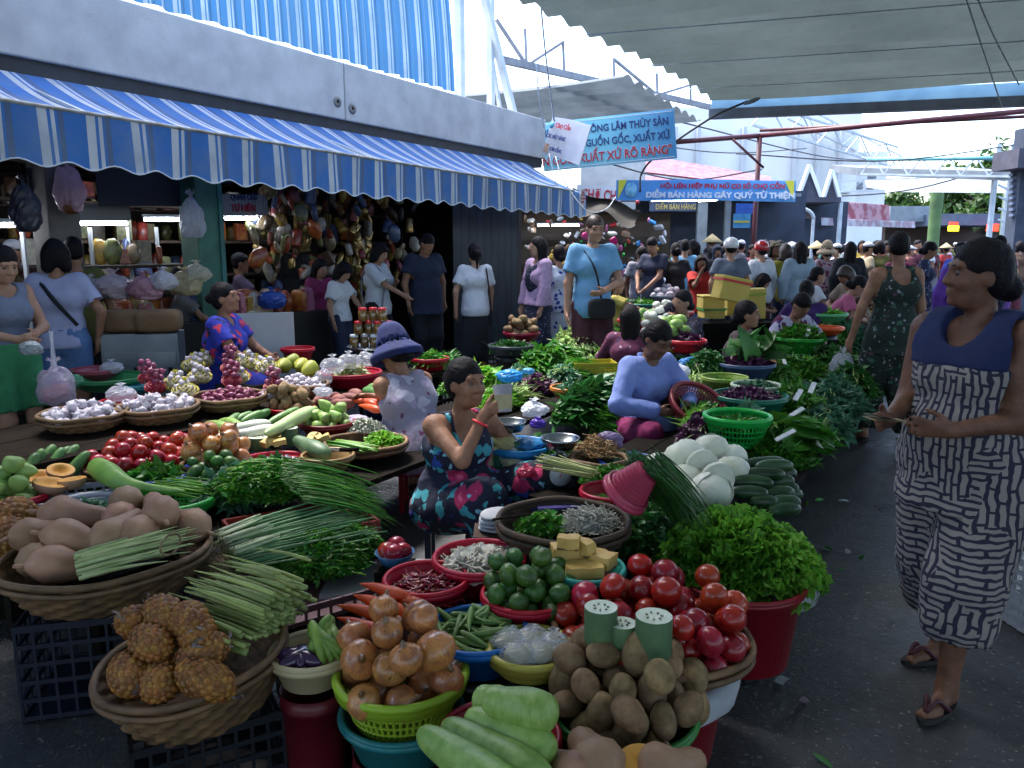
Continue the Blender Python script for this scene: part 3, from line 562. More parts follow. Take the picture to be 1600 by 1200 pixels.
def colander(name, label, p, R, h, col, rot=(0,0,0), taper=.68, rings=5, bars=56, group=None, solid=.0):
    """slatted plastic basket: rim, upright slats and hoops"""
    t = thing(name, label, 'basket', p, 0, group); t.rotation_euler = rot; m = plastic(col); rb = R*taper; th = np.linspace(0,2*np.pi,49)
    g = G()
    for k in range(bars):
        a = 2*np.pi*k/bars; c_, s_ = math.cos(a), math.sin(a); g.add(bar((rb*c_,rb*s_,-h),(R*c_,R*s_,0), .008, .004))
    for k in range(1, rings):
        q = k/rings; r_ = rb+(R-rb)*q; g.add(tube(np.stack([r_*np.cos(th),r_*np.sin(th),-h+h*q+0*th],1), .004, 4, False))
    ob('slats', g, m, t, smooth=False)
    g = G(); g.add(tube(np.stack([R*np.cos(th),R*np.sin(th),0*th],1), .013, 8, False)); g.add(lathe([(R-.004,.0),(R-.002,-.03),(R+.006,-.03),(R+.004,0)], 48)); ob('rim', g, m, t)
    g = G(); g.add(lathe([(.001,-h),(rb+.004,-h),(rb+.004,-h+.012),(.001,-h+.010)], 32)); ob('floor_disc', g, m, t)
    return t
def wicker(name, label, p, R, h, rot=(0,0,0), m=None, taper=.7, rows=9, n=72, group=None, cat='basket', oval=1.0):
    """bamboo basket with over-under weave and a bound rim"""
    m = m or bamboo; t = thing(name, label, cat, p, 0, group); t.rotation_euler = rot; t.scale = (1, oval, 1); g = G(); V = []; VA = []
    for i in range(rows*2):
        q = i/(rows*2-1); r_ = R*(taper+(1-taper)*q**.6); th = np.linspace(0,2*np.pi,n,endpoint=False); w_ = .007*np.where((np.arange(n)//2 + i//2) % 2, 1, -1)*(1 if i%2 else .35)
        V.append(np.stack([(r_+w_)*np.cos(th),(r_+w_)*np.sin(th),np.full(n,-h+h*q)],1)); VA.append(np.clip(.5+w_*75+.15*np.sin(np.arange(n)*3.7+i),0,1))
    g.add((np.concatenate(V), gridF(rows*2, n, True)), np.concatenate(VA)); g.add(lathe([(.001,-h),(R*taper,-h)], n), .3); ob('weave', g, m, t)
    for dz, dr, r_ in ((0,.004,.012),(-.026,.006,.010)):
        th = np.linspace(0,2*np.pi,61); g = G(); g.add(tube(np.stack([(R+dr)*np.cos(th),(R+dr)*np.sin(th),dz+.003*np.sin(th*5)],1), r_, 6, False)); ob('rim_hoop', g, rimm if m is bamboo else m, t)
    return t
def crate(name, label, p, sx, sy, h, col, rz=0.0, rot=None, mesh=True, group=None, rows=4, cols=9):
    """open slatted plastic crate; origin at floor centre"""
    t = thing(name, label, 'crate', p, rz, group)
    if rot is not None: t.rotation_euler = rot
    m = plastic(col, .45)
    for ax, sg in (('x',1),('x',-1),('y',1),('y',-1)):
        g = G(); ln, off = (sx, sy/2) if ax=='x' else (sy, sx/2)
        for k in range(rows+1):
            z_ = .012 + (h-.024)*k/rows; c_ = (0, sg*off, z_) if ax=='x' else (sg*off, 0, z_); g.add(box(c_, (ln,.010,.016 if k<rows else .024) if ax=='x' else (.010,ln,.016 if k<rows else .024)))
        for k in range(cols+1):
            q = -ln/2 + ln*k/cols; c_ = (q, sg*(off+.002), h/2) if ax=='x' else (sg*(off+.002), q, h/2); g.add(box(c_, (.009,.008,h) if ax=='x' else (.008,.009,h)))
        ob('side_panel', g, m, t, smooth=False)
    g = G(); g.add(box((0,0,.006), (sx*.99,sy*.99,.010))); ob('floor_panel', g, m, t, smooth=False)
    return t
def bucket(label, p, R, h, col, name='bucket', group=None):
    t = thing(name, label, 'bucket', p, 0, group); m = plastic(col)
    g = G(); g.add(lathe([(.001,0),(R*.82,0),(R*.84,.01),(R*.97,h-.05),(R,h-.05),(R,h-.035),(R*.98,h-.03),(R*1.0,h),(R*.97,h),(R*.8,.02),(.001,.02)], 32)); ob('body', g, m, t); return t
# ---- item meshes
def spheroid(rx, rz, nu=12, nv=16, top=0, bot=0, lobes=0, la=.0, bump=0, seed=0):
    ph = np.linspace(-np.pi/2, np.pi/2, nu)[:,None]; th = np.linspace(0,2*np.pi,nv,endpoint=False)[None,:]
    r = np.cos(ph)*(1+la*np.cos(lobes*th)*np.ones_like(ph)); z = np.sin(ph)*np.ones_like(th); pole = np.exp(-(r/.35)**2); z = z - np.where(z>0, top, -bot)*pole
    V = np.stack([r*np.cos(th), r*np.sin(th), z],-1).reshape(-1,3)
    if bump: V = V*(1+bump*noise3(V, 4, seed))[:,None]
    return V*np.array([rx,rx,rz]), gridF(nu,nv,True)
def gourd(pts, rad, n=14, N=18, lobes=0, la=0): 
    q = .5-.5*np.cos(np.pi*np.linspace(0,1,N)); P = smooth_path(pts, N, q); k = np.linspace(0,1,len(rad)); r = np.interp(q, k, rad)*np.sqrt(np.clip(1-np.abs(2*q-1)**9,0,1)+.003); V, Fs = tube(P, r, n, True)
    if lobes:
        V = V.reshape(N,n,3); a = np.linspace(0,2*np.pi,n,endpoint=False); c = V.mean(1,keepdims=True); V = (c+(V-c)*(1+la*np.cos(lobes*a))[None,:,None]).reshape(-1,3)
    return V, Fs
def meshes(fn, n, name):
    out = []
    for i in range(n):
        g = fn(i); out.append(g.mesh(name, True) if isinstance(g, G) else G().add(g).mesh(name, True))
    return out
green_calyx = None
def f_tomato(i):
    g = G(); g.add(spheroid(.036+.002*(i%3), .032+.006*(i%2)*1.2, 12, 16, .16, .05, 5, .02, .02, i), .5); g.add((np.array([[0,0,0.0265]]) + .006*np.array([[1,0,0],[-.5,.87,0],[-.5,-.87,0]]), np.array([[0,1,2]])), .0); return g
def f_onion(i):
    r = [(.001,-.040),(.012,-.040),(.028,-.034),(.043,-.014),(.047,.004),(.043,.022),(.028,.036),(.012,.042),(.007,.050),(.004,.060),(.001,.061)]
    return G().add(lathe(r, 18, wob=lambda th,q: 1+.03*np.sin(th*2+i)+.02*np.sin(th*3+2*i)), .5)
def f_potato(i):
    r = np.random.default_rng(i); return G().add(blob(.052+.012*r.random(), .040+.006*r.random(), .036+.006*r.random(), 14, 18, .09, 2.2, i))
def f_lime(i): return G().add(spheroid(.030, .033, 10, 14, -.10, -.08, bump=.01, seed=i))
def f_garlic(i): return G().add(lathe([(.001,-.020),(.012,-.020),(.023,-.008),(.025,.003),(.018,.014),(.008,.020),(.004,.034),(.001,.036)], 14, wob=lambda th,q: 1+.07*np.cos(th*6+i)))
def f_shallot(i): return G().add(lathe([(.001,-.018),(.010,-.014),(.014,0),(.010,.012),(.003,.022),(.001,.028)], 8))
def f_cabbage(i):
    """wrinkled head wrapped in a few overlapping outer leaves"""
    g = G(); rg = np.random.default_rng(i); v, f = blob(1,1,1,26,34,.03,3,i); v = v*(1+.018*noise3(v,11,i+9)+.012*noise3(v,22,i+4))[:,None]; g.add((v*np.array([.095,.082,.075]),f), .5)
    for k in range(5):
        a0 = k*1.256+rg.uniform(-.3,.3); nu, nv = 12, 16; U = np.linspace(-1.35,.75+rg.uniform(-.2,.35),nu)[:,None]; A = a0+np.linspace(-.95,.95,nv)[None,:]*(1-.25*((U+.3)/1.1)**2); rr = 1.03+.012*k+.05*np.clip(U-.35,0,1)+.010*np.cos((A-a0)*22)*np.abs(U+1.2)*.4-.025*np.exp(-((A-a0)/.07)**2)
        P = np.stack([rr*np.cos(U)*np.cos(A), rr*np.cos(U)*np.sin(A), rr*np.sin(U)+0*A],-1).reshape(-1,3); P = P*(1+.016*noise3(P,13,i*7+k))[:,None]; g.add((P*np.array([.095,.082,.075]), gridF(nu,nv)), .35+.13*k)
    return g
def f_pine(i):
    g = G(); g.add(blob(.057,.057,.075,14,18), .2); K = 120; k = np.arange(K); z = 1-2*(k+.5)/K; a = k*2.39996; rr = np.sqrt(1-z*z); nrm = np.stack([rr*np.cos(a), rr*np.sin(a), z],1); c = nrm*np.array([.057,.057,.075])
    for j in range(K):                                    # raised eyes, each with a small dry bract
        d = nrm[j]; x = np.cross([0,0,1.0],d); x = x/(np.linalg.norm(x)+1e-6); y = np.cross(d,x); s = .0104; p = c[j]; h6 = np.arange(6)*np.pi/3
        ring = p + s*(np.cos(h6)[:,None]*x+np.sin(h6)[:,None]*y); top = p + d*.0045 + .55*s*(np.cos(h6)[:,None]*x+np.sin(h6)[:,None]*y); q = RNG.uniform(.3,1)
        g.add((np.vstack([ring,top,[p+d*.0058]]), [gridF(2,6,True), np.array([[6+m,6+(m+1)%6,12] for m in range(6)])]), q)
        g.add((np.array([p+d*.0055-x*.002, p+d*.0055+x*.002, p+d*.0085+y*.007]), np.array([[0,1,2]])), .0)
    return g
TOMATO, ONION, POTATO, LIME, GARLIC, SHALLOT, CABBAGE, PINE = (meshes(f, n, nm) for f, n, nm in ((f_tomato,4,'tomato'),(f_onion,3,'onion'),(f_potato,5,'potato'),(f_lime,2,'lime'),(f_garlic,3,'garlic'),(f_shallot,2,'shallot'),(f_cabbage,3,'cabbage'),(f_pine,2,'pineapple')))
# ---- item materials
tomm = M('tomato_skin', 'a81a18', '8a1612', 14, .28, .06, 30, ov=.5, coat=.2, spec=.45)
def m_onion():
    g = N('onion_skin'); v = g.coords(); tc = g.n('ShaderNodeTexCoord'); sp = g.n('ShaderNodeSeparateXYZ'); g.l(tc.outputs['Object'], sp.inputs[0])
    an = g.math('ARCTAN2', sp.outputs[1], sp.outputs[0]); cb = g.n('ShaderNodeCombineXYZ'); g.l(g.math('MULTIPLY', an, 14), cb.inputs[0]); g.l(g.math('MULTIPLY', sp.outputs[2], 18), cb.inputs[1])
    st = g.noise(cb.outputs[0], 1.2, 4, .7); c = g.ramp(st, [(.3,'8a4f2c'),(.5,'b9773f'),(.7,'d0a06a')]); c = g.mix(g.ramp(g.noise(v, 26, 3), [(.52,(0,0,0)),(.6,(1,1,1))]), c, '9a6240'); c = g.mix(g.ramp(g.noise(v, 60, 4), [(.62,(0,0,0)),(.68,(1,1,1))]), c, '5f3c22'); c = g.vary(c, .35, 0)
    z = g.math('MULTIPLY', sp.outputs[2], 1/.05); c = g.mix(g.ramp(z, [(.82,(0,0,0)),(.95,(1,1,1))]), c, '6b4a2a')
    return g.shade(c, .28, st, .15, .004, coat=.25)
onim = m_onion(); potm = M('potato_skin', '957a56', '5c472f', 26, .8, .5, 55, ov=.4, lo=.3, hi=.75); limm = M('lime_skin', '46702a', '274a1c', 12, .38, .25, 120, ov=.7); garm = M('garlic_skin', 'cfcad2', 'a89fae', 26, .55, .15, 40, ov=.2); shm = M('shallot_skin','6e2848','8f4a66',40,.4,ov=.4); cabm = M('white_cabbage', 'e2e4d8', 'd0d6be', 9, .5, .35, 40, attr=.35)
pinm = M('pineapple_skin', '9c6826', '6e441c', 30, .55, .4, 60, attr=.5); chim = M('chilli_skin', '8e0f22', '5e0a1c', 8, .25, attr=.5, coat=.3)
cucm = M('cucumber_skin', '2f5230', '1f3a22', 14, .35, .15, 40, ov=.4, stretch=(1,1,.25)); cucl = M('pale_gourd_skin', '6f9440', '90ae60', 30, .42, .15, 50, ov=.25); zucm = M('young_gourd_skin', '5f8a44', '3f6a35', 12, .45, .1, 50, ov=.3)
carm = M('carrot_skin', 'd2541a', 'b8430f', 20, .45, .25, 60, ov=.2, stretch=(1,1,3)); sqm = M('squash_skin', 'b08a6c', '876650', 6, .58, .25, 30, ov=.5); sqin = M('squash_flesh','c98a2c','d6a04a',12,.6,.2,40); chym = M('chayote_skin','8fae5c','74964a',10,.45,ov=.25); egpm = M('eggplant_skin','2c1638','3d1f4c',6,.2,coat=.4,ov=.3); radm = M('white_radish','d5d8cf','c0c4b4',8,.45,ov=.1); wmm = M('winter_melon_rind','3c5a3c','56744e',6,.5,.1,40,ov=.2); wmin = M('winter_melon_flesh','d3dcc6','c2cdb0',12,.4)
leafd = M('leaf_dark', '285a26', '3a7230', 5, .45, attr=.8, trans=.25); leafm = M('leaf_mid', '36701f', '4c8a2c', 5, .45, attr=.8, trans=.3); leafl = M('leaf_light', '5e9a2e', '79b23c', 5, .45, attr=.7, trans=.35); leafb = M('leaf_bluegreen', '3a6a4e', '548468', 5, .5, attr=.7, trans=.25); leafp = M('leaf_purple','3a1838','54244e',5,.45,attr=.8,trans=.2); leafy = M('leaf_stem_pale','8fb05a','b2c78a',6,.45,attr=.6,trans=.2)
strawm = M('root_straw','8f7d5c','6a5a40',20,.8,attr=.6); sprm = M('sprout_white','cfd0c6','b5b6a8',20,.4,attr=.4,trans=.3); noodm = M('noodle_tan','b08f62','93744a',20,.55,attr=.5); sliced = M('sliced_white','cfccc0','b9b4a2',16,.5,attr=.3); lemg = M('lemongrass','9aa860','7a8a4a',12,.55,attr=.5); bagm = M('clear_plastic_bag','d6dbe6',rough=.15,alpha=.34,spec=.9,trans=.2,bump=.5,bs=18); bagw = M('white_plastic_bag','d3d8e4','bcc3d4',5,.3,trans=.4,bump=.4,bs=20)
# ---- heaps
def drop(n, R, r, bowl=.03, crown=1.0, seed=0, tries=14, base=None):
    """rest n balls of radius r in a dish of radius R: returns centres relative to the dish"""
    rg = np.random.default_rng(seed); P = np.zeros((0,3))
    for _ in range(n):
        best = None
        for _t in range(tries):
            q = R*math.sqrt(rg.random())*.97; a = rg.uniform(0,6.283); x, y = q*math.cos(a), q*math.sin(a); z = r + bowl*(q/R)**2 if base is None else base(x,y)+r
            if len(P):
                d2 = (P[:,0]-x)**2+(P[:,1]-y)**2; k = d2 < (2*r*.97)**2
                if k.any(): z = max(z, (P[k,2]+np.sqrt((2*r*.97)**2-d2[k])).max())
            sc = z + crown*q*q/R
            if best is None or sc < best[0]: best = (sc, x, y, z)
        P = np.vstack([P, best[1:]])
    return P
def put(name, label, cat, group, pool, mat, pts, o, rot='any', sc=(.92,1.08), tilt=.5, R=None):
    out = []
    for p in pts:
        e = Euler((random.uniform(0,6.28),random.uniform(0,6.28),random.uniform(0,6.28))) if rot=='any' else Euler((random.gauss(0,tilt),random.gauss(0,tilt),random.uniform(0,6.28)))
        q = np.array(p) if R is None else np.asarray(R)[:3,:3] @ np.array(p)
        out.append(ob(name, random.choice(pool), mat, loc=tuple(np.array(o)+q), rot=e, sc=random.uniform(*sc), label=label, category=cat, group=group))
    return out
def laid(name, label, cat, group, mesh_, mat, specs, sc=1.0):
    """long items: specs (x,y,z,yaw,pitch,scale) in world"""
    for (x,y,z,ya,pi_,s) in specs: ob(name, random.choice(mesh_), mat, loc=(x,y,z), rot=(0,pi_,ya), sc=s*sc, label=label, category=cat, group=group)
def heap(name, label, p, rx, ry, h, n, ln, wd, mat, seed=0, curl=.4, up=.5, rz=0, rows=4, fold=.25, wave=0, flow=None, cat='greens', base=.0, core=True, spread=1.0, stems=0, stemm=None, kind='stuff'):
    """leafy mound: leaves spread through the volume of a low dome"""
    r = np.random.default_rng(seed); t = thing(name, label, cat, p, rz); t['kind'] = kind
    q = np.sqrt(r.random(n))*spread; a = r.uniform(0,2*np.pi,n); x, y = rx*q*np.cos(a), ry*q*np.sin(a); lump = 1+.22*noise3(np.stack([x/rx*2,y/ry*2,0*x],1),1.3,seed)
    top = h*np.clip(1-q**2.2,0,1)*lump; z = base + top*r.uniform(.55,1.05,n)
    d = np.stack([x/rx, y/ry, up+0*x],1)*.7 + r.normal(size=(n,3))*.55
    if flow is not None: d = d*.55 + np.array(flow)[None,:]*1.1
    lf, va = leaves(np.stack([x,y,z],1)-d/np.linalg.norm(d,axis=1,keepdims=True)*(np.mean(ln)*.4), d, r.uniform(ln[0],ln[1],n), r.uniform(wd[0],wd[1],n), curl, rows, fold, seed, wave)
    g = G(); g.add(lf, va); o = ob('foliage', g, mat, t)
    if core:
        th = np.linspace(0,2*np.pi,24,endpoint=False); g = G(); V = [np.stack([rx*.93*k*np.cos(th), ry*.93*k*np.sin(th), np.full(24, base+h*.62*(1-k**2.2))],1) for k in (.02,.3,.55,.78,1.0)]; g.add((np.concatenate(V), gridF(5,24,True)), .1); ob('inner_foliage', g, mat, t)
    if stems:
        b = np.stack([r.uniform(-rx,rx,stems)*.8, r.uniform(-ry,ry,stems)*.8, np.full(stems, base)],1); qq = (b[:,0]/rx)**2+(b[:,1]/ry)**2; b[:,2] += h*np.clip(1-qq,0,1)*.95; dd = (np.array(flow) if flow is not None else np.array([1,0,0]))[None]+r.normal(size=(stems,3))*.25; dd[:,2]*=.3; tt = np.linspace(-.5,.5,5)
        Pp = b[:,None,:]+dd[:,None,:]*(tt*np.mean(ln)*1.8)[None,:,None]; Pp[:,:,2] -= .25*np.mean(ln)*(2*tt[None,:])**2; g = G(); g.add(strands(Pp, .0035, 4), np.repeat(r.random(stems),20)); ob('stalks', g, stemm or leafy, t)
    return t
def bundle(name, label, a, b, n, r0, r1, thick, mat, seed=0, fan=1.5, droop=.05, cat='vegetable', sides=5, N_=9, kind='stuff', t=None, part='stalks', jit=.25):
    """stalks lying side by side from a to b; fan widens towards b"""
    rg = np.random.default_rng(seed); a, b = np.array(a,float), np.array(b,float); d = b-a; ln = np.linalg.norm(d); d/=ln; x = np.cross(d,[0,0,1.0]); x/=np.linalg.norm(x); y = np.cross(x,d)
    if t is None:
        t = thing(name, label, cat, a)
        if kind: t['kind'] = kind
    off = np.array(a)-np.array(t.location); o = rg.normal(size=(n,2))*np.array([r0,r1])*.5; o[:,1] = np.abs(o[:,1]); q = np.linspace(0,1,N_); e = ln*(1+rg.uniform(-jit,.06,n)); st = rg.uniform(-.06,.03,n)*ln
    P = off + d*(st[:,None]+q[None,:]*e[:,None])[:,:,None] + x*(o[:,0:1]*(1+(fan-1)*q[None,:]))[:,:,None] + y*(o[:,1:2]*(1+(fan-1)*.4*q[None,:]))[:,:,None]
    P[:,:,2] -= droop*q[None,:]**2*rg.uniform(.3,1.4,(n,1)); P += (rg.normal(size=(n,1,3))*.02*ln)*(q**2)[None,:,None]
    rad = np.interp(q, np.linspace(0,1,len(thick)), thick)[None,:]*rg.uniform(.75,1.25,(n,1))
    g = G(); g.add(strands(P, rad, sides, True), np.repeat(rg.random(n), N_*sides)); ob(part, g, mat, t); return t
def tangle(label, p, rx, ry, h, n, ln, thick, mat, seed=0, name='noodle_heap', cat='noodles', kind='stuff'):
    r = np.random.default_rng(seed); t = thing(name, label, cat, p); t['kind'] = kind; q = np.sqrt(r.random(n)); a = r.uniform(0,6.283,n); c = np.stack([rx*q*np.cos(a), ry*q*np.sin(a), h*(1-q**2)*r.uniform(.35,1.05,n)],1); d = r.normal(size=(n,3)); d[:,2]*=.35; d/=np.linalg.norm(d,axis=1,keepdims=True); e = r.normal(size=(n,3)); e[:,2]*=.5; tt = np.linspace(-1,1,8)
    P = c[:,None,:]+d[:,None,:]*(tt*ln)[None,:,None]+e[:,None,:]*(.35*ln*(tt**2-.4))[None,:,None]; P[:,:,2] = np.maximum(P[:,:,2], .004)
    g = G(); g.add(strands(P, thick, 4), np.repeat(r.random(n), 32)); ob('strands', g, mat, t)
    g = G(); th = np.linspace(0,2*np.pi,20,endpoint=False); g.add((np.concatenate([np.stack([rx*.9*k*np.cos(th),ry*.9*k*np.sin(th),np.full(20,h*.7*(1-k*k))],1) for k in (.02,.4,.75,1)]), gridF(4,20,True)), .2); ob('core', g, mat, t); return t
def chips(label, p, R, h, n, size, mat, seed=0, name='sliced_heap', cat='sliced vegetable'):
    r = np.random.default_rng(seed); t = thing(name, label, cat, p); t['kind'] = 'stuff'; g = G(); th = np.linspace(0,2*np.pi,8,endpoint=False)
    for k in range(n):
        q = math.sqrt(r.random()); a = r.uniform(0,6.283); R3 = np.array(Euler((r.normal()*.5,r.normal()*.5,r.uniform(0,6))).to_matrix()); sx, sy = size*r.uniform(.7,1.2), size*r.uniform(.5,.9)
        top = np.stack([sx*np.cos(th), sy*np.sin(th), .25*sx*np.cos(th)**2],1); V = np.vstack([top, top-np.array([0,0,.004])])@R3.T + np.array([R*q*math.cos(a),R*q*math.sin(a),h*(1-q*q)*r.uniform(.6,1.05)+.004]); g.add((V, [gridF(2,8,True), np.arange(8)[None,:], np.arange(8,16)[None,::-1]]), r.random())
    ob('slices', g, mat, t, smooth=False); g = G(); g.add((np.concatenate([np.stack([R*.95*k*np.cos(th),R*.95*k*np.sin(th),np.full(8,h*.75*(1-k*k))],1) for k in (.02,.4,.75,1)]), gridF(4,8,True)), .3); ob('core', g, mat, t); return t
def bag(name, label, p, rx, ry, rz_, mat=None, seed=0, cat='plastic bag', knot=True, rot=(0,0,0), bump=.16):
    """a tied, crumpled plastic bag"""
    t = thing(name, label, cat, p); t.rotation_euler = rot; v, f = blob(rx,ry,rz_,20,30,bump,3.2,seed); n = v/np.array([rx,ry,rz_]); v = v*(1+.07*noise3(n,8,seed+3)+.05*noise3(n,15,seed+5)+.03*noise3(n,29,seed+6))[:,None]; v[:,2] = np.maximum(v[:,2], -rz_*.8)
    g = G(); g.add((v,f)); ob('film', g, mat or bagm, t, smooth=False)
    if knot:
        th = np.linspace(0,2*np.pi,16,endpoint=False); g = G(); V = []
        for i, (rr, zz) in enumerate(((.30,.88),(.10,1.08),(.16,1.22),(.34,1.38))): V.append(np.stack([rx*rr*(1+.3*np.sin(5*th+seed+i)*(i>1))*np.cos(th), ry*rr*(1+.3*np.sin(4*th+i)*(i>1))*np.sin(th), rz_*zz+.1*rz_*np.sin(3*th+seed)*(i>2)],1))
        g.add((np.concatenate(V), gridF(4,16,True))); ob('knot', g, mat or bagm, t)
    return t
def basez(p, z): q = np.array(p, float); q[2] = z; return q
# ================================================================ front stalls
def lettuce(label, p, rx, ry, h, n, ln, mat, seed=0):
    """curled, frilled leaves standing out of a dome"""
    r = np.random.default_rng(seed); t = thing('curly_lettuce_heap', label, 'lettuce', p); t['kind'] = 'stuff'; g = G(); nu, nv = 6, 19; U = np.linspace(0,1,nu)[:,None]; A = np.linspace(-1,1,nv)[None,:]
    for k in range(n):
        q = r.random()**.5; a = r.uniform(0,6.283); l_ = ln*r.uniform(.6,1.2); ph = r.uniform(0,6.28,3)
        wdt = l_*(.18+.62*U**.8); x = l_*U*(1-.12*A**2); ruf = (U**1.5)*(.35+.65*np.abs(A))*.20*l_
        V = np.stack([x + ruf*.6*np.sin(A*11+ph[2]), wdt*A*.75 + ruf*.5*np.sin(A*13+ph[1]), ruf*(np.sin(A*10+ph[0]+3*U)+.8*np.sin(A*19+ph[1]))+.25*l_*A**2*U-.3*l_*U**2],-1).reshape(-1,3)
        nrm = np.array([math.cos(a)*q*1.1, math.sin(a)*q*1.1, 1.05-q*.85]) + r.normal(size=3)*.35; nrm /= np.linalg.norm(nrm); yv = np.cross([0,0,1.0], nrm)+r.normal(size=3)*.3; yv -= nrm*(yv@nrm); yv /= np.linalg.norm(yv); zv = np.cross(nrm, yv)
        V = V@np.stack([nrm,yv,zv]) + np.array([rx*q*.9*math.cos(a), ry*q*.9*math.sin(a), h*(1-q**2.4)*r.uniform(.75,1.0)-.3*l_])
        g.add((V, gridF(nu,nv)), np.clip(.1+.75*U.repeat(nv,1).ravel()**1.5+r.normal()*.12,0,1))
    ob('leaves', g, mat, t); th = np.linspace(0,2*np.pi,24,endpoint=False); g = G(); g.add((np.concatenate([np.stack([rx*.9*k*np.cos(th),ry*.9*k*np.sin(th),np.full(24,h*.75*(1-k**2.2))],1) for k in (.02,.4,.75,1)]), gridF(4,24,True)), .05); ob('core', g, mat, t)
def below(p, drop_): q = np.array(p, float).copy(); q[2] -= drop_; return q
def onfloor(p): return (p[0], p[1], 0.0)
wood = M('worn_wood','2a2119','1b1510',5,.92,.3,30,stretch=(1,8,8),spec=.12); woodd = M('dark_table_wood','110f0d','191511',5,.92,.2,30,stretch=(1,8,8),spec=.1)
def table(label, s0, s1, w0, w1, z, mat=None, name='low_table', edge=.03):
    t = thing(name, label, 'table', L((s0+s1)/2,(w0+w1)/2,0), LANE); nb = max(2, int((w1-w0)/.16)); g0 = None
    for k in range(nb):
        g = G(); wd = (w1-w0)/nb; g.add(box((0, -(w1-w0)/2+wd*(k+.5), z-edge/2), (s1-s0, wd-.006, edge+.002*(k%2)))); ob('plank', g, mat or woodd, t, smooth=False)
    for sx in (-1,1):
        for sy in (-1,1):
            g = G(); g.add(box((sx*((s1-s0)/2-.08), sy*((w1-w0)/2-.06), (z-edge)/2), (.05,.05,z-edge))); ob('leg', g, mat or woodd, t, smooth=False)
    return t
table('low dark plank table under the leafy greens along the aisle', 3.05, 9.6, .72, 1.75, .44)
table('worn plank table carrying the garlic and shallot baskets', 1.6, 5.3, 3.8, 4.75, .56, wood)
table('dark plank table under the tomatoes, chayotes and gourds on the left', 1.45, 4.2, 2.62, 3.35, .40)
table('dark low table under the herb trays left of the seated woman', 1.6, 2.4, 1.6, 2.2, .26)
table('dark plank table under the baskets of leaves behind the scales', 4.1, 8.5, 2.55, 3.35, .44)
# --- 1 pineapples and lemongrass
p = at_z(300, 1022, .40); wicker('pineapple_basket', 'wide tilted bamboo basket holding pineapples and lemongrass', p, px(p,138), .17, (.03,-.13,.2))
crate('plastic_crate', 'dark crate under the pineapple basket', (p[0]+.01,p[1]+.02,0), .40, .34, .24, '0e121b', .5)
for u,v,z,lb in ((260,964,.53,'topmost one at the back'),(220,974,.50,'back left one'),(297,969,.54,'back one beside the lemongrass'),(236,1005,.49,'middle left one'),(309,989,.51,'one tucked behind the middle right'),(315,1022,.47,'middle right one'),(202,1053,.43,'front left one by the rim'),(252,1064,.42,'front middle one'),(322,1063,.43,'front right one')):
    q = at_z(u,v,z); e = Euler((random.uniform(.9,2.2), random.uniform(-.4,.4), random.uniform(0,6.28)))
    o = ob('pineapple', random.choice(PINE), pinm, loc=tuple(q), rot=e, sc=(lambda k: (k,k,k*1.2))(random.uniform(.86,.94)), label='trimmed pineapple in the wide front basket, '+lb, category='pineapple', group='pineapples in the front basket')
    rg = np.random.default_rng(int(u)); n = 9; bs = np.tile([0,0,.074],(n,1))+rg.normal(size=(n,3))*.008; lf, va = leaves(bs, np.stack([rg.normal(size=n)*.6,rg.normal(size=n)*.6,np.ones(n)],1), rg.uniform(.015,.03,n), .010, .5, 3, .2, int(u)); g = G(); g.add(lf,va); ob('crown_stub', g, M('dry_leaf','8a7a6a','6a6068',12,.7,attr=.5), o)
t = bundle('lemongrass_bundle','thick bundle of lemongrass stalks lying in the pineapple basket', at_z(432,984,.44), at_z(300,930,.50), 170, .15, .13, [.0062,.0070,.0055,.003,.0012], lemg, 3, 1.0, .02, sides=6, jit=.5)
# --- 2 cracked bowl with bananas and eggplant
p = at_z(487,1018,.40); basin('cracked_bowl','chipped cream plastic bowl with green bananas beside the onions', p, px(p,60), .09, 'b9ab86'); bucket('dark red bucket holding up the cracked bowl', onfloor(p), px(p,52), .29, '5e1420')
BAN = meshes(lambda i: G().add(gourd([(-.06,0,0),(-.03,0,.012),(.02,0,.014),(.06,0,-.002),(.075,0,-.010)], [.004,.014,.016,.013,.004], 7, 12)), 1, 'banana')
for k in range(9):
    c = at_z(498+6*(k%5), 1000+9*(k//5), .44); ob('banana', BAN[0], M('green_banana','7f9e3e','5f8030',12,.45,ov=.2), loc=tuple(c), rot=(random.gauss(0,.3), -.9+.15*(k%5), 1.1+.22*k), sc=1.05, label='stubby green banana in the cracked cream bowl', category='banana', group='bananas in the cracked bowl')
EGG = meshes(lambda i: G().add(gourd([(-.06,0,0),(0,0,.004),(.06,0,0)],[.014,.02,.028,.03,.028,.020],10,12)),1,'eggplant')
for k in range(4): c = at_z(457+7*k,1028+4*(k%2),.40); ob('eggplant', EGG[0], egpm, loc=tuple(c), rot=(0,.1,k*.9), label='small dark eggplant in the cracked cream bowl', category='eggplant', group='eggplants in the cracked bowl')
# --- 3 onions
p = at_z(627,1052,.37); colander('onion_basket','lime green slatted basket piled with brown onions', p, px(p,100), .13, '8fae2e', taper=.72)
basin('teal_tub','teal tub under the onion basket', below(p,.115), px(p,92), .13, '1f6f74'); bucket('red bucket standing under the teal tub', onfloor(p), px(p,80), .14, '5e1420')
put('onion','brown onion in the lime green front basket','onion','onions in the lime green basket', ONION, onim, drop(21, px(p,88), .050, .03, .16, 4), below(p,.088), rot='up', sc=(.95,1.28), tilt=.8)
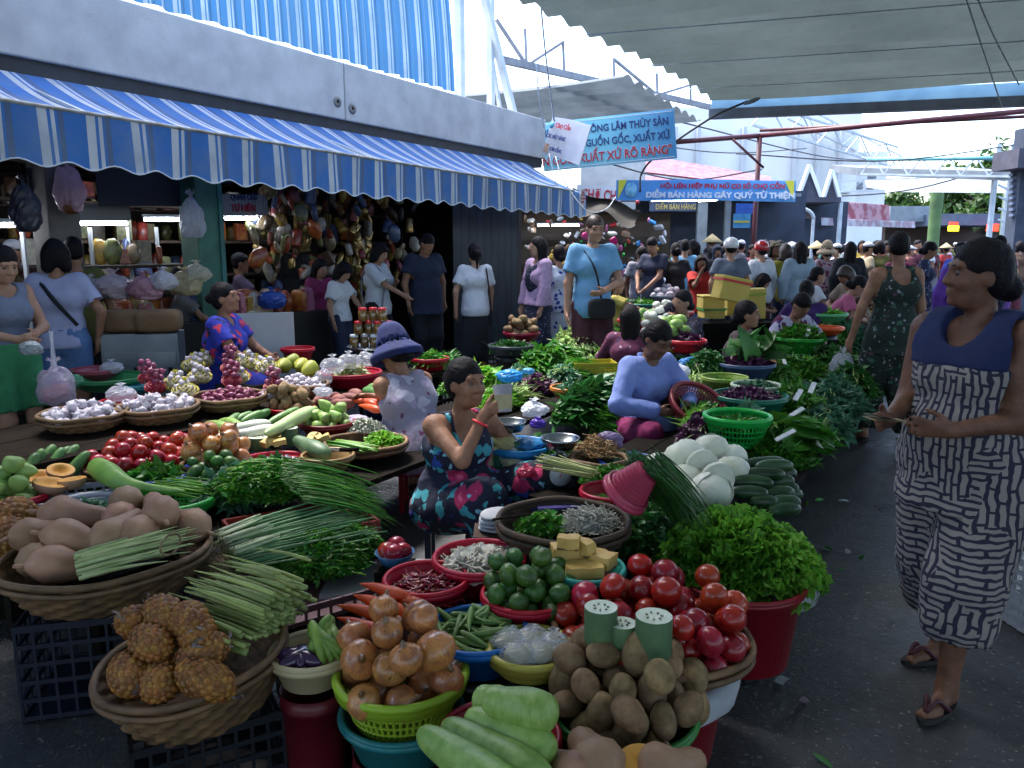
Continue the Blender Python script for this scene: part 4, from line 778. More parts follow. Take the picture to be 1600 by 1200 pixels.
# --- 4 carrots
CAR = meshes(lambda i: G().add(gourd([(-.12,0,0),(-.04,.002*i,.003),(.05,0,0),(.11,.004,0)],[.003,.010,.017,.022,.026,.022,.009],10,14)).add(tube([(.108,.004,0),(.12,.004,.002)],.008,6)),2,'carrot')
cr = thing('white_foam_box','white foam box under the carrots and chilli tub','box', at_z(612,985,.10)); g = G(); g.add(box((0,.06,.05),(.5,.34,.30))); ob('body', g, M('foam_white','9fa3a8',rough=.8), cr, smooth=False)
for u0,v0,u1,v1,z in ((562,912,642,935,.475),(552,930,640,962,.455),(527,946,620,968,.44),(526,965,604,990,.425),(600,930,660,945,.46),(560,955,625,985,.42),(640,925,662,955,.44)):
    a, b = at_z(u0,v0,z), at_z(u1,v1,z); d = b-a; ob('carrot', random.choice(CAR), carm, loc=tuple((a+b)/2), rot=(0,0,math.atan2(d[1],d[0])), sc=max(.8,np.linalg.norm(d)/.235), label='thick orange carrot lying behind the onions', category='carrot', group='carrots behind the onions')
# --- 5 chilli 6 slices 7 limes 8 okra 9 bags
p = at_z(666,905,.46); basin('chilli_tub','red tub of long red chillies', p, px(p,62), .12, 'a8122a'); crate('plastic_crate','dark crate under the chilli and okra tubs', (p[0],p[1]-.02,0), .42,.34,.33,'0e121b',.2)
r = np.random.default_rng(5)
def chil(n, R, seed):
    r = np.random.default_rng(seed); q = np.sqrt(r.random(n)); a = r.uniform(0,6.283,n); c = np.stack([R*q*np.cos(a),R*q*np.sin(a),.05*(1-q*q)*r.uniform(.4,1.1,n)],1); d = r.normal(size=(n,3)); d[:,2]*=.2; d/=np.linalg.norm(d,axis=1,keepdims=True); e = r.normal(size=(n,3))*.3; tt = np.linspace(-1,1,6); return c[:,None]+d[:,None]*(tt*.035)[None,:,None]+e[:,None]*(.018*tt**2)[None,:,None]
t = thing('chilli_heap','loose heap of thin red chillies in the red tub','chilli', below(p,.045)); t['kind']='stuff'; g = G(); g.add(strands(chil(420,px(p,58),1), np.array([.001,.0045,.006,.006,.0045,.002])[None,:], 5), np.repeat(r.random(420),30)); g.add(lathe([(.001,.02),(px(p,40),.01),(px(p,57),0)],20),.1); ob('chillies', g, chim, t)
g = G(); c = chil(150,px(p,56),2); c = c[:,:3]*np.array([1,1,1]); g.add(strands(c, .0018, 4), np.repeat(r.random(150),12)); ob('chilli_stalks', g, M('chilli_stalk','6f7a3e',attr=.5), t)
p = at_z(750,872,.48); basin('sliced_root_tub','red tub of white sliced roots in front of the seated woman', p, px(p,69), .13, 'a8122a'); chips('thin white slices of root filling a red tub', below(p,.03), px(p,64), .045, 240, .026, sliced, 2); bucket('dark green bucket under the sliced root tub', onfloor(p), px(p,56), .34, '16302a')
p = at_z(825,928,.45); basin('lime_tub','red tub heaped with dark green limes', p, px(p,68), .12, 'b01530'); bucket('dark bucket under the lime tub', onfloor(p), px(p,54), .32, '1a1a22'); put('lime','round green lime heaped in the red tub','lime','limes in the red tub', LIME, limm, drop(31, px(p,66), .034, .02, .25, 7), below(p,.065), sc=(.98,1.15))
p = at_z(745,985,.41); basin('okra_tub','blue tub full of green okra pods', p, px(p,76), .11, '1668b8'); bucket('dark bucket under the okra tub', onfloor(p), px(p,54), .29, '1a1a22')
OKR = meshes(lambda i: G().add(gourd([(-.055,0,0),(0,.003*i,.004),(.05,0,0),(.062,0,.001)],[.001,.006,.0095,.0105,.006,.004],5,9)),2,'okra'); okm = M('okra_skin','6f8f4a','587a3c',20,.55,ov=.3)
for i in range(110):
    q = math.sqrt(random.random()); a = random.uniform(0,6.28); Rr = px(p,68); z_ = -.03+.075*(1-q*q)*random.uniform(.5,1.05); ob('okra_pod', random.choice(OKR), okm, loc=(p[0]+Rr*q*math.cos(a),p[1]+Rr*q*math.sin(a),p[2]+z_), rot=(random.uniform(0,6),random.gauss(0,.18),random.choice([random.gauss(.4,.5),random.gauss(2.2,.6)])), sc=random.uniform(.95,1.25), label='ridged green okra pod in the blue tub', category='okra', group='okra pods in the blue tub')
p = at_z(830,1012,.40); colander('yellow_sieve','pale yellow slatted basket with clear bags of peeled garlic', p, px(p,66), .06, 'b9b050', taper=.8, bars=44); bucket('dark bucket under the yellow slatted basket', onfloor(p), px(p,50), .33, '1a1a22')
for i,(u,v,s_) in enumerate(((798,1003,.05),(832,1000,.055),(865,1005,.045),(812,1022,.05),(848,1020,.05),(875,1018,.035))):
    q = at_z(u,v,.42); t = bag('peeled_garlic_bag','clear knotted bag of pale peeled garlic in the yellow basket', q, s_*1.15, s_*.9, .034, seed=i); t['group'] = 'bags of peeled garlic'
    g = G(); g.add(blob(s_*.95,s_*.75,.026,12,16,.14,6,i)); ob('peeled_garlic', g, M('pale_cloves','b9b48e','a29c74',30,.5,.3,60), t)
# --- 10 pumpkin pieces on a teal dish
p = at_z(915,888,.50); basin('teal_dish','teal dish with wedges of yellow pumpkin', p, px(p,57), .06, '2f9a90', taper=.8); bucket('dark green bucket under the pumpkin dish', onfloor(p), px(p,44), .42, '16302a')
def wedge(sx,sy,sz,i):
    g = G(); v, f = box((0,0,0),(sx,sy,sz)); n=6; U = np.linspace(-1,1,n); gg=[]
    for ax in range(3):
        for sg in (-1,1):
            a,b = np.meshgrid(U,U,indexing='ij'); q = np.zeros((n*n,3)); q[:,ax]=sg; q[:,(ax+1)%3]=a.ravel(); q[:,(ax+2)%3]=b.ravel()*sg; q *= (1-.05*(np.abs(q)**4).sum(1,keepdims=True)/3); q = q*np.array([sx,sy,sz])/2; q += .004*noise3(q,60,i)[:,None]; g.add((q,gridF(n,n)), .5)
    return g
for i,(u,v,z,sx,sy,sz,ya) in enumerate(((885,862,.545,.11,.08,.045,.1),(888,846,.595,.075,.045,.04,-.2),(908,852,.57,.10,.05,.045,-.8),(912,888,.515,.13,.09,.04,.05),(940,874,.53,.09,.075,.045,-.6))):
    t = thing('pumpkin_wedge','yellow pumpkin wedge on the teal dish, '+('left one','topmost, small one','back one leaning','large front one','right one')[i],'pumpkin', at_z(u,v,z), ya); ob('flesh', wedge(sx,sy,sz,i), M('pale_pumpkin','c9ab62','b8954c',10,.6,.2,40), t)
    g = G(); g.add(box((0,-sy*.05,-sz*.52),(sx*.96,sy*.9,sz*.16))); ob('rind', g, M('pumpkin_rind','7a5a30','5f4a28',10,.6), t)
# --- 11 tomatoes 12 winter melon 13 potatoes
p = at_z(1018,985,.40); PT = p; wicker('tomato_tray','wide bamboo tray heaped with red plum tomatoes', p, px(p,150), .07, (-.05,.06,0), taper=.86, rows=4); basin('red_tub','large red tub under the tomato tray and white sack', below(p,.06), px(p,120), .33, '7c1424', taper=.8)
n=24; th=np.linspace(0,2*np.pi,n,endpoint=False); g=G(); V=[np.stack([k*np.cos(th)*(1+.04*np.sin(5*th)),k*np.sin(th)*(1+.05*np.sin(3*th)),zz+.012*np.sin(4*th+k*20)],1) for k,zz in ((px(p,60),-.085),(px(p,128),-.083),(px(p,143),-.10),(px(p,136),-.17))]; g.add((np.concatenate(V),gridF(4,n,True))); ob('white_sack', g, M('sack_white','8f949c','a8adb4',6,.8,.2,90), loc=tuple(p), label='white sacking folded under the tomato tray', category='sack')
put('tomato','plump red tomato in the wide front bamboo tray','tomato','tomatoes in the front bamboo tray', TOMATO, tomm, drop(62, px(p,142), .043, .01, .06, 9), below(p,.055), sc=(.98,1.3))
def melon(label, u, v, rp, h, z0, tilt=0):
    c = at_z(u, v, z0+h); R_ = px(c, rp); t = thing('winter_melon_piece', label, 'winter melon', (c[0],c[1],z0)); t.rotation_euler=(tilt,0,0)
    g = G(); g.add(lathe([(.001,0),(R_*.96,0),(R_,.01),(R_*1.0,h-.004),(R_*.985,h)],28)); ob('rind', g, wmm, t); g = G(); g.add(lathe([(R_*.985,h),(R_*.6,h-.002),(.001,h-.003)],28)); ob('cut_face', g, wmin, t)
    for k in range(7): a=k*.9; g=G(); g.add(blob(.005,.003,.002,5,8)); ob('seed', g, M('melon_seed','6a6a52'), t, (R_*.42*math.cos(a),R_*.42*math.sin(a),h), (0,0,a))
melon('cut winter melon standing among the tomatoes, leftmost piece', 939, 948, 26, .10, .50); melon('low cut winter melon piece between the two taller ones', 973, 973, 22, .06, .50); melon('tall cut winter melon cylinder, rightmost piece by the potatoes', 1022, 962, 29, .16, .44)
p = at_z(975,1110,.31); basin('potato_tub','green tub under a tall heap of potatoes', p, px(p,108), .12, '2f7a34'); bucket('dark red tub standing under the potato tub', onfloor(p), px(p,95), .19, '5e1420')
put('potato','brown potato in the tall front heap','potato','potatoes in the front heap', POTATO, potm, drop(46, px(p,114), .041, .02, .2, 12), below(p,.06), sc=(.8,1.08))
# --- 14 bottle gourds, 15 squashes at the front edge
GRD = meshes(lambda i: G().add(gourd([(-.19,0,.01),(-.08,.006,.0),(.05,-.004,.004),(.18,0,0)],[.028,.034,.038,.042,.047,.051,.050,.046,.040],16,24)),1,'bottle_gourd')
for i,(u0,v0,u1,v1,z,lb) in enumerate(((655,1148,830,1262,.40,'front left one'),(692,1136,868,1232,.40,'second from the left'),(728,1122,872,1180,.41,'third, behind the front pair'),(742,1092,800,1112,.43,'hindmost, half hidden'),(752,1096,876,1118,.475,'top one lying across the others'))):
    a,b = at_z(u0,v0,z), at_z(u1,v1,z); d=b-a; ob('bottle_gourd', GRD[0], cucl, loc=tuple((a+b)/2), rot=(0,0,math.atan2(d[1],d[0])), sc=(np.linalg.norm(d)/.38, 1.02, 1.02), label='pale green bottle gourd, '+lb, category='gourd')
p = at_z(780,1150,.33); basin('red_gourd_tub','red tub under the bottle gourds', p, px(p,90), .12, '8c1626'); bucket('dark bucket under the gourd tub', onfloor(p), px(p,80), .2, '1a1a22')
SQ = meshes(lambda i: G().add(gourd([(-.14,0,0),(-.07,.004,.0),(.0,.01*(i-1),0),(.07,.012*(i-1),0),(.13,.02*(i-1),0)],[.008,.05,.074,.078,.066,.052,.046,.044,.036,.008],20,24,10,.025)).add(tube([(-.135,0,0),(-.16,0,.006)],[.012,.008],6)),3,'squash')
p = at_z(960,1215,.32); bucket('dark bucket under the front squashes', onfloor(p), .18, .26, '1a1a22')
for u,v,z,ya,s_,lb in ((922,1182,.37,1.9,.9,'tan squash at the bottom edge below the potatoes'),(878,1205,.36,2.4,.8,'greyish ribbed squash at the very bottom edge'),(1050,1196,.35,.6,.8,'pinkish squash at the bottom edge, right of the cut one')):
    ob('butternut_squash', SQ[0], sqm, loc=tuple(at_z(u,v,z)), rot=(.3,.1,ya), sc=s_, label=lb, category='squash')
t = thing('cut_squash','cut squash half showing orange flesh at the bottom edge','squash', at_z(1003,1203,.37)); g=G(); g.add(lathe([(.001,-.05),(.035,-.045),(.06,-.015),(.066,.0),(.062,.012)],24)); ob('skin', g, sqm, t); g=G(); g.add(lathe([(.062,.012),(.05,.014),(.03,.010),(.001,.002)],24)); ob('cut_face', g, sqin, t); t.rotation_euler=(.35,0,0)
# --- 16/17 lettuce, herbs
p = at_z(1158,905,.38); basin('red_lettuce_tub','big red tub under the curly lettuce', p, px(p,92), .30, '7c1424', taper=.8)
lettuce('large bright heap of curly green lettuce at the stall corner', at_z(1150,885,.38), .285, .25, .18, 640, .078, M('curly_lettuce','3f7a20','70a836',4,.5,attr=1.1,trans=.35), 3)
g=G(); th=np.linspace(0,2*np.pi,30,endpoint=False); p2=at_z(1150,885,.37); g.add((np.concatenate([np.stack([k*np.cos(th)*(1+.05*np.sin(4*th)),k*.9*np.sin(th),zz+.012*np.sin(5*th)],1) for k,zz in ((.1,0),(.31,0),(.33,-.03),(.315,-.08))]),gridF(4,30,True))); ob('lettuce_sack', g, M('sack_white','8f949c'), loc=tuple(p2), label='pale sacking under the curly lettuce heap', category='sack')
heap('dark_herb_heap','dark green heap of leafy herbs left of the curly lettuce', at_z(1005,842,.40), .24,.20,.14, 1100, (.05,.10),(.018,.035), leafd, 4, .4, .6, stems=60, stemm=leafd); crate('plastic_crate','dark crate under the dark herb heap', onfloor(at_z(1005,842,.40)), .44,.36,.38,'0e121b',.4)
# --- 18 dark bamboo tray
p = at_z(880,812,.56); wicker('dark_bamboo_tray','large dark bamboo tray with bean sprouts, herbs and purple cloths', p, px(p,100), .075, m=bamboo_d, taper=.9, rows=4); bucket('dark green bucket under the bamboo tray', onfloor(p), px(p,70), .47, '16302a')
q = at_z(920,822,.51); tangle('tangled white bean sprouts on the dark bamboo tray', q, .12,.085,.075,520,.035,.0018, sprm, 3, 'bean_sprout_heap', 'bean sprouts')
heap('tray_herb_heap','light green coriander on the dark bamboo tray', at_z(848,828,.50), .10,.075,.06, 420, (.03,.05),(.015,.03), leafm, 6, .3, .8); heap('tray_leaf_heap','green leaves at the right rim of the dark tray', at_z(955,800,.50), .10,.09,.05, 260, (.04,.08),(.02,.035), leafm, 7, .3, .6)
for i,(u,v,ya,lb) in enumerate(((845,790,.45,'left'),(862,792,.3,'middle'),(876,793,.12,'right'))):
    g=G(); g.add(box((0,0,0),(.19,.035,.010))); o=ob('purple_cloth_strip', g, M('purple_cloth','2e2560','3d3480',6,.7), loc=tuple(at_z(u,v,.52+.008*i)), rot=(0,0,ya), smooth=False, label='folded purple strip on the dark tray, '+lb+' one', category='cloth')
g=G(); g.add(tube([at_z(770,812,.58),at_z(830,803,.57)],.005,6)); ob('chopstick', g, wood, label='thin wooden stick across the rim of the dark tray', category='stick')
t = thing('white_cloth_pile','folded white cloth on a box under the pink cup','cloth', at_z(778,828,.42));
for k in range(4): g=G(); g.add(blob(.085,.07,.012,8,16,.08,5,k)); ob('fold', g, M('white_cotton','b9bcc2','a4a8b0',8,.85,.2,50), t, (0,.0,.012+.02*k), (0,0,.3*k))
g=G(); g.add(box((0,0,-.21),(.2,.17,.42))); ob('box', g, M('wood_box','3a2a22','4a382c',4,.8), t, smooth=False)
# ================================================================ left stalls
# --- squash basket
p = at_z(168,862,.50); wicker('squash_basket','wide bamboo basket piled with butternut squashes and lemongrass', p, px(p,148), .15, (-.04,-.02,.3)); crate('plastic_crate','blue grey slatted crate under the squash basket', onfloor(p), .50,.42,.345,'161d2e',.25, rows=5)
for i,(u,v,z,ya,s_,lb) in enumerate(((122,806,.56,.0,1.05,'long one lying across the back of the basket'),(128,846,.56,.0,1.0,'long one lying in front of the others'),(188,830,.58,1.4,.95,'round end facing out in the middle'),(230,826,.58,1.3,.95,'round end facing out, right of the middle'),(286,816,.55,2.6,.95,'rightmost one with its stem up'),(244,796,.62,2.2,.95,'upper right one'),(198,780,.62,2.0,.9,'topmost one at the back'),(196,800,.60,1.6,.85,'one wedged below the topmost'),(60,866,.52,1.9,.85,'front left one'),(112,882,.51,.6,.95,'lowest one by the lemongrass'),(66,832,.54,1.2,.9,'leftmost one'),(208,850,.53,.9,.8,'one half buried under the lemongrass'),(150,862,.49,.2,.85,'one deep under the pile'))):
    ob('butternut_squash', SQ[i%3], sqm, loc=tuple(at_z(u,v,z)), rot=(random.uniform(0,6), random.gauss(0,.12), ya), sc=(s_*1.12,s_*.9,s_*.9), label='tan butternut squash, '+lb, category='squash')
t = bundle('lemongrass_bundle','tied bundle of long lemongrass on the squash basket rim', at_z(130,888,.53), at_z(300,835,.58), 70, .10, .05, [.0075,.008,.006,.004,.0015], M('lemongrass_pale','b3bd8a','8a9c5e',10,.5,attr=.5), 5, 1.1, .02, jit=.35)
c = at_z(266,846,.60)-np.array(t.location); th=np.linspace(0,2*np.pi,17); g=G(); g.add(tube(np.stack([c[0]+.012*np.cos(th),c[1]+.05*np.cos(th),c[2]-.01+.035*np.sin(th)],1),.004,5,False)); ob('tie_band', g, strawm, t)
# --- spring onions and coriander in the mauve tray
p = at_z(500,905,.33); t = crate('plastic_tray','pinkish plastic tray with spring onions and herbs', below(p,.06), .55,.42,.07,'7a5a60',.62, rows=1, cols=12)
t = bundle('spring_onion_bundle','long spring onions with straw coloured roots at the left', at_z(362,868,.40), at_z(565,805,.47), 150, .16, .06, [.004,.005,.005,.0045,.004,.002], M('spring_onion','4a7a48','6f9a68',6,.45,attr=.7), 8, 1.4, .04)
bundle('','',at_z(358,870,.41), at_z(428,845,.43), 90, .15,.06,[.005,.0058,.005,.004], M('spring_onion_white','c9d0b4','a9b98a',6,.4,attr=.4), 9, 1.1,.0, t=t, part='white_bases')
rg=np.random.default_rng(3); n=420; c0=at_z(345,890,.38)-np.array(t.location); b=c0+rg.normal(size=(n,3))*np.array([.05,.05,.028]); tt=np.linspace(-1,1,6); P=b[:,None,:]+(rg.normal(size=(n,3))*.035)[:,None,:]*tt[None,:,None]+(rg.normal(size=(n,3))*.02)[:,None,:]*(tt**2)[None,:,None]; g=G(); g.add(strands(P,.0011,3),np.repeat(rg.random(n),18)); g.add(blob(.07,.07,.05,10,14,.15,4,1),.2,T=TR(*c0)); ob('roots', g, strawm, t)
heap('coriander_heap','bright green coriander heap in the pinkish tray', at_z(500,878,.36), .20,.17,.11, 1700, (.025,.05),(.012,.024), leafm, 11, .3, .8, stems=90, stemm=leafl); heap('coriander_heap','green herb sprigs at the right end of the pinkish tray', at_z(558,858,.38), .10,.10,.09, 700, (.025,.045),(.012,.022), leafm, 12, .3, .8, stems=50, stemm=leafl)
t=thing('foam_box','white foam box under the pinkish tray','box', onfloor(p), .62); g=G(); g.add(box((0,0,.13),(.5,.38,.26))); ob('body', g, M('foam_grey','7c7f84','8a8d92',5,.85), t, smooth=False)
t=thing('tomato_bowl','small bowl of tomatoes behind the pinkish tray','bowl', at_z(617,862,.42)); g=G(); g.add(lathe([(.001,-.05),(.04,-.05),(.075,0),(.078,.0),(.044,-.055),(.001,-.055)],24)); ob('bowl_body', g, plastic('2b5f8a'), t); g=G(); g.add(box((0,0,-.23),(.14,.14,.35))); ob('stand', g, woodd, t, smooth=False)
put('tomato','red tomato in the small bowl behind the pinkish tray','tomato','tomatoes in the small bowl', TOMATO, tomm, [(-.03,0,.0),(.03,.01,.0),(0,-.03,.005),(0,.035,.01)], t.location, sc=(.9,1.05))
# --- herb heap on the red mesh tray
p = at_z(470,812,.46); crate('mesh_tray','red mesh tray with chives and mixed herbs', below(p,.05), .55,.34,.05,'8c2a2a',.55, rows=1, cols=14); t=thing('tray_stand','dark box under the red mesh tray','box', onfloor(p), .55); g=G(); g.add(box((0,0,.2),(.48,.28,.40))); ob('body', g, woodd, t, smooth=False)
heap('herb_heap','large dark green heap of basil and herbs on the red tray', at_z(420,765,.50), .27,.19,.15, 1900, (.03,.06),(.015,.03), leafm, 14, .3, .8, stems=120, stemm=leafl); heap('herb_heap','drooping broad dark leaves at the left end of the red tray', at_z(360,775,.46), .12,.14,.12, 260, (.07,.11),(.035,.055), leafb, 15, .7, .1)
bundle('chive_bundle','long green chives hanging over the right end of the red tray', at_z(455,762,.58), at_z(590,770,.50), 260, .20,.08,[.0022,.0026,.0024,.001], leafm, 16, 1.2, .10, sides=4)
# --- pumpkin halves, chayote, cucumbers far left
p = at_z(105,770,.50); crate('white_crate','white mesh crate of cut pumpkins on the left', below(p,.10), .34,.26,.10,'a9adb8',.4, rows=2)
for i,(u,v,z,R_,ya,lb) in enumerate(((62,745,.53,.07,.3,'left'),(95,735,.56,.06,1.0,'upright one at the back'),(80,755,.54,.075,.2,'front'),(113,750,.54,.06,.8,'right'))):
    t=thing('pumpkin_half','halved pumpkin showing orange flesh, '+lb,'pumpkin', at_z(u,v,z)); t.rotation_euler=(random.gauss(0,.15),random.gauss(.1,.15),ya); g=G(); g.add(lathe([(.001,-R_*.7),(R_*.6,-R_*.62),(R_*.98,-R_*.2),(R_,.0),(R_*.97,.006)],22)); ob('skin', g, sqm, t); g=G(); g.add(lathe([(R_*.97,.006),(R_*.62,.008),(R_*.5,-.004),(.001,-.018)],22)); ob('cut_face', g, sqin, t)
CUC = meshes(lambda i: G().add(gourd([(-.10,0,0),(0,.006*i,.004),(.10,0,0)],[.020,.025,.028,.028,.028,.025,.020],12,18)),2,'cucumber')
for i,(u,v) in enumerate(((45,738),(58,732),(70,722),(92,722),(103,720),(118,732),(84,728))): ob('cucumber', CUC[i%2], zucm, loc=tuple(at_z(u,v,.52)), rot=(0,random.gauss(-.9,.15),1.3+random.gauss(0,.2)), label='stubby green cucumber behind the cut pumpkins', category='cucumber', group='cucumbers behind the pumpkins')
CHY = meshes(lambda i: G().add(gourd([(-.05,0,0),(0,0,.0),(.05,0,0)],[.004,.02,.028,.036,.041,.036,.006],12,14,5,.06)),1,'chayote')
p=at_z(30,775,.50); basin('chayote_bowl','red bowl of chayotes at the left edge', p, px(p,38), .07, 'a8122a')
for (x,y,z) in drop(13,.10,.036,.02,.8,3): ob('chayote', CHY[0], chym, loc=(p[0]+x-.02,p[1]+y,p[2]+z-.06), rot=(random.gauss(0,.5),random.gauss(.3,.4),random.uniform(0,6)), label='pale green chayote in the red bowl at the left edge', category='chayote', group='chayotes at the left edge')
for i,(u,v) in enumerate(((22,806),(12,838),(48,822))): ob('pineapple', PINE[i%2], pinm, loc=tuple(at_z(u,v,.50-.03*i)), rot=(1.4,.3*i,i), sc=1.3, label='pineapple at the left edge beside the squashes, '+('upper','lower','right hand')[i], category='pineapple')
t=thing('fruit_stand','dark box under the chayotes and pineapples','box', onfloor(at_z(40,790,.42)), .5); g=G(); g.add(box((-.05,0,.21),(.6,.5,.42))); ob('body', g, woodd, t, smooth=False)
# --- white mesh basket with dry leaves, leek
p=at_z(135,790,.50); colander('white_mesh_basket','white mesh basket with dried greens behind the squashes', p, px(p,60), .08, 'a9adb8', bars=40); heap('dried_greens','limp greens in the white mesh basket', below(p,.04), .10,.08,.05, 160,(.04,.07),(.02,.03),leafb,21,.4,.5)
p=at_z(268,778,.50); colander('green_sieve','bright green slatted basket below the giant leek', p, px(p,66), .09, '2f9a3a', bars=50)
t=thing('giant_leek','thick pale green stem tapering to the right over the green basket','vegetable', at_z(150,730,.56)); a=at_z(150,730,.56); g=G(); g.add(gourd([at_z(u,v,z)-a for u,v,z in ((140,722,.57),(165,738,.57),(195,755,.56),(240,763,.55),(290,768,.55))],[.01,.050,.055,.045,.028,.018,.014,.012],14,26,4,.07)); ob('stem', g, M('leek_green','7fa84e','5f8c3c',9,.45), t)
bundle('green_bean_bundle','thin green beans lying in the green slatted basket', at_z(250,760,.52), at_z(335,768,.52), 40,.08,.03,[.003,.004,.004,.002], leafl, 22, 1.1,.01)
# --- tomatoes left, basins
p=at_z(228,722,.47); wicker('tomato_basket','low basket under the left tomato heap', p, px(p,85), .06, taper=.85, rows=3)
put('tomato','bright red tomato in the left heap','tomato','tomatoes in the left heap', TOMATO, tomm, drop(92, px(p,84), .035, .01, .14, 17), below(p,.05), sc=(.98,1.1))
p=at_z(245,742,.48); basin('blue_leaf_basin','blue basin of glossy green leaves', p, px(p,50), .07, '1f3fae'); heap('betel_leaf_heap','glossy broad green leaves in the blue basin', below(p,.03), .14,.11,.07, 150,(.07,.11),(.04,.06), leafm, 25, .35,.5)
p=at_z(335,745,.48); basin('lilac_basin','pale lilac basin of small green limes', p, px(p,46), .07, '8d94c4'); put('lime','small green lime in the lilac basin','lime','limes in the lilac basin', LIME, limm, drop(30, px(p,42), .030,.02,.4,19), below(p,.05), sc=(.85,1.0))
p=at_z(338,722,.50); wicker('small_onion_basket','shallow basket of onions behind the lilac basin', p, px(p,50), .05, taper=.85, rows=3); put('onion','onion in the shallow basket behind the lilac basin','onion','onions in the shallow basket', ONION, onim, drop(18, px(p,45), .045,.01,.35,21), below(p,.03), rot='up', sc=(.95,1.1))
p=at_z(428,722,.49); basin('white_slice_basin','crimson basin of white sliced vegetable', p, px(p,54), .07, 'a8122a'); chips('white vegetable slices in the crimson basin', below(p,.03), px(p,48), .03, 120,.024, M('sliced_bluish','c2c4d0','a9adc0',12,.5,attr=.3), 6)
melon('white lidded melon end standing by the left tomatoes', 276, 712, 13, .03, .50)
for i,(u0,v0,u1,v1) in enumerate(((300,690,345,688),(315,682,360,690),(330,694,372,684),(345,680,375,690))):
    a,b=at_z(u0,v0,.55),at_z(u1,v1,.55); d=b-a; ob('eggplant', EGG[0], M('purple_eggplant','3a2358','4d3270',6,.2,coat=.4,ov=.3), loc=tuple((a+b)/2), rot=(0,0,math.atan2(d[1],d[0])), sc=1.3, label='glossy purple eggplant behind the onion basket', category='eggplant', group='eggplants behind the onion basket')
LUF = meshes(lambda i: G().add(gourd([(-.14,0,0),(0,.01,.008),(.14,0,0)],[.014,.02,.026,.03,.032,.030,.022],14,18,7,.08)),1,'ridged_gourd')
for i,(u0,v0,u1,v1) in enumerate(((300,672,360,690),(310,660,370,676),(335,655,385,672),(296,686,345,694))):
    a,b=at_z(u0,v0,.56),at_z(u1,v1,.56); d=b-a; ob('ridged_gourd', LUF[0], cucl, loc=tuple((a+b)/2), rot=(0,0,math.atan2(d[1],d[0])), sc=1.0, label='ridged light green gourd behind the eggplants', category='gourd', group='ridged gourds behind the eggplants')
for i,(u0,v0,u1,v1) in enumerate(((360,672,415,664),(372,680,430,672))):
    a,b=at_z(u0,v0,.56),at_z(u1,v1,.56); d=b-a; ob('white_radish', GRD[0], radm, loc=tuple((a+b)/2), rot=(0,0,math.atan2(d[1],d[0])), sc=.75, label='smooth white radish behind the winter melon, '+('upper','lower')[i]+' one', category='radish')
for i,(u,v) in enumerate(((360,660),(375,657),(390,655),(404,653),(436,655),(448,650))): ob('cucumber', CUC[i%2], zucm, loc=tuple(at_z(u,v,.56)), rot=(0,-.3,1.0+random.gauss(0,.15)), label='dark green cucumber behind the white radishes', category='cucumber', group='cucumbers behind the radishes')
a,b=at_z(414,676,.60),at_z(492,642,.60); d=b-a; ob('bottle_gourd', GRD[0], M('pale_long_gourd','9fb87a','b3c892',9,.4), loc=tuple((a+b)/2), rot=(0,-.05,math.atan2(d[1],d[0])), sc=(np.linalg.norm(d)/.38,.8,.8), label='long very pale gourd lying towards the chayote bowl', category='gourd')
melon('upright cut winter melon behind the crimson basin', 452, 668, 13, .10, .48); melon('short dark melon piece left of the upright one', 404, 682, 16, .07, .48)
a,b=at_z(460,690,.54),at_z(515,712,.52); d=b-a; ob('winter_melon', GRD[0], wmm, loc=tuple((a+b)/2), rot=(0,.1,math.atan2(d[1],d[0])), sc=(np.linalg.norm(d)/.38,1.0,1.0), label='whole dark winter melon lying beside the knife bowl', category='winter melon')
for i in range(9):
    q=at_z(418+9*(i%3)+(70 if i>5 else 0), 684+7*((i//3)%2), .52+.02*(i//3%2)); ob('tofu_block', wedge(.07,.05,.03,i).mesh('tofu_block'), M('fried_tofu','c2ac66','a98f48',14,.6,.2,40), loc=tuple(q), rot=(0,random.gauss(0,.2),random.uniform(0,3)), label='yellowish block behind the crimson basin', category='tofu', group='yellowish blocks behind the crimson basin')
p=at_z(512,712,.52); basin('wooden_bowl','tan bowl with a knife laid across', p, px(p,38), .07, '8a7048'); t=thing('kitchen_knife','kitchen knife resting across the tan bowl','knife', tuple(at_z(505,702,.535)), -.1); g=G(); g.add(box((.0,0,0),(.18,.035,.003))); ob('blade', g, M('steel','9aa0a6',rough=.25,metal=1), t, smooth=False); g=G(); g.add(bar((.09,0,0),(.19,0,.004),.02,.018)); ob('handle', g, woodd, t)
p=at_z(455,637,.56); basin('potato_basin','red basin of small potatoes', p, px(p,34), .06, 'a8122a'); put('potato','small potato in the red basin on the left','potato','potatoes in the left red basin', POTATO, potm, drop(26, px(p,30), .032,.02,.4,23), below(p,.04), sc=(.72,.85))
for i,(u,v) in enumerate(((505,618),(520,622),(512,630),(530,625),(545,622),(498,626),(555,615),(525,632),(540,632))): ob('sweet_potato', POTATO[i%5], M('sweet_potato_skin','8a5048','6f3c3a',12,.7,.2,50,ov=.25), loc=tuple(at_z(u,v,.58)), rot=(random.uniform(0,6),0,random.uniform(0,3)), sc=(1.15,.9,.9), label='reddish sweet potato beside the carrots at the back', category='sweet potato', group='sweet potatoes at the back')
for i,(u0,v0,u1,v1) in enumerate(((600,637,548,620),(602,643,555,632),(598,630,542,626))):
    a,b=at_z(u0,v0,.60),at_z(u1,v1,.60); d=b-a; ob('carrot', CAR[0], carm, loc=tuple((a+b)/2), rot=(0,0,math.atan2(-d[1],-d[0])), sc=1.05, label='orange carrot beside the sweet potatoes', category='carrot', group='carrots beside the sweet potatoes')
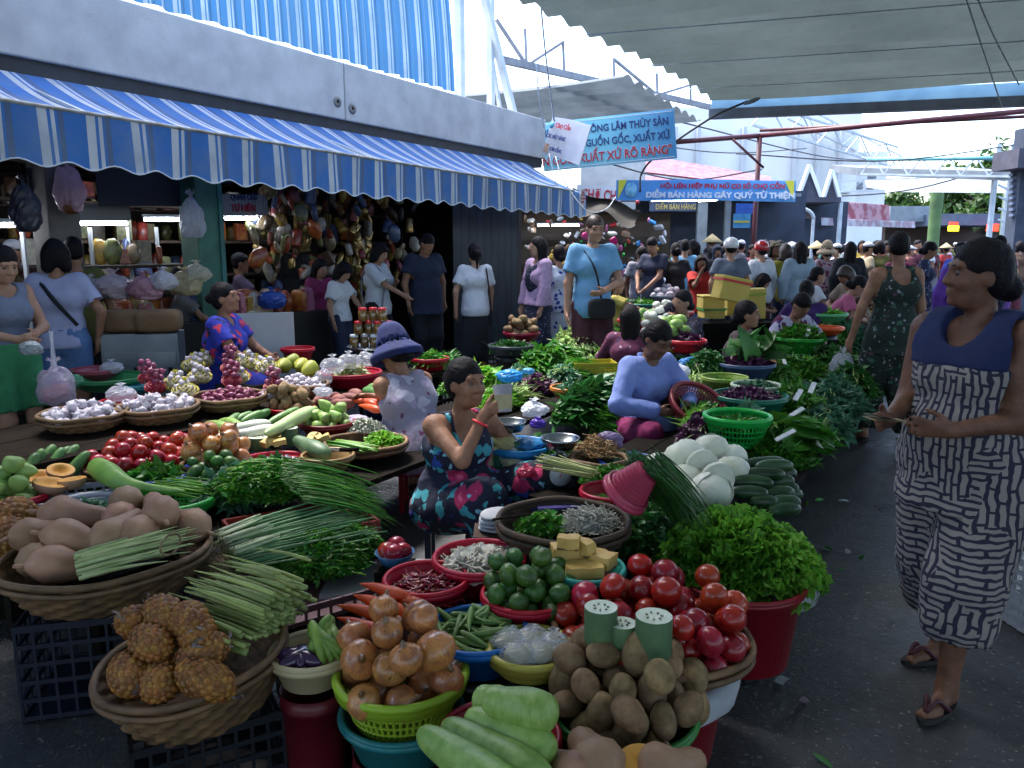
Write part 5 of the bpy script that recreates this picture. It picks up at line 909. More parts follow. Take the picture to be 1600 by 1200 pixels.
for i,(u0,v0,u1,v1) in enumerate(((562,608,606,620),(575,605,612,612),(585,612,615,622))):
    a,b=at_z(u0,v0,.62),at_z(u1,v1,.62); d=b-a; ob('cucumber', CUC[0], zucm, loc=tuple((a+b)/2), rot=(0,0,math.atan2(d[1],d[0])), sc=1.25, label='long cucumber above the back carrots', category='cucumber', group='cucumbers above the back carrots')
p=at_z(512,660,.54); basin('chayote_basin','dark red basin of light green chayotes', p, px(p,40), .08, '6e1a22')
for (x,y,z) in drop(22,px(p,36),.034,.02,.35,5): ob('chayote', CHY[0], chym, loc=(p[0]+x,p[1]+y,p[2]+z-.05), rot=(random.gauss(0,.5),random.gauss(.3,.4),random.uniform(0,6)), sc=.9, label='chayote heaped in the dark red basin', category='chayote', group='chayotes in the dark red basin')
p=at_z(572,690,.50); wicker('garlic_shoot_tray','bamboo tray of white flowers and greens in front of the hatted woman', p, px(p,62), .05, taper=.88, rows=3); heap('white_flower_heap','white cut vegetable heap on the bamboo tray', at_z(572,672,.50), .11,.09,.07, 420,(.02,.035),(.012,.02), M('white_flower','c9ccc0','b2b8a4',12,.6,attr=.3), 31,.3,.8); heap('flower_greens','bright green sprigs on the bamboo tray', at_z(600,692,.50), .10,.08,.05, 260,(.04,.06),(.02,.03), leafl, 32,.3,.6)
bundle('leek_leaves','flat green leaves along the tray front', at_z(520,692,.52), at_z(590,702,.52), 14,.05,.02,[.004,.008,.008,.003], leafl, 33,1.0,.01)
# --- garlic table
specs=[(130,645,62,'white_garlic_basket','bamboo basket of round white garlic bulbs at the left end','round white garlic bulb in the leftmost basket',70,1.12),(247,634,58,'garlic_basket','bamboo basket of loose garlic next to the leftmost one','garlic bulb in the second basket',75,.95)]
for u,v,a_,nm,lb,l2,n,s_ in specs:
    p=at_z(u,v,.66); wicker(nm, lb, p, px(p,a_), .085, m=bamboo, taper=.72, rows=6); put('garlic_bulb', l2,'garlic', l2+'s', GARLIC, garm, drop(n, px(p,a_-6), .024,.015,.25,n), below(p,.055), sc=(s_*.95,s_*1.1), rot='up', tilt=.8)
p=at_z(358,618,.66); wicker('shallot_basket','bamboo basket of loose purple shallots', p, px(p,54), .08, taper=.72, rows=6); put('shallot','purple shallot in the bamboo basket','shallot','shallots in the bamboo basket', SHALLOT, shm, drop(110, px(p,48), .0165,.01,.35,41), below(p,.035), sc=(1.1,1.3))
p=at_z(465,600,.66); wicker('small_garlic_basket','bamboo basket of small white garlic beside the plastic bags', p, px(p,46), .08, taper=.75, rows=6); put('garlic_bulb','small garlic bulb in the right bamboo basket','garlic','garlic in the right basket', GARLIC, garm, drop(80, px(p,41), .020,.015,.4,43), below(p,.045), sc=(.78,.9), rot='up', tilt=.8)
p=at_z(548,582,.66); basin('bagged_greens_tub','red tub of bagged greens on the garlic table', p, px(p,46), .10, 'a8122a'); heap('lemongrass_heads','pale stubby greens in the red tub', below(p,.03), .13,.12,.08,220,(.05,.08),(.015,.03), M('pale_green_veg','8fa36a','b2bf92',8,.5,attr=.5), 35,.2,.8)
for i,(u,v,s_) in enumerate(((520,572,.09),(545,566,.08),(572,562,.075),(505,590,.06))): bag('greens_bag','clear bag of greens on the red tub, '+('left','middle','right','lowest')[i], at_z(u,v,.74 if i<3 else .68), s_, s_*.8, .06, seed=40+i)
netm=lambda nm,c: M(nm,c,None,rough=.45,attr=0,trans=.2,ov=.2)
def netbag(label,u,v,z,c,inner,s_=.085,seed=0, group=None):
    t=thing('net_bag',label,'net bag',at_z(u,v,z));
    if group: t['group']=group
    r=np.random.default_rng(seed)
    for q in drop(16,s_*.75,.022,.0,.5,seed): ob('bulb', random.choice(GARLIC), inner, t, tuple(q-np.array([0,0,s_*.45])), (r.uniform(0,6),r.uniform(0,6),0), .82)
    g=G(); k=14
    for j in range(k):
        a=np.linspace(0,1,10); th=2*np.pi*j/k
        for sg in (1,-1):
            tt=th+sg*a*2.2; rr=s_*1.02*np.sin(np.pi*np.clip(a*.9+.08,0,1))**.6; g.add(tube(np.stack([rr*np.cos(tt),rr*np.sin(tt),-s_*.5+s_*1.25*a],1),.0016,3,False))
    g.add(lathe([(s_*.12,s_*.72),(s_*.05,s_*.85),(s_*.22,s_*1.15)],10)); ob('net', g, M('net_'+c,c,rough=.5), t, smooth=False)
for i,(u,v,z) in enumerate(((302,572,.74),(318,565,.74),(275,600,.70),(312,590,.70),(290,612,.68),(385,568,.74),(402,572,.72),(418,575,.72),(372,590,.68))): netbag('yellow net bag of garlic, '+('third of the left cluster','rightmost and topmost of the left cluster','leftmost of the left cluster','right front of the left cluster','lowest of the left cluster','left of the right cluster','middle of the right cluster','right of the right cluster','front of the right cluster')[i],u,v,z,'c9c02e',garm,.08,60+i)
for i,(u,v,z) in enumerate(((232,592,.72),(243,606,.69),(360,576,.75),(362,596,.69),(428,606,.68))): netbag('red net bag of shallots, '+('upper one by the green tub','lower one by the second garlic basket','upper one above the shallot basket','lower one with a white tag','small one left of the right basket')[i],u,v,z,'c01528',shm,.065,80+i)
for i,(u,v,z) in enumerate(((455,565,.72),(470,572,.72),(442,572,.70),(483,577,.72))): ob('green_papaya', CHY[0], M('yellow_green_fruit','a9a83c','8f9a34',9,.45,ov=.2), loc=tuple(at_z(u,v,z)), rot=(0,random.uniform(-.4,.4),random.uniform(0,3)), sc=1.5, label='yellow green fruit behind the right garlic basket', category='fruit', group='fruit behind the garlic basket')
basin('shallot_tub','faded red tub sitting in a green one behind the garlic', at_z(150,578,.70), .16,.07,'8c3a48'); basin('green_tub','wide green tub behind the left garlic baskets', at_z(170,590,.68), .24,.07,'2f7a4a'); basin('teal_tub','teal tub behind the second garlic basket', at_z(232,600,.66), .17,.05,'1f7f8a'); basin('red_tub','red tub of bagged shallots between the garlic baskets', at_z(195,628,.645), .14,.06,'a8122a'); basin('red_colander','empty red tub on the garlic table by the white board', at_z(465,545,.74), px(at_z(465,545,.74),24), .10,'b8182a')
for i,(u,v,s_,z,c) in enumerate(((108,598,.10,.68,'6fb08a'),(92,604,.07,.68,'a07ab8'),(190,616,.09,.68,'c9ccd8'),(175,575,.08,.72,'c9ccd8'),(505,612,.06,.66,'c9ccd8'),(415,618,.055,.64,'d3c9e0'))): bag('plastic_bag','crumpled plastic bag on the garlic table, '+('green one at the left','mauve one at the left end','clear one in the red tub','clear one on the faded tub','clear one hanging at the table front','white one by the right basket')[i], at_z(u,v,z), s_, s_*.8, s_*.55, M('bag_'+c,c,rough=.25,alpha=.7,trans=.4,bump=.4,bs=15), 50+i)
crate('green_crate','green slatted crate standing under the garlic table', (*L(2.25,3.72)[:2],.12), .5,.34,.30,'14603a', LANE)
crate('black_crate','black slatted crate under the right end of the garlic table', (*L(5.0,3.75)[:2],.1), .5,.34,.30,'16181e', LANE)
# jars
jarg=M('pickle_jar_glass','7a5a20','5a4418',6,.12,coat=.6,spec=.7); lidr=M('red_lid','b81420',rough=.35); lidw=M('white_lid','c3c8cc',rough=.4)
JAR=G().add(lathe([(.001,0),(.034,0),(.037,.006),(.037,.075),(.030,.085),(.030,.09)],18)).mesh('jar'); LID=G().add(lathe([(.033,.086),(.033,.104),(.030,.107),(.001,.107)],18)).mesh('lid')
def jar(label,pos,lm,group,s_=1.0,n=0):
    t=thing('pickle_jar',label,'jar',pos,0,group); t.scale=(s_,)*3; ob('glass', JAR, jarg, t); ob('lid', LID, lm, t)
q0=at_z(590,540,.74)
t=thing('jar_tray','round metal tray under the jars','tray',below(q0,.02)); g=G(); g.add(lathe([(.001,0),(.24,0),(.26,.02),(.265,.02),(.245,-.006),(.001,-.006)],30)); ob('tray_body', g, M('steel','9aa0a6',rough=.25,metal=1), t); bucket('blue bucket under the jar tray', onfloor(q0), .16,.70,'24406a')
k=0
for row,(n,z,lm,lb) in enumerate(((5,.0,lidw,'white lidded pickle jar in the bottom layer'),(4,.115,lidr,'red lidded pickle jar in the middle layer'),(3,.23,lidr,'red lidded pickle jar on top of the stack'))):
    for i in range(n): jar(lb, (q0[0]-.04*n+.085*i, q0[1]+.03*(i%2), q0[2]-.016+z), lm, lb+' group', 1.05)
# ================================================================ middle stalls and the greens along the aisle
steel = M('steel','9aa0a6',rough=.25,metal=1)
def scale_(label, u, v, a_, z, body='1f5a44'):
    p = at_z(u, v, z); R_ = px(p, a_); t = thing('pan_scale', label, 'scale', p); g = G(); g.add(lathe([(.001,-.045),(R_*.72,-.045),(R_*.95,-.004),(R_,0),(R_*1.03,.0),(R_*.98,-.012),(R_*.74,-.052),(.001,-.052)],32)); ob('pan', g, steel, t)
    g = G(); g.add(lathe([(.02,-.052),(.02,-.085),(.05,-.09),(.05,-.10)],12)); ob('stem', g, steel, t); g = G(); g.add(box((0,0,-.17),(.17,.13,.14))); o = ob('body', g, plastic(body), t, smooth=False); md = o.modifiers.new('b','BEVEL'); md.width=.02; md.segments=3
    g = G(); g.add(lathe([(.001,0),(.052,0),(.052,.006),(.001,.007)],24)); ob('dial', g, M('dial_white','b9bec4'), t, (0,-.066,-.17), (math.pi/2,0,0)); g = G(); g.add(box((0,0,0),(.003,.004,.04))); ob('needle', g, redink, t, (0.005,-.074,-.16), (0,.5,0), smooth=False)
    return p
p = scale_('steel pan scale beside the seated woman, left one', 797, 657, 25, .72); bucket('dark bucket under the left pan scale', onfloor(p), .11,.48,'1a1a22'); p = scale_('steel pan scale, right one by the noodles', 875, 683, 30, .68, '20242c'); bucket('dark bucket under the right pan scale', onfloor(p), .11,.44,'1a1a22')
p = at_z(812,696,.58); basin('blue_basin','blue basin with plastic bags next to the pan scales', p, px(p,48), .09,'1f78b8'); bucket('dark bucket under the blue basin', onfloor(p), .12,.48,'1a1a22'); bag('noodle_bag','clear bag of yellowish noodles in the blue basin', at_z(783,690,.62), .07,.06,.05, M('bag_yellow','c9c48a',rough=.25,alpha=.75,trans=.3,bump=.5,bs=20), 3); bag('blue_bag','crumpled blue plastic in the blue basin', at_z(825,694,.60), .08,.07,.03, M('bag_blue','2a86c8',rough=.3,trans=.3,bump=.5,bs=18), 4, knot=False)
for i,(u,v,c,s_,lb) in enumerate(((778,716,'d0d0b0',.07,'white and yellow knotted bag beside the seated woman, left one'),(806,722,'cfcfae',.075,'white and yellow knotted bag, right one'),(822,738,'c8466a',.05,'pink plastic bag under the right scale'),(835,640,'d3d8e4',.09,'white plastic bag on the table edge behind the scales'),(840,662,'5a3fb0',.05,'purple plastic bag by the left scale'))): bag('plastic_bag', lb, at_z(u,v,.52), s_, s_*.75, s_*.6, M('bag_'+c,c,rough=.3,trans=.4,bump=.5,bs=15), 70+i)
t=thing('bag_stand','dark box under the knotted bags','box', onfloor(at_z(795,724,.46)),.3); g=G(); g.add(box((0,0,.23),(.26,.2,.45))); ob('body', g, woodd, t, smooth=False)
p=at_z(936,716,.60); wicker('noodle_basket','small bamboo basket of tan noodles', p, px(p,42), .05, taper=.8, rows=4); tangle('tangled tan noodles heaped in the small basket', at_z(936,708,.585), .10,.085,.085, 520,.04,.0022, noodm, 7); bucket('dark bucket under the noodle basket', onfloor(p), .10,.54,'1a1a22'); bag('lilac_bag','lilac plastic sheet behind the noodles', at_z(952,690,.64), .07,.04,.05, M('bag_lilac','8f7aa8',rough=.4,trans=.3), 9, knot=False)
p=at_z(955,768,.56); basin('red_herb_basin','red basin of chopped green herbs', p, px(p,45), .08,'a8122a'); heap('chopped_herb_heap','chopped bright green herbs in the red basin', at_z(955,755,.53), .13,.11,.08, 800,(.02,.04),(.012,.022), leafm, 41,.3,.8); bucket('dark bucket under the red herb basin', onfloor(p), .11,.47,'1a1a22')
p=at_z(985,722,.56); basin('blue_herb_basin','blue basin of bluish leaves behind the noodles', p, px(p,45), .07,'2450b8'); heap('blue_leaf_heap','bluish green leaves in the blue basin', below(p,.03), .13,.11,.07,420,(.03,.05),(.02,.03), leafb, 42,.3,.6); bucket('dark bucket under the blue leaf basin', onfloor(p), .11,.48,'1a1a22')
bundle('garlic_stalk_bundle','pale garlic stalks tied in front of the noodles', at_z(930,742,.60), at_z(842,722,.62), 26,.05,.03,[.006,.005,.004,.002], M('stalk_straw','a8a86e','8f9a5a',9,.5,attr=.5), 43,1.8,.0); heap('leaf_bunch','dark leaves between the scale and the noodles', at_z(880,712,.54), .12,.09,.08, 200,(.05,.08),(.03,.045), leafm, 44,.4,.6)
colander('pink_colander','pink slatted colander tipped on its side', at_z(975,772,.66), px(at_z(975,772,.66),36), .13,'a83a58', (-.3,-2.5,0), taper=.55, rings=8, bars=64); bundle('chive_bundle','thick dark green chives draped over the pink colander', at_z(1003,735,.76), at_z(1062,798,.58), 320,.10,.07,[.0022,.0026,.0022,.001], leafd, 45,1.5,.06, sides=4)
for i,(u,v,z,s_) in enumerate(((1069,716,.66,1.0),(1031,732,.62,.95),(1109,701,.66,.85),(1141,715,.62,.8),(1071,750,.60,.9),(1143,735,.60,.85),(1112,768,.58,1.0),(1078,778,.56,.8),(1098,742,.58,.8))): ob('white_cabbage', CABBAGE[i%3], cabm, loc=tuple(at_z(u,v,z)), rot=(random.gauss(0,.3),random.gauss(0,.3),random.uniform(0,6)), sc=s_, label='pale cabbage, '+('large one on top of the pile','leftmost of the pile','topmost at the back','rightmost at the back','middle front one','right one by the cucumbers','big front one above the lettuce','small one at the lower left','one buried in the middle')[i], category='cabbage')
for i,(u,v,z) in enumerate(((1098,728,.66),(1122,748,.63))):
    t=thing('cut_cabbage','cut cabbage half in the pile, '+('upper','lower')[i]+' one','cabbage', at_z(u,v,z)); g=G(); vv,ff=blob(.07,.07,.07,14,18,.03,3,i); vv[:,1]=np.maximum(vv[:,1],-.012); g.add((vv,ff)); ob('half', g, cabm, t)
crate('plastic_crate','dark crate under the cabbages', onfloor(at_z(1080,750,.5)), .55,.40,.50,'0e121b', LANE)
for i,(u0,v0,u1,v1,z) in enumerate(((1158,729,1226,722,.60),(1180,732,1238,728,.61),(1160,742,1226,742,.59),(1142,754,1208,756,.57),(1140,770,1200,772,.55),(1200,755,1240,752,.55),(1195,772,1240,770,.53),(1205,765,1248,765,.52),(1170,785,1215,785,.52),(1200,788,1250,785,.51),(1190,742,1244,740,.56),(1215,778,1252,772,.50),(1198,800,1250,795,.49))):
    a,b=at_z(u0,v0,z),at_z(u1,v1,z); d=b-a; ob('cucumber', CUC[i%2], cucm, loc=tuple((a+b)/2), rot=(0,0,math.atan2(d[1],d[0])), sc=(np.linalg.norm(d)/.205*1.05,1.12,1.12), label='dark green cucumber stacked beside the cabbages', category='cucumber', group='cucumbers beside the cabbages')
def plate(name,label,u,v,a_,z,h,col,kind,mat,n=350,seed=0,ln=(.03,.06),wd=(.018,.03),hh=.06,stand=True,taper=.72,fill=.03):
    p=at_z(u,v,z); R_=px(p,a_)
    if kind=='b': basin(name,label,p,R_,h,col,taper=taper)
    elif kind=='c': colander(name,label,p,R_,h,col,taper=taper,bars=48)
    elif kind=='w': wicker(name,label,p,R_,h,taper=.8,rows=5)
    if stand and z-h>.06: bucket('dark bucket under the '+label, onfloor(p), R_*.7, z-h-.008,'1a1a22')
    if mat is not None: heap('leaf_heap','greens heaped in the '+label, below(p,fill), R_*.9,R_*.85,hh,n,ln,wd,mat,seed,.35,.6)
    return p
plate('green_colander','bright green deep colander with leaves',1152,650,50,.68,.15,'1fae4a','c',leafm,420,51,hh=.02,fill=.05)
plate('teal_green_basin','dark teal basin of purple and green leaves',1172,618,55,.64,.13,'1f6f5a','b',leafp,420,52,hh=.08)
plate('olive_colander','olive green tub behind the bright colander',1132,590,34,.66,.15,'7f9a3a','b',leafm,200,53,hh=.03,fill=.05); plate('pale_colander','pale slatted basket behind the teal basin',1182,602,37,.66,.10,'9fae9a','c',leafb,260,54,hh=.06); plate('grey_blue_tub','large grey blue tub of dark leaves',1165,568,43,.68,.14,'3f5878','b',leafp,360,55,(.05,.09),(.03,.05),.10)
plate('lime_bowl','lime green bowl full of spinach',1248,528,37,.78,.12,'2f9a3a','b',leafm,420,56,(.08,.14),(.05,.09),.12); plate('orange_bowl','shallow orange bowl at the back of the greens',1290,512,26,.80,.06,'d85a1e','b',None)
t=thing('mustard_bunch','upright bunch of large mustard leaves in the grey blue tub','greens', at_z(1172,562,.70)); t['kind']='stuff'; rg=np.random.default_rng(8); n=44; lf,va=leaves(rg.normal(size=(n,3))*np.array([.06,.05,.03]), np.stack([rg.normal(size=n)*.6,rg.normal(size=n)*.5,np.ones(n)],1), rg.uniform(.14,.26,n), rg.uniform(.10,.15,n), .6,7,.18,8,.05); g=G(); g.add(lf,va); ob('foliage', g, leafd, t)
GH=[('purple basil heap beside the cabbages',1105,690,.56,.24,.15,.12,900,(.04,.07),(.025,.04),leafp,None),('pale chive stalks in front of the bright colander',1095,660,.60,.20,.12,.08,300,(.10,.18),(.005,.010),leafl,(1,.3,0)),('broad bluish leaves hanging right of the purple basil',1165,682,.56,.16,.16,.12,260,(.08,.14),(.05,.08),leafb,None),
('long green beans and leaves beside the cucumbers',1200,705,.54,.28,.16,.10,700,(.10,.18),(.012,.02),leafm,(.9,.3,0)),('water spinach laid in rows along the aisle edge',1250,690,.52,.22,.20,.10,700,(.08,.13),(.012,.025),leafm,(.8,-.3,0)),('big heap of bluish greens at the aisle edge',1290,640,.54,.30,.26,.16,1500,(.07,.12),(.03,.05),leafb,None),
('dark green bundle heap behind the aisle edge',1235,645,.56,.24,.22,.14,900,(.07,.12),(.02,.035),leafm,None),('far heap of dark herbs along the aisle',1300,580,.56,.34,.30,.18,1300,(.08,.13),(.03,.05),leafd,None),('light green stalks heap behind the teal basin',1245,585,.58,.30,.24,.14,800,(.10,.16),(.015,.03),leafm,(.9,.2,0)),('greens heap at the far end of the aisle table',1310,540,.58,.36,.34,.20,1200,(.09,.14),(.04,.06),leafb,None),('mixed greens between the lime bowl and the aisle',1265,550,.60,.28,.24,.14,700,(.09,.14),(.03,.05),leafm,None),
('large dark heap of leafy stems left of the woman in blue',925,655,.48,.27,.25,.24,800,(.10,.18),(.05,.08),leafd,(.2,-.6,.2)),('leafy stems hanging down beside the woman in blue',960,670,.46,.16,.16,.14,300,(.12,.2),(.012,.02),leafm,(.5,-.8,-.3)),('broad light green leaves behind the seated woman',752,605,.54,.24,.18,.12,320,(.10,.15),(.05,.08),leafl,None),('thin green sprigs behind the pan scale',775,632,.54,.26,.14,.10,800,(.05,.09),(.012,.02),leafl,(.9,-.2,0)),('spring onions lying across the bench',800,620,.56,.26,.08,.05,160,(.18,.3),(.008,.012),leafy,(1,.25,0)),
('dark seaweed coloured herbs on the bench',812,598,.56,.20,.14,.10,700,(.04,.07),(.015,.025),leafb,None),('long water spinach heap on the bench',860,572,.56,.40,.26,.16,1100,(.14,.24),(.03,.05),leafm,(-.6,-.7,.1)),('tall heap of pale green stems on the bench',905,548,.60,.34,.30,.18,1000,(.12,.2),(.02,.04),leafy,(-.7,-.6,.1)),('dense green heap behind the yellow crate',930,535,.66,.34,.28,.20,1100,(.08,.13),(.04,.06),leafm,None),('curly greens in front of the yellow crate',880,592,.56,.16,.12,.08,300,(.05,.08),(.03,.04),leafb,None)]
GH+=[('morning glory stems on the bench end behind the walking women',700,575,.52,.26,.18,.12,500,(.10,.16),(.02,.03),leafm,(.8,.4,0)),('mint heap beside the light green leaves',715,612,.52,.18,.14,.10,700,(.03,.05),(.02,.03),leafm,None),('bunched dill behind the left pan scale',752,640,.50,.20,.12,.10,900,(.03,.06),(.006,.010),leafd,None),('amaranth bunch with reddish leaves on the bench',838,612,.52,.20,.14,.10,360,(.06,.09),(.03,.045),leafp,None),('choy sum bundle lying across the bench end',905,585,.54,.24,.16,.10,380,(.12,.18),(.04,.06),leafm,(.8,-.4,0)),
('yellowing lettuce heap behind the yellow crate',962,560,.58,.22,.18,.12,300,(.08,.12),(.05,.08),leafl,None),('fern tips heap behind the woman in blue',1030,565,.60,.22,.18,.14,500,(.06,.10),(.015,.025),leafd,None),('pea shoots heap between the plaid and brown blouses',1062,585,.58,.24,.18,.12,600,(.04,.07),(.02,.03),leafm,None),('pale stalk bundle left of the olive tub',1085,610,.56,.20,.14,.10,260,(.12,.18),(.008,.014),leafy,(.9,.2,0)),('leaf mustard heap under the bright green colander',1120,668,.50,.22,.16,.12,380,(.07,.11),(.04,.06),leafd,None),
('celery bundle along the aisle edge, nearest the cucumbers',1228,722,.50,.22,.14,.10,420,(.10,.16),(.012,.02),leafm,(.9,-.1,0)),('kale coloured leaves at the aisle edge below the foam strip',1285,675,.48,.20,.16,.14,420,(.08,.12),(.04,.06),leafb,None),('watercress mound behind the pale slatted basket',1215,600,.58,.22,.18,.12,800,(.03,.05),(.02,.03),leafm,None),('yam leaves at the far aisle edge beside the walker',1325,612,.50,.22,.20,.18,500,(.08,.12),(.05,.07),leafd,None),('sorrel heap behind the lime bowl',1290,530,.66,.30,.24,.16,500,(.08,.12),(.04,.06),leafm,None),('bitter leaf heap in front of the purple vendor',1235,560,.62,.24,.18,.14,500,(.07,.11),(.03,.05),leafd,None),
('sprig heap at the foot of the grey blue tub',1205,580,.58,.16,.14,.10,500,(.03,.05),(.015,.025),leafl,None),('long bean bundle over the back bench',985,590,.56,.22,.10,.08,260,(.16,.24),(.008,.012),leafm,(1,.1,0)),('trimmed leaf pile below the pan scales',845,720,.42,.20,.14,.10,400,(.05,.09),(.03,.05),leafd,None),('basil sprigs in front of the noodles',905,735,.48,.14,.10,.08,420,(.03,.05),(.018,.028),leafm,None)]
for i,(lb,u,v,z,rx,ry,h,n,ln,wd,m_,fl) in enumerate(GH): heap('greens_heap',lb,at_z(u,v,z-.06),rx,ry,h+.03,n,ln,wd,m_,100+i,.4,.5,rz=LANE,flow=fl,stems=50 if fl is None else 0)
t=thing('taro_leaves','large folded taro leaves with a white tie at the aisle edge','greens', at_z(1262,682,.56)); t['kind']='stuff'; rg=np.random.default_rng(2); n=12; lf,va=leaves(rg.normal(size=(n,3))*np.array([.05,.08,.02])+np.array([-.1,0,.02]), np.stack([np.ones(n),rg.normal(size=n)*.4,rg.normal(size=n)*.15+.15],1), rg.uniform(.18,.26,n), rg.uniform(.15,.2,n), .4,7,.15,2,.05); g=G(); g.add(lf,va); ob('foliage', g, leafm, t)
for i,(u,v,z,ya) in enumerate(((1269,606,.70,.5),(1247,617,.68,.6),(1243,645,.66,1.2),(1227,680,.63,1.4),(1262,520,.84,.4),(1225,563,.68,0))): g=G(); g.add(box((0,0,0),(.03,.11,.007))); ob('foam_tie', g, M('foam_tie_white','c6ccd0',rough=.8), loc=tuple(at_z(u,v,z)), rot=(.5,.2,-ya), smooth=False, label='white foam strip on the greens, '+('largest upper one','one left of the largest','middle one','lowest one by the taro leaves','far one near the lime bowl','flat one behind the teal basin')[i], category='foam strip')
# yellow crate etc.
crate('yellow_crate','yellow slatted crate among the leafy heaps', tuple(at_z(927,582,.50)), .36,.24,.10,'a89a28',.1, rows=4); plate('orange_tray','worn orange tub of greens on the bench',890,606,28,.60,.07,'b06a2c','b',leafb,160,57,stand=False); plate('small_blue_basin','blue basin of leaves left of the woman in blue',955,598,26,.60,.08,'2f6f98','b',leafb,160,58,stand=False)
for i,(u,v,c,s_) in enumerate(((797,588,'2f9ad8',.10),(945,530,'2a86d0',.07),(825,580,'58a8d8',.05),(1052,580,'d3d8e4',.13),(1078,568,'3a8ad0',.10),(1102,560,'2fa878',.14))): bag('plastic_bag','plastic bag among the greens, '+('blue one at the left end of the bench','small bright blue one on the tall heap','pale blue one on the bench','white one beside the woman in blue','blue one behind the white bag','green translucent one over herbs')[i], at_z(u,v,.66), s_, s_*.7, s_*.5, M('gbag_'+c,c,rough=.3,trans=.4,bump=.5,bs=12), 90+i, knot=False)
heap('weighed_herbs','dark herbs under the green plastic', at_z(1108,578,.62), .2,.16,.16, 500,(.04,.06),(.02,.03), leafd, 60)
# foam boxes
fom=M('yellow_foam','c9b25a','bda650',3,.8,.1,60)
def foambox(label,u,v,z,sx,sy,sz,rot,tape=None):
    p=at_z(u,v,z); t=thing('foam_box',label,'box',p); t.rotation_euler=rot; g=G(); g.add(box((0,0,sz*.42),(sx,sy,sz*.84))); o=ob('body', g, fom, t, smooth=False); md=o.modifiers.new('b','BEVEL'); md.width=.012; md.segments=2
    g=G(); g.add(box((0,0,sz*.92),(sx+.015,sy+.015,sz*.16))); o=ob('lid', g, fom, t, smooth=False); md=o.modifiers.new('b','BEVEL'); md.width=.012; md.segments=2
    if tape: g=G(); g.add(box((0,0,sz*.82),(sx+.02,sy+.02,.025))); ob('tape', g, M('tape_'+tape,tape,rough=.4), t, smooth=False)
foambox('yellow foam box with red tape tilted on top of the stack',1138,470,.98,.34,.26,.27,(0,.2,.15),'c01822'); foambox('yellow foam box, upper one of the left pair',1110,482,.86,.26,.26,.16,(0,0,.05)); foambox('yellow foam box with green tape, lower one of the left pair',1111,497,.72,.26,.26,.14,(0,0,.1),'2fa04a'); foambox('yellow foam box in the middle under the tilted one',1145,492,.72,.30,.28,.26,(0,0,.2)); foambox('tall yellow foam box with a green band at the right',1177,497,.72,.26,.28,.36,(0,-.05,-.2),'8aa83a')
t=thing('box_stand','dark table under the yellow foam boxes','table', onfloor(at_z(1142,500,.72)),.1); g=G(); g.add(box((0,.0,.35),(.95,.4,.70))); ob('body', g, woodd, t, smooth=False)
# stalls further back: low tables and tubs of produce
BK=[('red tray of pale chayotes behind the seated vendors',1010,500,.80,.30,'b01828',chym,'s'),('green tub on the back bench',1005,475,.82,.20,'2f7a6a',leafm,'l'),('red tray of cut white vegetables',1050,488,.84,.24,'a8122a',radm,'s'),('grey basin of white onions',1040,462,.86,.22,'7f8a98',garm,'s'),('blue tray with bundled herbs',1000,455,.86,.20,'2a5aa8',leafb,'l'),('pink tub near the dark haired vendor',1030,520,.76,.18,'b04a6a',radm,'s'),('shallow basket of yellow corn pieces',1045,540,.74,.16,'b08a4a',chym,'s'),('red basin with a red bag on an orange tub',1072,532,.80,.16,'c8202a',leafp,'l'),('wide tray of greens behind the tourist',960,470,.86,.26,'5a6a5a',leafm,'l'),('grey bowl of dark leaves by the walkers',800,540,.62,.22,'3a3f48',leafd,'l'),('crimson tub by the walking women',815,520,.62,.20,'8c1830',potm,'s'),('red basin of beans behind the hatted woman',672,560,.66,.15,'a8122a',leafm,'l'),('white tub at the far aisle',1340,470,.80,.24,'b9bec8',chym,'s'),('straw coloured tub near the far vendors',1355,485,.72,.2,'a8905a',potm,'s'),('silver tray with metal bowls',1345,448,.92,.25,'8a9098',radm,'s'),('green translucent sack on the bench',1290,490,.86,.22,'5fae7a',leafl,'l')]
for i,(lb,u,v,z,R_,c,m_,k) in enumerate(BK):
    p=at_z(u,v,z); basin('produce_tub',lb,p,R_,.09,c); bucket('dark stand under the '+lb, onfloor(p), R_*.75, z-.1,'1a1a22','tub_stand')
    if k=='l': heap('produce_leaves','leaves in the '+lb, below(p,.03), R_*.9,R_*.85,.08,220,(.06,.1),(.03,.05),m_,200+i)
    else:
        for q in drop(22,R_*.82,.045,.02,.35,i): ob('vegetable', POTATO[i%5], m_, loc=tuple(below(p,.05)+q), rot=(random.uniform(0,6),0,random.uniform(0,6)), sc=random.uniform(.9,1.2), label='vegetable piece in the '+lb, category='vegetable', group='pieces in the '+lb)
crate('black_crate','black plastic crate behind the woman in the black skirt', tuple(at_z(795,565,.28)), .55,.4,.22,'14161c',.2); crate('yellow_crate','yellow crate under the black one near the skirt', tuple(at_z(795,580,.10)), .6,.42,.14,'b0921e',.2)
# right edge: white crate with pickle jars
p=at_z(1610,985,.0); p=np.array([p[0]+.12,p[1]+.1,0]); crate('white_crate','white slatted crate under the pickle jars at the right edge', p, .36,.5,.30,'9fa3ac',.1, rows=6)
t=thing('jar_shelf','white board on the crate at the right edge','board',(p[0],p[1],.31),.1); g=G(); g.add(box((0,0,.01),(.38,.52,.02))); ob('board_top', g, M('white_board','cdd3da'), t, smooth=False)
for k in range(12): jar('red lidded pickle jar on the white crate at the right edge',(p[0]-.12+.1*(k%3), p[1]-.16+.16*((k//3)%2), .33+.18*(k//6)),lidr,'jars at the right edge',1.6)

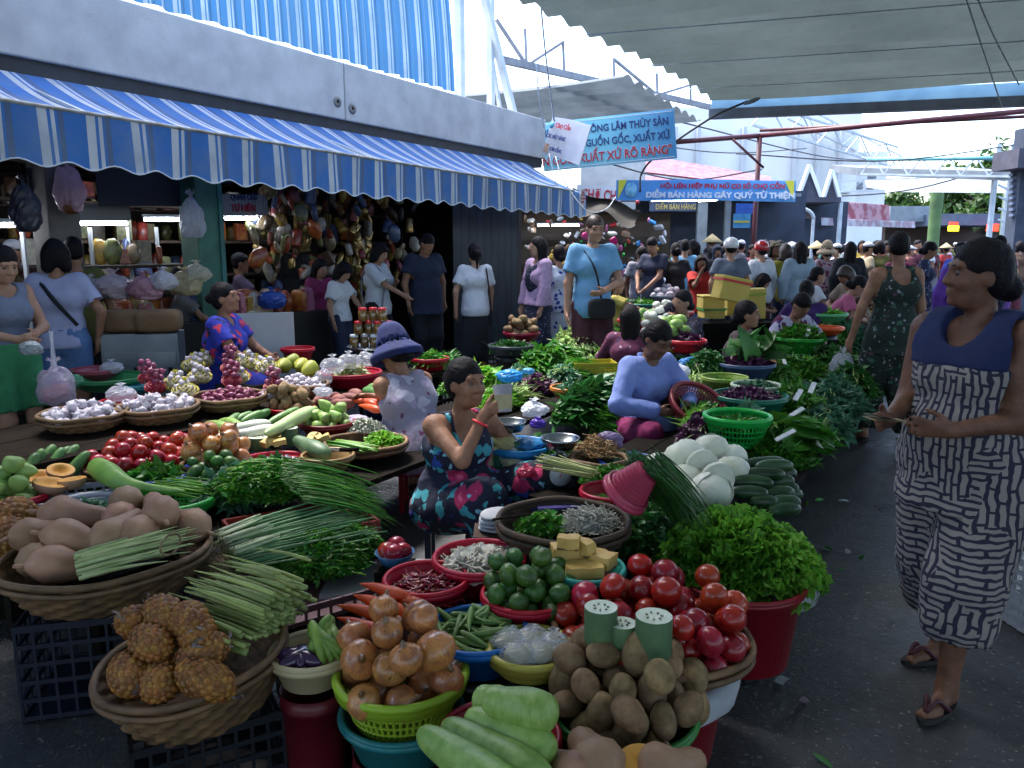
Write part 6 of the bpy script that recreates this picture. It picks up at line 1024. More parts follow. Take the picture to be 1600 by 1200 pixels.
# scraps on the aisle floor
for i in range(22):
    u,v=random.uniform(1190,1590),random.uniform(690,1190)
    if i<14: u,v=random.uniform(1270,1350),random.uniform(640,900)
    q=at_z(u,v,.004); g=G(); lf,va=leaves(np.zeros((1,3)),np.array([[1.0,0,.02]]),random.uniform(.03,.09),random.uniform(.015,.035),.15,4,.1,i); g.add(lf,va); ob('leaf_scrap', g, leafm if i%3 else M('dry_leaf','8a7a6a','6a6068',12,.7,attr=.5), loc=tuple(q), rot=(0,0,random.uniform(0,6.28)), label='trodden leaf scrap on the dark aisle floor', category='leaf', group='leaf scraps on the aisle floor')
for i,(u,v) in enumerate(((1318,782),(1222,1062))):
    g=G(); X=np.linspace(-.03,.03,5); g.add((np.stack([np.repeat(X,2),np.tile([-.018,.018],5),np.repeat(.004*np.cos(X*70),2)],1),gridF(5,2))); ob('paper_scrap', g, M('scrap_paper','9fb0a8','b9bcc0',12,.8), loc=tuple(at_z(u,v,.008)), rot=(0,0,i*.8), label='pale paper scrap on the aisle floor, '+('farther one','one beside the red tub')[i], category='paper')
# ================================================================ people: one smooth surface per body, grown from a signed distance field
def surfnet(D, xs, ys, zs):
    s = D < 0; c = np.zeros(np.array(D.shape)-1, np.int8)
    for i in (0,1):
        for j in (0,1):
            for k in (0,1): c += s[i:c.shape[0]+i, j:c.shape[1]+j, k:c.shape[2]+k]
    I,J,K = np.nonzero((c>0)&(c<8)); n = len(I); acc = np.zeros((n,3)); cnt = np.zeros(n); AX = (xs,ys,zs)
    co = [(a,b,d) for a in (0,1) for b in (0,1) for d in (0,1)]
    for a in co:
        for ax in range(3):
            if a[ax]: continue
            b = list(a); b[ax] = 1
            d0 = D[I+a[0],J+a[1],K+a[2]]; d1 = D[I+b[0],J+b[1],K+b[2]]; m = (d0<0)!=(d1<0); t = np.where(m, d0/(d0-d1+1e-12), 0)
            p0 = np.stack([xs[I+a[0]],ys[J+a[1]],zs[K+a[2]]],1); p1 = np.stack([xs[I+b[0]],ys[J+b[1]],zs[K+b[2]]],1); acc += np.where(m[:,None], p0+(p1-p0)*t[:,None], 0); cnt += m
    V = acc/cnt[:,None]; ID = np.full(c.shape, -1, np.int32); ID[I,J,K] = np.arange(n); Fs = []
    for ax in range(3):
        sl0 = [slice(None)]*3; sl1 = [slice(None)]*3; sl0[ax] = slice(0,-1); sl1[ax] = slice(1,None); a_, b_ = s[tuple(sl0)], s[tuple(sl1)]; u, v = (ax+1)%3, (ax+2)%3
        for flip, m in ((0, a_&~b_), (1, ~a_&b_)):
            ix = np.array(np.nonzero(m)); ok = (ix[u]>0)&(ix[v]>0)&(ix[u]<D.shape[u]-1)&(ix[v]<D.shape[v]-1); ix = ix[:,ok]; q = []
            for du, dv in ((0,0),(-1,0),(-1,-1),(0,-1)):
                jx = ix.copy(); jx[u]+=du; jx[v]+=dv; q.append(ID[jx[0],jx[1],jx[2]])
            q = np.stack(q,1); Fs.append(q if not flip else q[:,::-1])
    Fs = np.concatenate(Fs); return V, Fs[(Fs>=0).all(1)]
def cap(a, b, r1, r2=None, k=.025): return ('c', np.array(a,float), np.array(b,float), r1, r1 if r2 is None else r2, k)
def ell(c, r, R=None, k=.02): return ('e', np.array(c,float), np.array(r,float), np.eye(3) if R is None else np.array(R), k)
def grow(p, off): return (p[0], p[1], p[2], p[3]+off, p[4]+off, p[5]) if p[0]=='c' else ('e', p[1], p[2]+off, p[3], p[4])
def pdist(p, P):
    if p[0] == 'c':
        a, b, r1, r2 = p[1:5]; d = b-a; t = np.clip(((P-a)@d)/(d@d+1e-9), 0, 1); return np.linalg.norm(P-a-t[...,None]*d, axis=-1)-(r1+(r2-r1)*t)
    q = (P-p[1])@p[3]; l = np.linalg.norm(q/p[2], axis=-1); return (l-1)*np.minimum(p[2].min(), 1)*1.0 if False else l*(l-1)/(np.linalg.norm(q/p[2]**2, axis=-1)+1e-9)
def pbox(p, pad):
    if p[0]=='c': r = max(p[3],p[4])+pad; return np.minimum(p[1],p[2])-r, np.maximum(p[1],p[2])+r
    r = p[2].max()+pad; return p[1]-r, p[1]+r
def sdf_mesh(name, adds, res, subs=(), clips=(), wr=0.0, wseed=0, fine=(), wst=(1,1,1), ws=26):
    lo = np.min([pbox(p, 3*res)[0] for p in adds],0); hi = np.max([pbox(p, 3*res)[1] for p in adds],0); axes = []
    for ax in range(3):
        v = lo[ax]; a = []
        while v < hi[ax]:
            a.append(v); st = res
            for c, r, f in fine:
                if abs(v-c[ax]) < r: st = min(st, f)
            v += st
        axes.append(np.array(a+[v]))
    xs, ys, zs = axes; D = np.full((len(xs),len(ys),len(zs)), .5)
    def local(p, pad):
        b0, b1 = pbox(p, pad); ii = [slice(max(0,np.searchsorted(A,b0[i])-1), np.searchsorted(A,b1[i])+1) for i, A in enumerate(axes)]
        return tuple(ii), np.stack(np.meshgrid(xs[ii[0]],ys[ii[1]],zs[ii[2]],indexing='ij'),-1)
    for p in adds:
        k = p[5] if p[0]=='c' else p[4]; ii, P = local(p, k+2.5*res)
        if P.size == 0: continue
        d = pdist(p, P); a = D[ii]; h = np.clip(.5+.5*(a-d)/k,0,1); D[ii] = a*(1-h)+d*h-k*h*(1-h)
    if wr:
        P = np.stack(np.meshgrid(xs,ys,zs,indexing='ij'),-1); m = np.abs(D) < .04; Q = P[m]*np.array(wst); D[m] += wr*(noise3(Q, ws, wseed)+.6*noise3(Q, ws*2.3, wseed+1))
    for p in subs:
        k = p[5] if p[0]=='c' else p[4]; ii, P = local(p, k+2.5*res)
        if P.size == 0: continue
        d = -pdist(p, P); a = D[ii]; h = np.clip(.5-.5*(a-d)/k,0,1); D[ii] = a*(1-h)+d*h+k*h*(1-h)
    if clips:
        P = np.stack(np.meshgrid(xs,ys,zs,indexing='ij'),-1)
        for q, n in clips: n = np.array(n,float)/np.linalg.norm(n); D = np.maximum(D, (P-np.array(q))@n)
    D[0]=D[-1]=.5; D[:,0]=D[:,-1]=.5; D[:,:,0]=D[:,:,-1]=.5
    V, Fs = surfnet(D, xs, ys, zs); return G().add((V, Fs)).mesh(name)
def unit(v): v = np.array(v,float); return v/(np.linalg.norm(v)+1e-9)
def ik(a, b, l1, l2, hint):
    d = b-a; L_ = np.linalg.norm(d); u = d/(L_+1e-9)
    if L_ > (l1+l2)*.995: b = a+u*(l1+l2)*.995; L_ = (l1+l2)*.995
    if L_ < abs(l1-l2)*1.05+.02: b = a+u*(abs(l1-l2)*1.05+.02); L_ = np.linalg.norm(b-a)
    x = (l1*l1-l2*l2+L_*L_)/(2*L_); h = math.sqrt(max(0,l1*l1-x*x)); hn = np.array(hint,float); hn = hn-u*(hn@u); return a+u*x+unit(hn)*h, b
def hand(w_, hd, pn, side, s, curl=.4, spread=.25):
    """palm and five separate bent fingers; hd along the hand, pn out of the palm, side = +1 left"""
    hd = unit(hd); pn = unit(pn-hd*(np.array(pn)@hd)); ac = np.cross(pn, hd)*side; o = [cap(w_, w_+hd*.03*s, .021*s, .024*s, .02)]
    for k in (-1.2,-.4,.4,1.2): o.append(cap(w_+hd*.02*s+ac*k*.010*s, w_+hd*.075*s+ac*k*.017*s, .014*s, .0115*s, .014))
    tips = []
    for k, ln in ((-1.5,.062),(-.5,.075),(.5,.078),(1.5,.070)):
        p = w_+hd*.078*s+ac*k*.0155*s; d = unit(hd+ac*k*.06*spread*4)
        for j, (f, r) in enumerate(((.44,.0088),(.32,.0080),(.26,.0072))):
            an = curl*(.75 if j==0 else 1.0); d = unit(d*math.cos(an)+pn*math.sin(an)); q = p+d*ln*f*s; o.append(cap(p, q, r*s, r*.93*s, .006)); p = q
        tips.append(p)
    p = w_+hd*.022*s+ac*.024*s; d = unit(hd*.85+ac*.55+pn*.3)
    for f, r in ((.034,.0125),(.030,.0098),(.024,.0085)):
        q = p+d*f*s; o.append(cap(p,q,r*s,r*.93*s,.008)); p = q; d = unit(d*.75+hd*.45+pn*(.2+curl*.3))
    return o, tips
SK = {'a':M('skin_tan','9a725b','825b48',16,.55,.3,70,spec=.3),'b':M('skin_brown','7a5543','604232',16,.52,.3,70,spec=.32),'c':M('skin_light','a8826c','966f5b',7,.58,.2,110,spec=.3),'d':M('skin_fair','ae8873','9c7462',7,.58,.2,110,spec=.3)}
hairm = M('black_hair','0c0a0c','17131a',90,.58,.9,160,stretch=(1,.12,.35),spec=.15); hairb = M('brown_hair','2a1c16','3a281e',60,.45,.4,90,stretch=(1,1,.15)); eyew = M('eye_white','4c423d',rough=.4); eyed = M('eye_dark','120c0a',rough=.2); flipm = M('maroon_sandal','4a1826','3a1420',10,.6); soled = M('dark_sole','1c1a1c',rough=.7)
def cloth(name, c, c2=None, sc=5, rough=.88): return M('cloth_'+name, c, c2, sc, rough, .55, 22)
def m_print(name, base, spots, rough=.85):
    """printed cloth: layers of (colour, scale, size, wobble) blossoms over a base"""
    if name in MATS: return MATS[name]
    g = N(name); v = g.coords(False); col = C(base)
    for c, sc, size, wob in spots:
        vo = g.n('ShaderNodeTexVoronoi'); vo.inputs['Scale'].default_value = sc; mv = g.n('ShaderNodeVectorMath', operation='ADD'); nz = g.n('ShaderNodeTexNoise'); nz.inputs['Scale'].default_value = sc*1.6; nz.inputs['Detail'].default_value = 2; g.l(v, nz.inputs['Vector'])
        ms = g.n('ShaderNodeVectorMath', operation='SCALE'); ms.inputs[3].default_value = wob/sc; g.l(nz.outputs['Color'], ms.inputs[0]); g.l(v, mv.inputs[0]); g.l(ms.outputs[0], mv.inputs[1]); g.l(mv.outputs[0], vo.inputs['Vector'])
        off = g.ramp(vo.outputs['Distance'], [(size-.015,(1,1,1)),(size+.015,(0,0,0))]); col = g.mix(off, col, c)
    MATS[name] = g.shade(col, rough, g.noise(v, 20, 4), .5, .012); return MATS[name]
def m_bricks(name, base, line):
    """woven maze of short bars"""
    g = N(name); v = g.coords(False); mp = g.n('ShaderNodeMapping'); mp.inputs['Rotation'].default_value = (0,0,0); g.l(v, mp.inputs[0]); sp = g.n('ShaderNodeSeparateXYZ'); g.l(mp.outputs[0], sp.inputs[0])
    an = g.math('ARCTAN2', sp.outputs[1], sp.outputs[0]); uu = g.math('MULTIPLY', an, 3.3); cb = g.n('ShaderNodeCombineXYZ'); g.l(sp.outputs[2], cb.inputs[0]); g.l(g.math('MULTIPLY', an, .2), cb.inputs[1])
    m = []
    for rot, sx in ((0,1),(1,1)):
        br = g.n('ShaderNodeTexBrick'); br.inputs['Scale'].default_value = 9.0; br.inputs['Mortar Size'].default_value = .05; br.inputs['Mortar Smooth'].default_value = .2; br.inputs['Brick Width'].default_value = .75 if not rot else 1.1; br.inputs['Row Height'].default_value = .22
        br.inputs['Color1'].default_value = (1,1,1,1); br.inputs['Color2'].default_value = (1,1,1,1); br.inputs['Mortar'].default_value = (0,0,0,1); ds = g.n('ShaderNodeVectorMath', operation='ADD'); nz = g.n('ShaderNodeTexNoise'); nz.inputs['Scale'].default_value = 10; g.l(v, nz.inputs['Vector']); sc = g.n('ShaderNodeVectorMath', operation='SCALE'); sc.inputs[3].default_value = .05; g.l(nz.outputs['Color'], sc.inputs[0]); g.l(sc.outputs[0], ds.inputs[1])
        if rot:
            cc = g.n('ShaderNodeCombineXYZ'); g.l(g.math('MULTIPLY', an, .2), cc.inputs[0]); g.l(sp.outputs[2], cc.inputs[1]); g.l(cc.outputs[0], ds.inputs[0])
        else: g.l(cb.outputs[0], ds.inputs[0])
        g.l(ds.outputs[0], br.inputs['Vector']); m.append(br.outputs['Color'])
    pick = g.n('ShaderNodeTexVoronoi'); pick.inputs['Scale'].default_value = 9; g.l(v, pick.inputs['Vector']); sel = g.ramp(pick.outputs['Color'], [(.5,(0,0,0)),(.52,(1,1,1))])
    c = g.mix(g.mix(sel, m[0], m[1]), line, base); return g.shade(c, .85, g.noise(v, 18, 4), .5, .012)
def person(label, pos, heading, h=1.58, build=1.0, res=.018, skin='a', hair='bun', hairmat=None, sit=None, lean=0, side=0, twist=0, head=(0,0,0), hands=(None,None), elbows=((1,.5,-.3),(-1,.5,-.3)), feet=None, knees=None, top=None, bottom=None, hat=None, shoes=None, detail=0, hcurl=(.45,.45), hdir=(None,None), pnorm=(None,None), z0=0.0, bust=1.0, wr=.0036, group=None, belly=0, shift=(0,0)):
    s = h/1.65; t = thing('person', label, 'person', (pos[0],pos[1],z0), math.radians(heading), group); b = build
    pz = (.90 if sit is None else sit)*(s if sit is None else 1); Pv = np.array([shift[0],shift[1],pz]); ph, sd = math.radians(lean), math.radians(side)
    u = unit([math.sin(sd), -math.sin(ph)*math.cos(sd), math.cos(ph)*math.cos(sd)]); tw = math.radians(twist); x0 = unit(np.array([1.0,0,0])-u*u[0]); f0 = np.cross(x0, u)*-1; f0 = f0 if f0[1] < 0 else -f0
    x = unit(x0*math.cos(tw)+f0*math.sin(tw)); f = unit(f0*math.cos(tw)-x0*math.sin(tw))
    wa, ch, sc_, nb = (Pv+u*q*s for q in (.13,.33,.455,.50)); nb = nb-f*.01*s; SH = [sc_+x*.158*s*(.5+.5*b)*q for q in (1,-1)]
    hy, hp, hr = (math.radians(a) for a in head); hu0 = unit(u*.35+np.array([0,0,1.0])*.65); hf0 = unit(f-hu0*(f@hu0)); hx0 = np.cross(hu0, hf0)*1.0; hx0 = hx0 if hx0@x > 0 else -hx0
    hf1 = hf0*math.cos(hy)+hx0*math.sin(hy); hx1 = hx0*math.cos(hy)-hf0*math.sin(hy); hf = unit(hf1*math.cos(hp)-hu0*math.sin(hp)); hu = unit(hu0*math.cos(hp)+hf1*math.sin(hp)); hx = unit(hx1*math.cos(hr)+hu*math.sin(hr)); hu = unit(hu-hx*(hu@hx))
    q = s**.5*(1.0 if h > 1.35 else 1.04); nt_ = nb+hu0*.075*s+hf0*.012; HC = nt_+hu*.095*q+hf*.018*q
    hp_ = lambda a, b_, c: HC+hx*a*q+hf*b_*q+hu*c*q
    HR = np.stack([hx,hf,hu],1)
    HIP = [Pv+x0*.088*s*q_*(.6+.4*b)-u*.02*s for q_ in (1,-1)]; AN = []; KN = []
    for i, sg in enumerate((1,-1)):
        ft = np.array(feet[i]) if feet is not None else np.array([.085*s*sg, (.03 if i else -.03), .075*s]); kh = (0,-1,.0) if knees is None else knees[i]
        k_, a_ = ik(HIP[i], ft, .415*s, .405*s, kh); KN.append(k_); AN.append(a_)
    EL = []; WR = []
    for i, sg in enumerate((1,-1)):
        ht = hands[i]; ht = SH[i]+x*sg*.07*s+np.array([0,-.04,-.50])*s if ht is None else np.array(ht,float)
        e_, w_ = ik(SH[i], ht, .275*s, .245*s, x*elbows[i][0]-f*elbows[i][1]+np.array([0,0,1.0])*elbows[i][2]); EL.append(e_); WR.append(w_)
    # --- body
    torso = [cap(HIP[0]*.6+HIP[1]*.4+u*.03*s, HIP[1]*.6+HIP[0]*.4+u*.03*s, .115*s*b, k=.05), cap(wa-x*.05*s, wa+x*.05*s, .092*s*b, k=.06), cap(ch-x*.06*s*b-f*.005, ch+x*.06*s*b-f*.005, .105*s*(.4+.6*b), k=.06), cap(SH[0]-x*.02*s, SH[1]+x*.02*s, .055*s*(.6+.4*b), k=.05)]
    if belly: torso.append(ell(wa+f*.05*s-u*.03*s, np.array([.13,.11,.13])*s*b, np.stack([x,f,u],1), k=.06))
    if bust: torso += [ell(ch+f*.068*s*(.5+.5*b)+x*.062*s*g_-u*.02*s, np.array([.062,.060,.062])*s*bust*(.5+.5*b), k=.04) for g_ in (1,-1)]
    upper = [cap(SH[i], EL[i], .046*s*b, .036*s*(.6+.4*b), .03) for i in (0,1)]; fore = [cap(EL[i], WR[i], .037*s*(.6+.4*b), .025*s, .02) for i in (0,1)]
    thigh = [cap(HIP[i], KN[i], .084*s*b, .055*s*(.6+.4*b), .04) for i in (0,1)]; shin = []
    for i in (0,1): d = AN[i]-KN[i]; back = unit(np.cross(np.cross(d,[0,-1.0,0]), d)); shin += [cap(KN[i], AN[i], .052*s*(.5+.5*b), .034*s, .03), ell(KN[i]+d*.3-back*.012*s, np.array([.046,.048,.10])*s*(.5+.5*b), np.stack([unit(np.cross(back,d)),back,unit(d)],1), .03)]
    neck = [cap(nb-u*.02*s, nt_+hu*.03*q, .047*s*(.75+.25*b), .043*s*(.75+.25*b), .03)]
    hd_ = [ell(hp_(0,-.012,.022), np.array([.073,.092,.092])*q, HR), ell(hp_(0,.022,-.03), np.array([.062,.068,.083])*q, HR, .03), cap(hp_(-.022,.042,-.083), hp_(.022,.042,-.083), .032*q, k=.03)]
    lobes = [ell(hp_(.072*g_,-.008,-.012), np.array([.012,.022,.032])*q, HR, .008) for g_ in (1,-1)]; subs = []
    face = [cap(hp_(0,.084,.02), hp_(0,.102,-.022), .007*q, .0115*q, .012), cap(hp_(-.013,.094,-.026), hp_(.013,.094,-.026), .0095*q, k=.01)]
    if res < .013:
        face += [cap(hp_(-.018,.085,-.054), hp_(.018,.085,-.054), .0085*q, k=.006), cap(hp_(-.015,.084,-.066), hp_(.015,.084,-.066), .0095*q, k=.007), ell(hp_(0,.078,-.092), np.array([.02,.016,.016])*q, HR, .012), cap(hp_(-.042,.072,.032), hp_(.042,.072,.032), .011*q, k=.014), ell(hp_(.04,.062,-.03), np.array([.022,.02,.022])*q, HR, .02), ell(hp_(-.04,.062,-.03), np.array([.022,.02,.022])*q, HR, .02)]; subs = [ell(hp_(.031*g_,.092,.008), np.array([.017,.014,.011])*q, HR, .012) for g_ in (1,-1)]
    hands_ = []; TIPS = []
    for i, sg in enumerate((1,-1)):
        dd = unit(WR[i]-EL[i]) if hdir[i] is None else unit(hdir[i]); pn = (-x*sg*.8+f*.3) if pnorm[i] is None else np.array(pnorm[i],float)
        if res < .013: o_, tp = hand(WR[i], dd, pn, sg, s, hcurl[i]); hands_ += o_; TIPS.append(tp)
        else:
            w2 = WR[i]+dd*.075*s; d2 = unit(dd+unit(pn)*.6); acr = unit(np.cross(unit(pn), dd))*sg
            hands_ += [cap(WR[i]+acr*.012*s, w2+acr*.015*s, .020*s, .019*s, .015), cap(WR[i]-acr*.012*s, w2-acr*.018*s, .020*s, .018*s, .015), cap(w2, w2+d2*.06*s, .019*s, .013*s, .015), cap(WR[i]+dd*.02*s+acr*.02*s, WR[i]+dd*.06*s+acr*.045*s, .013*s, .010*s, .012)]; TIPS.append([w2+d2*.06*s])
    foot = []
    for i in (0,1):
        fd = unit([.18*(1,-1)[i], -1, 0]); hl = AN[i]-np.array([0,0,AN[i][2]-.038*s if sit is None or AN[i][2] < .12 else .035]); hl = AN[i]-np.array([0,0,.04*s]); foot += [cap(AN[i]+np.array([0,0,.01]), hl+np.array([0,.025*s,0]), .034*s, .030*s, .02), cap(hl+fd*.02*s, hl+fd*.13*s+np.array([0,0,-.012*s]), .032*s, .024*s, .03), cap(hl+fd*.10*s+np.array([.012,0,-.012*s]), hl+fd*.165*s+np.array([-.004*(1,-1)[i],0,-.016*s]), .020*s, .013*s, .02)]
        if res < .013:
            for j in range(5): a_ = hl+fd*(.135-.006*j*j*.5)*s+np.array([(-.022+.012*j)*(1,-1)[i]*s,0,-.018*s]); foot.append(cap(a_, a_+fd*.032*s, .0105*s, .009*s if j else .012*s, .006))
    fineb = [(HC, .15*q, res*.62)] if res < .013 else []
    body = ob('body', sdf_mesh('body', torso+neck+upper+fore+thigh+shin+foot+hands_+hd_+face+lobes, res, subs, fine=fineb), SK[skin], t)
    if detail:
        for g_ in (1,-1):
            e = ob('eye', EYE, eyew, body, tuple(hp_(.031*g_,.0705,.007)), Matrix(((hx[0],hf[0],hu[0]),(hx[1],hf[1],hu[1]),(hx[2],hf[2],hu[2]))).to_euler(), q); ob('iris', IRIS, eyed, e)
        ob('eyebrows', sdf_mesh('eyebrows', [cap(hp_(.016*g_,.088,.032), hp_(.046*g_,.077,.036), .0035*q, .0025*q, .004) for g_ in (1,-1)], .004), hairm, body)
    # --- hair / headgear
    hm = hairmat or hairm; cap_ = [ell(hp_(0,-.018,.026), np.array([.083,.099,.098])*q, HR), ell(hp_(0,-.045,-.02), np.array([.076,.062,.075])*q, HR, .03)]; hsubs = [ell(hp_(0,.092,-.048), np.array([.080,.070,.088])*q, HR, .012), ell(hp_(.088,.01,-.03), np.array([.03,.032,.04])*q, HR, .01), ell(hp_(-.088,.01,-.03), np.array([.03,.032,.04])*q, HR, .01)]; extra = []
    if hair == 'bun': extra = [ell(hp_(0,-.12,.0), np.array([.04,.038,.04])*q, HR, .015)]
    elif hair == 'lowbun': extra = [ell(hp_(0,-.105,-.055), np.array([.05,.042,.045])*q, HR, .02)]
    elif hair == 'pony': extra = [cap(hp_(0,-.10,.03), hp_(0,-.135,-.0), .022*q, .028*q, .02), cap(hp_(0,-.135,.0), hp_(0,-.115,-.19), .03*q, .010*q, .02)]
    elif hair == 'long': extra = [cap(hp_(-.035,-.06,0), hp_(-.045,-.075,-.30), .055*q, .035*q, .04), cap(hp_(.035,-.06,0), hp_(.045,-.075,-.30), .055*q, .035*q, .04), cap(hp_(.07,-.01,0), hp_(.078,.0,-.2), .022*q, .018*q, .03), cap(hp_(-.07,-.01,0), hp_(-.078,.0,-.2), .022*q, .018*q, .03)]; hsubs = hsubs[:1]
    elif hair == 'bob': extra = [cap(hp_(-.05,-.045,0), hp_(-.06,-.04,-.10), .05*q, .045*q, .04), cap(hp_(.05,-.045,0), hp_(.06,-.04,-.10), .05*q, .045*q, .04), cap(hp_(.075,.02,.02), hp_(.076,.015,-.09), .018*q, .02*q, .03), cap(hp_(-.075,.02,.02), hp_(-.076,.015,-.09), .018*q, .02*q, .03), cap(hp_(-.04,.065,.06), hp_(.04,.065,.06), .02*q, k=.03)]; hsubs = [ell(hp_(0,.095,-.045), np.array([.066,.07,.085])*q, HR, .012)]
    elif hair == 'short': cap_ = [ell(hp_(0,-.014,.03), np.array([.079,.098,.094])*q, HR), ell(hp_(0,-.05,-.02), np.array([.07,.052,.05])*q, HR, .03)]
    if hair: ob('hair', sdf_mesh('hair', cap_+extra, max(.007, res*.7), hsubs, wr=.0025, ws=70, wst=(1,1,.25)), hm, t)
    if hat:
        kind, m_ = hat; ax = HR
        if kind == 'bucket': ob('hat', sdf_mesh('hat', [cap(hp_(0,-.01,.045), hp_(0,-.012,.105), .106*q, .090*q, .03), cap(hp_(0,-.01,.045), hp_(0,-.01,-.018), .108*q, .172*q, .02)], max(.009,res*.8), [cap(hp_(0,-.01,.012), hp_(0,-.01,-.27), .112*q, .29*q, .006)], wr=.0015, ws=40), m_, t)
        elif kind == 'cap': ob('cap', sdf_mesh('cap', [ell(hp_(0,-.012,.045), np.array([.085,.10,.085])*q, ax), ell(hp_(0,.10,.055), np.array([.06,.06,.010])*q, ax, .02)], max(.009,res*.8), clips=[(hp_(0,0,.03), -hu)]), m_, t)
        elif kind == 'helmet': ob('helmet', sdf_mesh('helmet', [ell(hp_(0,-.01,.045), np.array([.105,.12,.105])*q, ax), ell(hp_(0,.10,.03), np.array([.07,.05,.012])*q, ax, .02)], max(.012,res*.8), clips=[(hp_(0,0,.0), -hu)]), m_, t)
        elif kind == 'conical': g = G(); g.add(lathe([(.001,.16),(.10,.08),(.2,.0),(.198,-.004),(.1,.07),(.001,.15)],28)); ob('straw_hat', g, m_, t, tuple(hp_(0,-.01,.06)), Matrix(((hx[0],hf[0],hu[0]),(hx[1],hf[1],hu[1]),(hx[2],hf[2],hu[2]))).to_euler())
        elif kind == 'hood': ob('hood', sdf_mesh('hood', [ell(hp_(0,-.02,.02), np.array([.10,.115,.125])*q, ax), cap(nb-f*.03, nb-f*.02+u*.04, .09, .08, .05)], max(.012,res*.8), [ell(hp_(0,.11,-.01), np.array([.07,.09,.10])*q, ax, .01)]), m_, t)
    # --- clothes
    if top:
        kind = top['k']; m_ = top['m']; of = top.get('off', .014); T = [grow(p, min(of,.013) if j == 3 else of) for j, p in enumerate(torso)]; sub = [ell(nb+f*.05*s+u*.02*s, np.array([.062,.075,top.get('neck',.07)])*s, np.stack([x,f,u],1), .01), cap(nb+u*.02*s, nt_+hu*.06, .055*s, .07*s, .01)]; clips = [(Pv-u*top.get('hem',.06)*s, -u)]
        if 'cliptop' in top: clips.append((ch+u*top['cliptop']*s, u))
        sl = {'tee':.62,'long':1.0,'tank':0,'strap':0,'half':.85}[kind]
        if kind in ('tee','half'):
            T += [cap(SH[i]-(EL[i]-SH[i])*.05, SH[i]+(EL[i]-SH[i])*sl, .048*s*b+min(of,.016), .044*s*b+min(of,.016)*1.9, .03) for i in (0,1)]; clips2 = [(SH[i]+(EL[i]-SH[i])*sl*1.08, EL[i]-SH[i]) for i in (0,1)]
            sub += [cap(SH[i]+(EL[i]-SH[i])*(sl+.17), SH[i]+(EL[i]-SH[i])*(sl+.5), .075*s*b, .075*s*b, .006) for i in (0,1)]
        elif kind == 'long':
            T += [grow(p, of*1.1) for p in upper]+[cap(EL[i], EL[i]+(WR[i]-EL[i])*.92, .04*s+of, .032*s+of, .02) for i in (0,1)]
        else:
            for i, sg in enumerate((1,-1)):
                sub.append(cap(SH[i]+x*sg*.012*s, SH[i]+(EL[i]-SH[i])*.9, (.068 if kind=='tank' else .085)*s*(.5+.5*b), .055*s*b, .012)); sub.append(ell(SH[i]+x*sg*.045*s-u*.03*s, np.array([.05,.09,.085])*s, k=.01))
            sub.append(ell(nb+f*.06*s-u*.0*s, np.array([.075,.085,top.get('neck',.10)])*s, np.stack([x,f,u],1), .01))
            if kind == 'strap': sub.append(ell(nb-f*.07*s-u*.02*s, np.array([.085,.07,.12])*s, np.stack([x,f,u],1), .01))
        if kind not in ('tank','strap'): T.append(cap(HIP[0]*.62+HIP[1]*.38-u*.02*s, HIP[1]*.62+HIP[0]*.38-u*.02*s, .122*s*b+of*1.25, k=.05))
        if top.get('hem',.06) > .12: T += [cap(HIP[0]*.7+HIP[1]*.3, (HIP[0]*.7+HIP[1]*.3)+unit(KN[0]*.5+KN[1]*.5-Pv)*.2*s, .115*s*b+of, .125*s*b+of*1.5, .05), cap(HIP[1]*.7+HIP[0]*.3, (HIP[1]*.7+HIP[0]*.3)+unit(KN[0]*.5+KN[1]*.5-Pv)*.2*s, .115*s*b+of, .125*s*b+of*1.5, .05)]
        ob(top.get('name','shirt'), sdf_mesh('shirt', T, max(.009, res*.9), sub, clips, wr=wr, wseed=3, ws=48, wst=(1,1,.7)), m_, t)
        if top.get('collar'): ob('collar', sdf_mesh('collar', [cap(nb-f*.045*s+u*.01*s-x*.045*s, nb+f*.05*s-u*.03*s-x*.022*s, .013*s, .010*s, .02), cap(nb-f*.045*s+u*.01*s+x*.045*s, nb+f*.05*s-u*.03*s+x*.022*s, .013*s, .010*s, .02), cap(nb-f*.045*s+u*.01*s-x*.045*s, nb-f*.045*s+u*.01*s+x*.045*s, .014*s, k=.02)], .009), m_, t)
    if bottom:
        kind = bottom['k']; m_ = bottom['m']; of = bottom.get('off', .012); hemz = bottom.get('len', .95); T = [grow(torso[0], of), cap(wa-x*.045*s-u*.03*s, wa+x*.045*s-u*.03*s, .09*s*b+of, k=.05)]; clips = [(wa-u*.02*s+u*bottom.get('rise',0)*s, u)] if sit is None else []; sub = []
        if kind in ('trousers','shorts'):
            fl = bottom.get('flare', .0)
            for i in (0,1):
                T.append(cap(HIP[i], KN[i], .086*s*b+of, .058*s*(.5+.5*b)+of+fl*.5, .03))
                if hemz > .55: e_ = KN[i]+(AN[i]-KN[i])*min(1,(hemz-.5)*2.0); T.append(cap(KN[i], e_, .056*s*(.5+.5*b)+of+fl*.5, .042*s+of+fl, .03)); sub += [] if sit is not None else [cap(e_+unit(AN[i]-KN[i])*.09, e_+unit(AN[i]-KN[i])*.2, .10, .10, .005)]
                else: e_ = HIP[i]+(KN[i]-HIP[i])*hemz*2; sub.append(cap(e_+unit(KN[i]-HIP[i])*.11, e_+unit(KN[i]-HIP[i])*.25, .12, .12, .005))
        else:
            e_ = [HIP[i]+(KN[i]-HIP[i])*min(1,hemz*2)+(AN[i]-KN[i])*max(0,(hemz-.5)*2) for i in (0,1)]; mid = [(HIP[0]+HIP[1])/2, (e_[0]+e_[1])/2]; fl = bottom.get('flare', .03)
